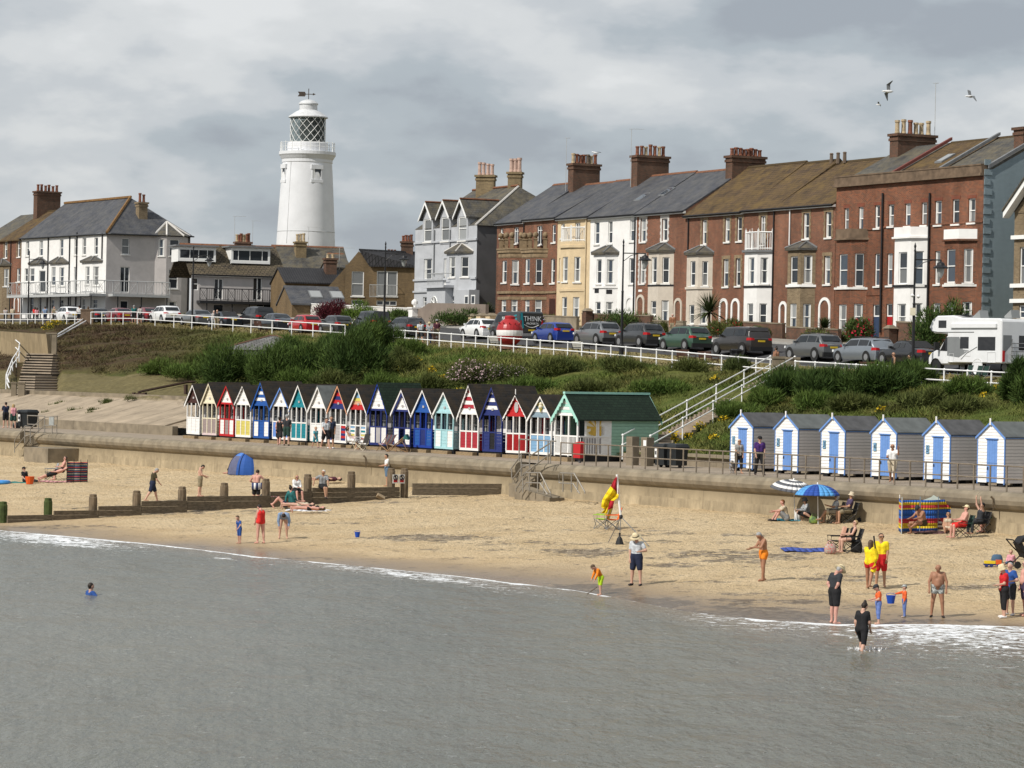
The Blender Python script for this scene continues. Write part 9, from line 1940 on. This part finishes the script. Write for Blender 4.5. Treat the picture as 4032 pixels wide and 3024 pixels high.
 tr=lambda L:[(np.array(M@a),np.array(M@b),r0*s,r1*s)for a,b,r0,r1 in L]
 V,F=blob(tr(body),vox);mi=np.zeros(len(F),int);Vl,Fl,Ml=[V],[F],[mi];nb=len(V)
 mb=MB()
 for i,q in enumerate((1,-1)):
  w,d2=J[i][2],J[i][3];n_=d2.cross(Y);n_=n_.normalized()if n_.length>.1 else Vector((0,0,1));sd=n_.cross(d2).normalized()
  for f,ln in enumerate((.066,.078,.072,.056)):
   b0=w+d2*.085+sd*(.027-.018*f)*q;mb.tube([M@b0,M@(b0+d2*ln*.55+n_*.008),M@(b0+d2*ln*.9+n_*.03)],[.0095*s,.0088*s,.006*s],4,cap=False)
  b0=w+d2*.03+sd*.028*q;mb.tube([M@b0,M@(b0+d2*.035+sd*.02*q+n_*.012),M@(b0+d2*.07+sd*.022*q+n_*.02)],[.012*s,.010*s,.007*s],4,cap=False)
 nf=len(mb.f)
 for q in(-1,1):mb.cbox((0,0,0),(.012*s,.022*s,.012*s),M=Matrix.Translation(M@(hc+F3*.079*hd+S3*.03*q+U2*.012))@Matrix.Rotation(hy,4,'Z'))
 ne=len(mb.f);mb.cbox((0,0,0),(.014*s,.04*s,.01*s),M=Matrix.Translation(M@(hc+F3*.077*hd-U2*.052))@Matrix.Rotation(hy,4,'Z'))
 Vl.append(np.array(mb.v));Fl.append(np.array(mb.f)+nb);Ml.append(np.array([0]*nf+[1]*(ne-nf)+[2]*(len(mb.f)-ne)))
 rawmesh('body',np.concatenate(Vl),np.concatenate(Fl),[SK[skin],EYE,LIP],root,smooth=True,midx=np.concatenate(Ml))
 def garment(nm,L,m,k=.02):V,F=blob(tr(L),vox,k);rawmesh(nm,V,F,m,root,smooth=True)
 def limb(L,i,f0,f1,g,j=0):
  a,b=J[i][j],J[i][j+1];r0,r1=((.052+gk*.6,.042),(.044,.028),(.092+gk,.062),(.06,.04))[(2 if i>1 else 0)+j];add(a+(b-a)*f0,a+(b-a)*f1,r0+(r1-r0)*f0+g,r0+(r1-r0)*f1+g,L)
 def hips(L,g):[add(Y*.07*q+U*.05,Y*hip*q-U*.03,.098+g+gk+fat*.035,.102+g+gk,L)for q in(-1,1)]
 for kd,m in([(top[0],cl(top[1]))]if top else[])+([(bot[0],cl(bot[1]))]if bot else[])+([(swim[0],cl(swim[1]))]if swim else[]):
  L=[]
  if kd in('tee','long','vest','loose','wet','suit','dress','bikini','crop'):
   if kd=='bikini':[add(U*.33+Y*.075*q,U*.36+Y*.075*q+Fw*.03,.108,.108,L)for q in(-1,1)]
   else:T(.008 if kd in('wet','suit')else.014,L)
   for i in(0,1):
    if kd in('tee','wet','loose'):limb(L,i,0,.62,.012 if kd=='wet' else.017)
    if kd=='long':limb(L,i,0,1,.024);limb(L,i,0,.9,.016,1)
   if kd in('tee','long','loose','vest'):hips(L,.016)
   if kd in('wet','suit'):hips(L,.006)
   if kd=='wet':[limb(L,i,0,.97,.012)for i in(2,3)]
   if kd=='dress':hips(L,.02);[add(J[i][0],J[i][0]+(J[i][1]-J[i][0])*.85+Y*.03*(2.5-i),.11,.125,L)for i in(2,3)];add((J[2][0]+J[3][0])/2,(J[2][1]+J[3][1])/2,.1,.12,L)
   garment({'wet':'wetsuit','suit':'swimsuit','dress':'dress','bikini':'bikini_top','long':'shirt','loose':'shirt','vest':'vest'}.get(kd,'t_shirt'),L,m)
  else:
   hips(L,.015 if kd in('brief','trunks')else.024)
   for i in(2,3):
    if kd=='trunks':limb(L,i,0,.28,.02)
    if kd=='shorts':limb(L,i,0,.82,.03)
    if kd in('trousers','crops','leggings'):g=.012 if kd=='leggings' else.024;limb(L,i,0,1,g);limb(L,i,0,.5 if kd in('crops','leggings')else.97,g,1)
   if kd=='skirt':[add(J[i][0],J[i][0]+(J[i][1]-J[i][0])*.7,.12,.13,L)for i in(2,3)]
   garment({'brief':'swim_briefs','trunks':'swim_trunks','shorts':'shorts','skirt':'skirt'}.get(kd,'trousers'),L,m)
 if hs!='bald':
  L=[];add(hc+U2*.04*hd-F3*.018,hc+U2*.03*hd-F3*.03,.090*hd,.090*hd,L);add(hc-F3*.04+U2*.0,hc-F3*.04-U2*.03,.075*hd,.06*hd,L)
  if hs=='long':add(hc-F3*.045,hc-F3*.07-U*.24,.085,.06,L);[add(hc+S3*.065*q-F3*.02,hc+S3*.07*q-F3*.02-U*.18,.04,.035,L)for q in(-1,1)]
  if hs=='bob':[add(hc+S3*.06*q-F3*.02,hc+S3*.07*q-F3*.015-U*.08,.05,.045,L)for q in(-1,1)]
  if hs=='bun':add(hc+U2*.13-F3*.04,hc+U2*.15-F3*.05,.05,.045,L)
  garment('hair',L,HR[hair])
 RM=Matrix((F3,S3,U2)).transposed().to_4x4();HM=M@Matrix.Translation(hc)@RM
 if hat:
  kd,m=hat[0],cl(hat[1]);mb=MB();z=.045*hd;r=.112*hd
  if kd in('straw','bucket'):
   bw_=1.75 if kd=='straw' else 1.42;dp=-.01 if kd=='straw' else-.05;mb.lathe([(r*bw_,z+dp),(r*bw_,z+dp+.01),(r,z+.02),(r*.95,z+.1),(r*.7,z+.125),(.01,z+.13)],(0,0,0),14,M=HM)
  else:
   mb.lathe([(r,z-.01),(r*.98,z+.03),(r*.8,z+.075),(r*.45,z+.1),(.01,z+.105)],(-.01,0,0),12,M=HM);mb.prism([HM@Vector(v)for v in((.06,-.08,z),(.06,.08,z),(.17,.05,z-.02),(.17,-.05,z-.02))],[HM@Vector(v)for v in((.06,-.08,z+.012),(.06,.08,z+.012),(.17,.05,z-.008),(.17,-.05,z-.008))])
  ho=mb.build('sun_hat' if kd!='cap' else 'cap',m,root,smooth=True)
  if kd=='straw':mb=MB();mb.lathe([(r*1.02,z+.02),(r*1.0,z+.052)],(0,0,0),14,M=HM);mb.build('hat_band',cl('black'),ho)
 if glasses:mb=MB();[mb.cbox((.084*hd,.033*q,.012),(.02,.05,.032),M=HM)for q in(-1,1)];mb.cbox((.04,0,.018),(.09,.18,.008),M=HM);mb.build('sunglasses',cl('black'),root)
 if shoes:
  for i in(0,1):L=[];a,fd,d3=J[2+i][2],J[4+i],J[2+i][3];add(a-fd*.05+d3*.04,a+fd*.16+d3*.058,.046,.036,L);garment('shoe',L,cl(shoes))
 root['_']=0;del root['_']
 return root,(root.matrix_basis@M,J)
ST=((4,9,14),(4,9,14));WK=dict(legs=((22,3,8),(-20,3,12)),arms=((-16,8,18),(18,8,22)))
SIT=dict(lean=-14,legs=((84,8,82),(84,8,82)),arms=((30,10,55),(30,10,55)));FLOOR=dict(lean=14,legs=((134,10,106),(130,10,98)),arms=((55,8,35),(50,8,30)));FLAT=dict(lean=-18,legs=((91,8,3),(96,8,14)),arms=((-28,16,8),(20,12,40)));CROSS=dict(lean=10,legs=((108,40,165),(108,40,165)),arms=((35,10,55),(35,10,55)))
def pa(x,y,b):return prom(prom_a(x,b,y),b,PZ)
def ca(x,q,y=1320):return cliff(cliff_t(x,q,y),q,.02)
B=beach_at
person('person in a dark top and shorts at the far left of the promenade',pa(22,1690,2.6),1.76,120,('tee','navy'),('shorts','black'),'dark',arms=((35,6,50),(35,6,50)))
person('blond person in a pink top and dark skirt at the far left promenade',pa(52,1690,2.6),1.66,110,('vest','pink'),('skirt','green'),'blonde','long',fem=True,head=20)
person('person in a black dress and black cap walking past the sky blue hut',pa(1099,1752,2.2),1.68,80,('dress','black'),None,'dark','short',skin=3,fem=True,hat=('cap','black'),**WK)
person('person in a dark t-shirt, green shorts and cap before the teal hut',pa(1128,1752,2.2),1.78,85,('tee','dark'),('shorts','green'),'grey',skin=0,hat=('cap','grey'),shoes='black')
person('child in an aqua top and shorts holding hands on the promenade',pa(1242,1768,1.6),1.18,300,('tee','aqua'),('shorts','aqua'),'blonde',kid=True,shoes='navy',**WK)
person('person in a white t-shirt and black shorts walking with the child',pa(1282,1768,1.5),1.8,295,('tee','pale'),('shorts','black'),'brown',head=25,**WK)
person('person in a navy t-shirt behind the one in white',pa(1302,1764,2.1),1.82,285,('tee','navy'),('shorts','black'),'dark',skin=1,shoes='white')
person('seated person with long dark hair in a white dress at the small table',pa(1376,1765,2.6),1.66,350,('dress','white'),None,'dark','long',skin=1,fem=True,glasses=True,**SIT)
person('grey haired person in a striped top and black crop trousers by the first numbered hut',pa(2908,1866,2.2),1.62,285,('tee','stripe'),('crops','black'),'white','bob',fem=True,glasses=True,arms=((6,10,14),(12,8,60)),skin=1)
person('person in a purple polo shirt, black trousers and black cap',pa(2989,1867,2.0),1.8,280,('tee','purple'),('trousers','black'),'dark',glasses=True,hat=('cap','black'),shoes='black',legs=((8,8,4),(-4,6,4)))
person('bald person in white t-shirt and beige shorts with one hand raised to the face',pa(3512,1905,2.0),1.76,255,('tee','white'),('shorts','beige'),'brown','bald',skin=2,glasses=True,head=15,arms=((62,22,95),(18,8,70)),legs=((14,2,10),(-14,2,14)))
person('person in a loose white shirt on the cliff top, left of three walkers',ca(1655,1.0),1.78,100,('loose','pale'),('shorts','dark'),'black',skin=1,**WK)
person('person in a straw hat and patterned shirt, middle of three walkers',ca(1690,.9),1.66,265,('loose','plaid'),('trousers','navy'),'grey',hat=('straw','straw'),arms=((15,8,70),(15,8,70)))
person('person in a maroon shirt and grey cap, right of three walkers',ca(1719,1.6),1.8,95,('tee','maroon'),('shorts','khaki'),'dark',hat=('cap','grey'))
person('sunburnt person in a white skirt coming to the top of the steps',ca(3055,.6,1460),1.7,120,('bikini','brown'),('skirt','white'),'dark','bun',skin=2,fem=True)
person('person in a black vest and sunglasses behind the right railing',ca(3518,.3,1470),1.78,190,('vest','black'),('shorts','black'),'brown','bald',skin=1,glasses=True)
person('person with dark hair in a black top right of the one in the black vest',ca(3580,.3,1470),1.68,190,('vest','black'),('leggings','black'),'dark','bun',skin=1,fem=True,glasses=True)
person('old person in a rust brown jacket behind the dark green car',ca(2648,11.8,1270),1.7,250,('long','brown'),('trousers','khaki'),'white')
for x,q,hh,yw,t_,b_,hr,hs_,lab in((22,1.2,1.68,90,'print','dark','dark','short','person in a pinkish shirt behind the left railing'),(49,1.2,1.8,90,'beige','dark','dark','short','person in a beige shirt behind the left railing'),(137,2.0,1.7,90,'bred','dark','brown','long','person in red at the left end of the cliff top'),(145,1.4,1.66,100,'pink','dark','brown','long','person in pale pink beside the one in red on the cliff top'),(177,1.2,1.78,95,'lblue','navy','dark','short','person in a pale blue shirt on the left cliff top'),(213,2.0,1.7,270,'khaki','dark','brown','short','person in khaki near the white off-roader'),(312,.9,1.84,100,'white','black','black','short','person in a white t-shirt before the gate pillars'),(347,1.6,1.68,100,'beige','dark','mid','long','person with long brown hair beside the gate pillars'),(527,1.0,1.76,95,'teal','black','grey','short','person in a dark teal shirt before the maroon car'),(551,1.0,1.68,95,'print','black','dark','bob','person in a patterned white shirt with a shoulder strap'),(842,1.4,1.6,270,'print','pale','white','bob','pale haired person in light clothes behind the left railing'),(855,1.0,1.74,270,'dark','khaki','brown','bald','balding person in a dark jumper behind the left railing')):
 person(lab,ca(x,q,1260),hh,yw,('tee' if t_!='dark' else 'long',t_),('trousers' if b_!='black' else 'shorts',b_),hr,hs_,skin=1 if hr=='black' else 0,fem=hs_ in('long','bob'),hat=('cap','dark')if x==551 else None,group='people on the left cliff top',arms=((5,9,15),(5,9,30)))
person('person in an olive t-shirt and dark shorts walking behind the groyne',B(600,1976),1.8,20,('loose','olive'),('shorts','navy'),'grey',skin=0,head=35,lean=8,**WK)
person('shirtless youth in khaki shorts looking down behind the groyne',B(787,1955),1.7,5,None,('shorts','khaki'),'dark',skin=0,head=50,arms=((12,8,50),(20,6,55)))
person('shirtless person in black shorts wrapping a striped towel at the groyne',B(1008,1990),1.78,75,None,('shorts','black'),'dark',skin=3,lean=6,head=25,arms=((0,32,50,40),(30,40,30)))
person('person in a red swimsuit looking down at the water edge',B(1025,2140),1.66,130,None,None,'dark',swim=('suit','bred'),skin=3,fem=True,head=40,fat=.4,arms=((12,10,12),(8,8,8)))
person('small child in a blue sun suit at the water edge',B(942,2140),1.14,225,None,None,'mid',kid=True,swim=('wet','blue'),head=20,lean=8,arms=((25,25,20),(-8,20,10)))
person('person in a pale blue shirt bending down on the sand',B(1115,2121),1.66,275,('long','lblue'),('brief','lblue'),'black',lean=72,head=35,arms=((8,14,4),(4,10,4)),legs=((-2,7,6),(4,7,8)))
gt=GPl.sz(1165,1936);sp=GPl.pt(gt[0],0,.02);zt_=gt[1]
person('blond person in a white shirt sitting on the groyne',Vector((sp.x,sp.y,zt_)),1.64,300,('long','white'),('shorts','black'),'blonde','bob',fem=True,glasses=True,lean=4,legs=((80,6,70),(80,8,62)),arms=((22,8,50,30),(22,8,55,30)),ground=False,dz=.1,skin=3)
gt=GPl.sz(1270,1920);sp=GPl.pt(gt[0],0,.02)
person('grey haired person in a grey t-shirt sitting on the groyne with legs crossed',Vector((sp.x,sp.y,gt[1])),1.76,285,('tee','grey'),('shorts','black'),'white',skin=1,hyaw=-50,lean=6,legs=((78,2,75),(80,-12,70)),arms=((30,8,30),(10,62,20)),ground=False,dz=.1,shoes='dark')
person('person in a teal shirt sitting on the sand with the back to the sea',B(1150,1998),1.68,55,('long','teal'),('brief','green'),'dark','bun',fem=True,lean=-12,legs=((86,4,12),(90,6,30)),arms=((-25,12,6),(10,16,30)),skin=3,fat=.3)
person('sunbather with knees up in navy trunks lying by the groyne',B(1125,2003),1.78,172,None,('trunks','navy'),'dark',tilt=-90,skin=3,legs=((48,6,95),(40,6,80)))
person('sunbather in a cream swimsuit lying between two others',B(1180,2008),1.64,174,None,None,'brown','long',swim=('suit','beige'),fem=True,tilt=-90,skin=0,arms=((5,20,20),(5,20,60)))
person('sunbather in a black top nearest the sea, lying on a white towel',B(1220,2022),1.66,172,('bikini','black'),('brief','black'),'mid','long',fem=True,tilt=-90,skin=3)
person('person lying behind the groyne in dark clothes',B(1290,1905),1.74,185,('tee','maroon'),('shorts','black'),'dark',tilt=-90,skin=0)
person('youth in a white t-shirt and denim shorts behind the warning signs',B(1523,1915),1.74,195,('tee','white'),('shorts','denim'),'black',skin=1,head=15,arms=((14,8,65),(14,8,65)))
person('person lying face down beside the blue tent',B(945,1862),1.66,190,('bikini','black'),('shorts','khaki'),'dark','long',fem=True,tilt=90,skin=3,arms=((140,20,30),(140,20,30)))
person('person in black sitting behind the orange bucket',B(102,1900),1.66,320,('tee','black'),('trousers','black'),'brown',fem=True,glasses=True,hat=('cap','black'),**FLAT)
foldchair('grey folding chair beside the dark striped windbreak',B(200,1888),R(200),cl('grey'))
person('shirtless person sitting against the dark striped windbreak',B(246,1890),1.76,195,None,('shorts','black'),'brown',skin=3,glasses=True,**SIT)
person('sunburnt person in black shorts lying in front of the windbreak',B(215,1903),1.78,185,None,('shorts','black'),'brown',tilt=-70,skin=3)
sw_=at(357,2322,HC/-ray(357,2340)[1]);person('swimmer with dark hair, head and blue shoulders above the water',Vector((sw_.x,sw_.y,-1.36)),1.75,35,('tee','blue'),('shorts','navy'),'dark',skin=0,arms=((20,50,20),(20,50,20)))
person('person in a straw hat, pale shirt and navy shorts, hand on hip',B(2504,2305),1.82,245,('loose','pale'),('shorts','navy'),'grey',hat=('straw','straw'),head=30,shoes='dark',arms=((10,36,70,50),(4,10,8)),legs=((2,7,2),(0,7,2)))
person('small child in an orange top and lime shorts poking with a stick',B(2364,2344),1.14,205,('long','orange'),('shorts','lime'),'mid',kid=True,lean=32,head=30,arms=((14,4,10),(18,4,10)),legs=((10,5,10),(-2,5,6)))
a_,b_=B(2338,2310),B(2302,2345);a_.z+=.62;a_=at(2350,2312,B(2364,2344).y-.1);mb=MB();mb.tube([a_,at(2303,2345,B(2303,2345).y)],.014,5);o=mb.build('stick',mat('dead_wood',(0,0,0)),origin=a_);props(o,'thin stick held by the child in orange','stick')
person('tanned person in orange swim trunks looking at the wrist',B(3004,2288),1.78,200,None,('trunks','orange'),'grey',skin=2,lean=6,head=42,arms=((32,8,55,25),(30,8,45)),legs=((6,1,4),(-4,4,4)))
person('person in a pale shirt hugging the knees under the ringed parasol',B(3095,2052),1.78,185,('tee','beige'),('shorts','grey'),'red',skin=3,shoes='black',**FLOOR)
person('person in a black hat and checked shirt sitting on the sand',B(3178,2054),1.62,200,('long','plaid'),('shorts','black'),'brown','bob',fem=True,hat=('bucket','black'),glasses=True,**CROSS)
CH=B(3285,2060);foldchair('dark folding chair under the white haired person',CH,R(185),plastic);person('white haired person reading in a chair under the blue parasol',CH+Vector((0,0,0)),1.64,185,('tee','pale'),('skirt','beige'),'white','bob',fem=True,skin=1,lean=-10,legs=((95,2,60),(88,4,84)),arms=((34,6,70),(34,6,70)),glasses=True)
CH=B(3338,2062);foldchair('black folding chair right of the blue parasol',CH,R(190),plastic);person('person in a bucket hat and dark shirt in the chair by the wall',CH,1.76,190,('tee','plum'),('shorts','khaki'),'grey',hat=('bucket','beige'),skin=1,**SIT)
foldchair('empty black folding chair with a peach towel over its back',B(3292,2172),R(188),plastic);p=B(3292,2172);mb=MB();mb.prism([(.27,-.24,.98),(.38,-.24,.96),(.26,-.24,.5),(.1,-.24,.45),(.16,-.24,.6)],[(.27,.2,.98),(.38,.2,.96),(.26,.2,.5),(.1,.2,.45),(.16,.2,.6)]);o=mb.build('towel',mat('peach_towel',(.62,.36,.26),.95));o.location=p;props(o,'peach towel over the back of the empty black chair','towel')
CH=B(3352,2176);foldchair('occupied black folding chair on the open sand',CH,R(188),plastic);person('person in a black swimsuit and sunglasses in the black folding chair',CH,1.66,188,None,None,'blonde','short',swim=('suit','black'),fem=True,skin=0,glasses=True,**SIT)
LGm=person('lifeguard in yellow top and red shorts with sunglasses, the taller of two',B(3466,2310),1.84,262,('tee','yellow'),('shorts','red'),'brown',skin=1,glasses=True,hyaw=20,arms=((4,8,12),(4,8,16)))
person('lifeguard with long hair seen from behind, arms folded, in yellow and red',B(3424,2318),1.68,60,('long','yellow'),('trunks','red'),'mid','long',skin=2,fem=True,head=8,arms=((30,8,95,60),(30,8,95,60)),legs=((10,4,4),(-22,5,6)))
q_=B(3424,2318);mb=MB();mb.tube([at(3442,2160,q_.y-.25),at(3448,2200,q_.y-.25),at(3442,2238,q_.y-.25),at(3436,2252,q_.y-.25)],.085,8);o=mb.build('rescue_tube',cl('yellow'),origin=at(3442,2200,q_.y-.25));props(o,'long yellow rescue tube slung behind the lifeguard','rescue tube')
mb=MB();mb.tube([at(3438,2232,q_.y-.27),at(3442,2238,q_.y-.27)],.095,8);b2=mb.build('band',cl('red'),o);mb=MB();mb.tube([at(3440,2110,q_.y-.2),at(3446,2160,q_.y-.28)],.03,5);mb.build('strap',cl('black'),o)
person('person in a straw hat, dark t-shirt and black shorts, hands behind the back',B(3284,2456),1.84,35,('loose','dark'),('shorts','black'),'grey',hat=('straw','straw'),skin=3,head=38,lean=6,arms=((-26,8,25,40),(-26,8,25,40)))
sw_=at(3392,2540,HC/-ray(3392,2565)[1]);person('person in a black wetsuit with a hair bun wading in the shallows',Vector((sw_.x,sw_.y,-.22)),1.66,55,None,None,'dark','bun',swim=('wet','black'),fem=True,skin=0,head=22,lean=6,legs=((34,4,40),(-14,4,12)),arms=((-6,14,14),(10,8,20)))
person('child in a dark cap, orange sleeves and blue suit at the water edge',B(3457,2458),1.2,190,('tee','orangered'),('crops','sky'),'brown',kid=True,hat=('cap','dark'),head=30,arms=((12,8,60),(16,8,60)))
K2=person('small child in a patterned cap holding out a blue bucket',B(3560,2430),.98,190,('long','orangered'),('trousers','sky'),'brown',kid=True,hat=('cap','camo'),shoes='grey',arms=((4,10,12),(72,4,8)))
q_=B(3560,2430);bk=bucket('blue toy bucket held out by the small child',at(3507,2376,q_.y),.15,.25,blp)
person('stout tanned bald person in palm print trunks facing the sea',B(3690,2430),1.72,262,None,('trunks','camo'),'grey','bald',skin=2,fat=.75,lean=10,head=20,shoes='black',arms=((2,20,14),(2,20,14)),legs=((3,8,4),(0,9,4)))
person('person in a red t-shirt, black crop leggings and cream hat',B(3950,2432),1.66,195,('tee','red'),('leggings','black'),'grey',fem=True,hat=('bucket','straw'),shoes='white',head=20,arms=((14,6,65),(-8,10,60,45)))
person('person in blue half hidden behind the one in red',B(3974,2422),1.68,230,('tee','blue'),('shorts','dark'),'grey',fem=True,arms=((10,30,70,40),(8,10,20)),shoes='white')
person('shirtless person in plum shorts cut by the right edge',B(4036,2425),1.76,200,None,('shorts','plum'),'grey','bald',skin=3,fat=.8,glasses=True)
person('toddler in a pink top and denim trousers sitting on the sand',B(3978,2226),1.05,250,('long','pink'),('trousers','denim'),'blonde',kid=True,fem=False,head=25,**FLAT)
person('shirtless person in a dark cap sitting before the bright windbreak',B(3632,2104),1.78,215,None,('trunks','olive'),'dark',skin=2,hat=('cap','dark'),glasses=True,head=32,fat=.5,lean=18,legs=((92,6,30),(86,40,110)),arms=((40,8,40),(44,8,30)))
person('person in a pale strapless top and black visor before the windbreak',B(3733,2098),1.66,265,('bikini','beige'),('brief','beige'),'black',fem=True,skin=1,glasses=True,**FLAT)
CH=B(3790,2118);foldchair('green folding chair of the one in red shorts',CH,R(190),cl('green'));person('person in red shorts and a tan cap in the green folding chair',CH,1.74,192,None,('shorts','bred'),'brown',hat=('cap','straw'),skin=3,fat=.7,**SIT)
CH=B(3855,2102);foldchair('dark folding chair in the group by the wall',CH,R(200),plastic);person('person in dark clothes with both arms raised in the folding chair',CH,1.66,200,('vest','dark'),('trousers','dark'),'dark',hat=('cap','black'),skin=0,fem=True,lean=-12,legs=SIT['legs'],arms=((150,20,20),(160,25,15)))
CH=B(3905,2092);foldchair('bright green folding chair nearest the wall',CH,R(185),mat('chair_green',(.02,.16,.10),.8));person('person in a blue striped bucket hat in the bright green chair',CH,1.64,188,('bikini','green'),('skirt','print'),'dark','bob',fem=True,hat=('bucket','lblue'),skin=3,fat=.5,**SIT)
q_=B(1008,1990);tw=stripemat('towel_stripe',[(.5,(.018,.03,.11)),(1,(.72,.72,.72))],.22,'x');mb=MB();n=14
for k in range(n):
 a0,a1=-2.9+5.8*k/n,-2.9+5.8*(k+1)/n;f=lambda a,z:(.235*math.sin(a)+(.25*max(0,a-1.2)),-.21*math.cos(a),z+.05*max(0,a-1))
 mb.face([f(a0,.78),f(a1,.78),f(a1,1.1),f(a0,1.1)])
o=mb.build('towel',tw,smooth=True);o.location=q_;props(o,'blue and white striped towel held round the hips at the groyne','towel');o.modifiers.new('t','SOLIDIFY').thickness=.012
p=pa(2886,1866,2.2);root=empty('dog',p,'small shaggy grey dog beside the first numbered hut','dog',rz=R(250));L=[((-.2,0,.34),(.18,0,.36),.105,.115),((.16,0,.38),(.27,0,.5),.075,.06),((.27,0,.53),(.31,0,.53),.075,.065),((.31,0,.52),(.4,0,.49),.045,.035),((-.24,0,.38),(-.36,0,.5),.03,.018)]
for sx in(.15,-.2):
 for sy in(-.07,.07):L+=[((sx,sy,.3),(sx+(.01 if sx>0 else.05),sy,.17),.05 if sx>0 else.06,.034),((sx+(.01 if sx>0 else.05),sy,.17),(sx-(0 if sx>0 else.02),sy,.03),.034,.028),((sx-(0 if sx>0 else.02),sy,.03),(sx+.04,sy,.022),.026,.024)]
for sy in(-.06,.06):L.append(((.26,sy,.58),(.27,sy*1.35,.5),.028,.02))
V,F=blob([(np.array(a),np.array(b),r0,r1)for a,b,r0,r1 in L],.016,.03);rawmesh('body',V,F,mat('dog_fur',(.26,.24,.225),.9,.4,25,bump=.5),root,smooth=True)
q_=sw_;nq=110;th=nr.rand(nq)*6.28;rr=nr.rand(nq)**.5*.55;P_=np.stack([q_.x+.12+rr*np.cos(th),q_.y+rr*np.sin(th)*.7,.02+nr.rand(nq)*.14*(1-rr)],1);V_,F_,C_=blades(P_,np.zeros_like(P_),np.full(nq,.055),.02,np.tile((.75,.76,.78),(nq,1)),seed=77);rawmesh('splash',V_,F_,leafm,col=np.clip(C_,0,.9),kind='stuff',label='white splash round the wading legs')
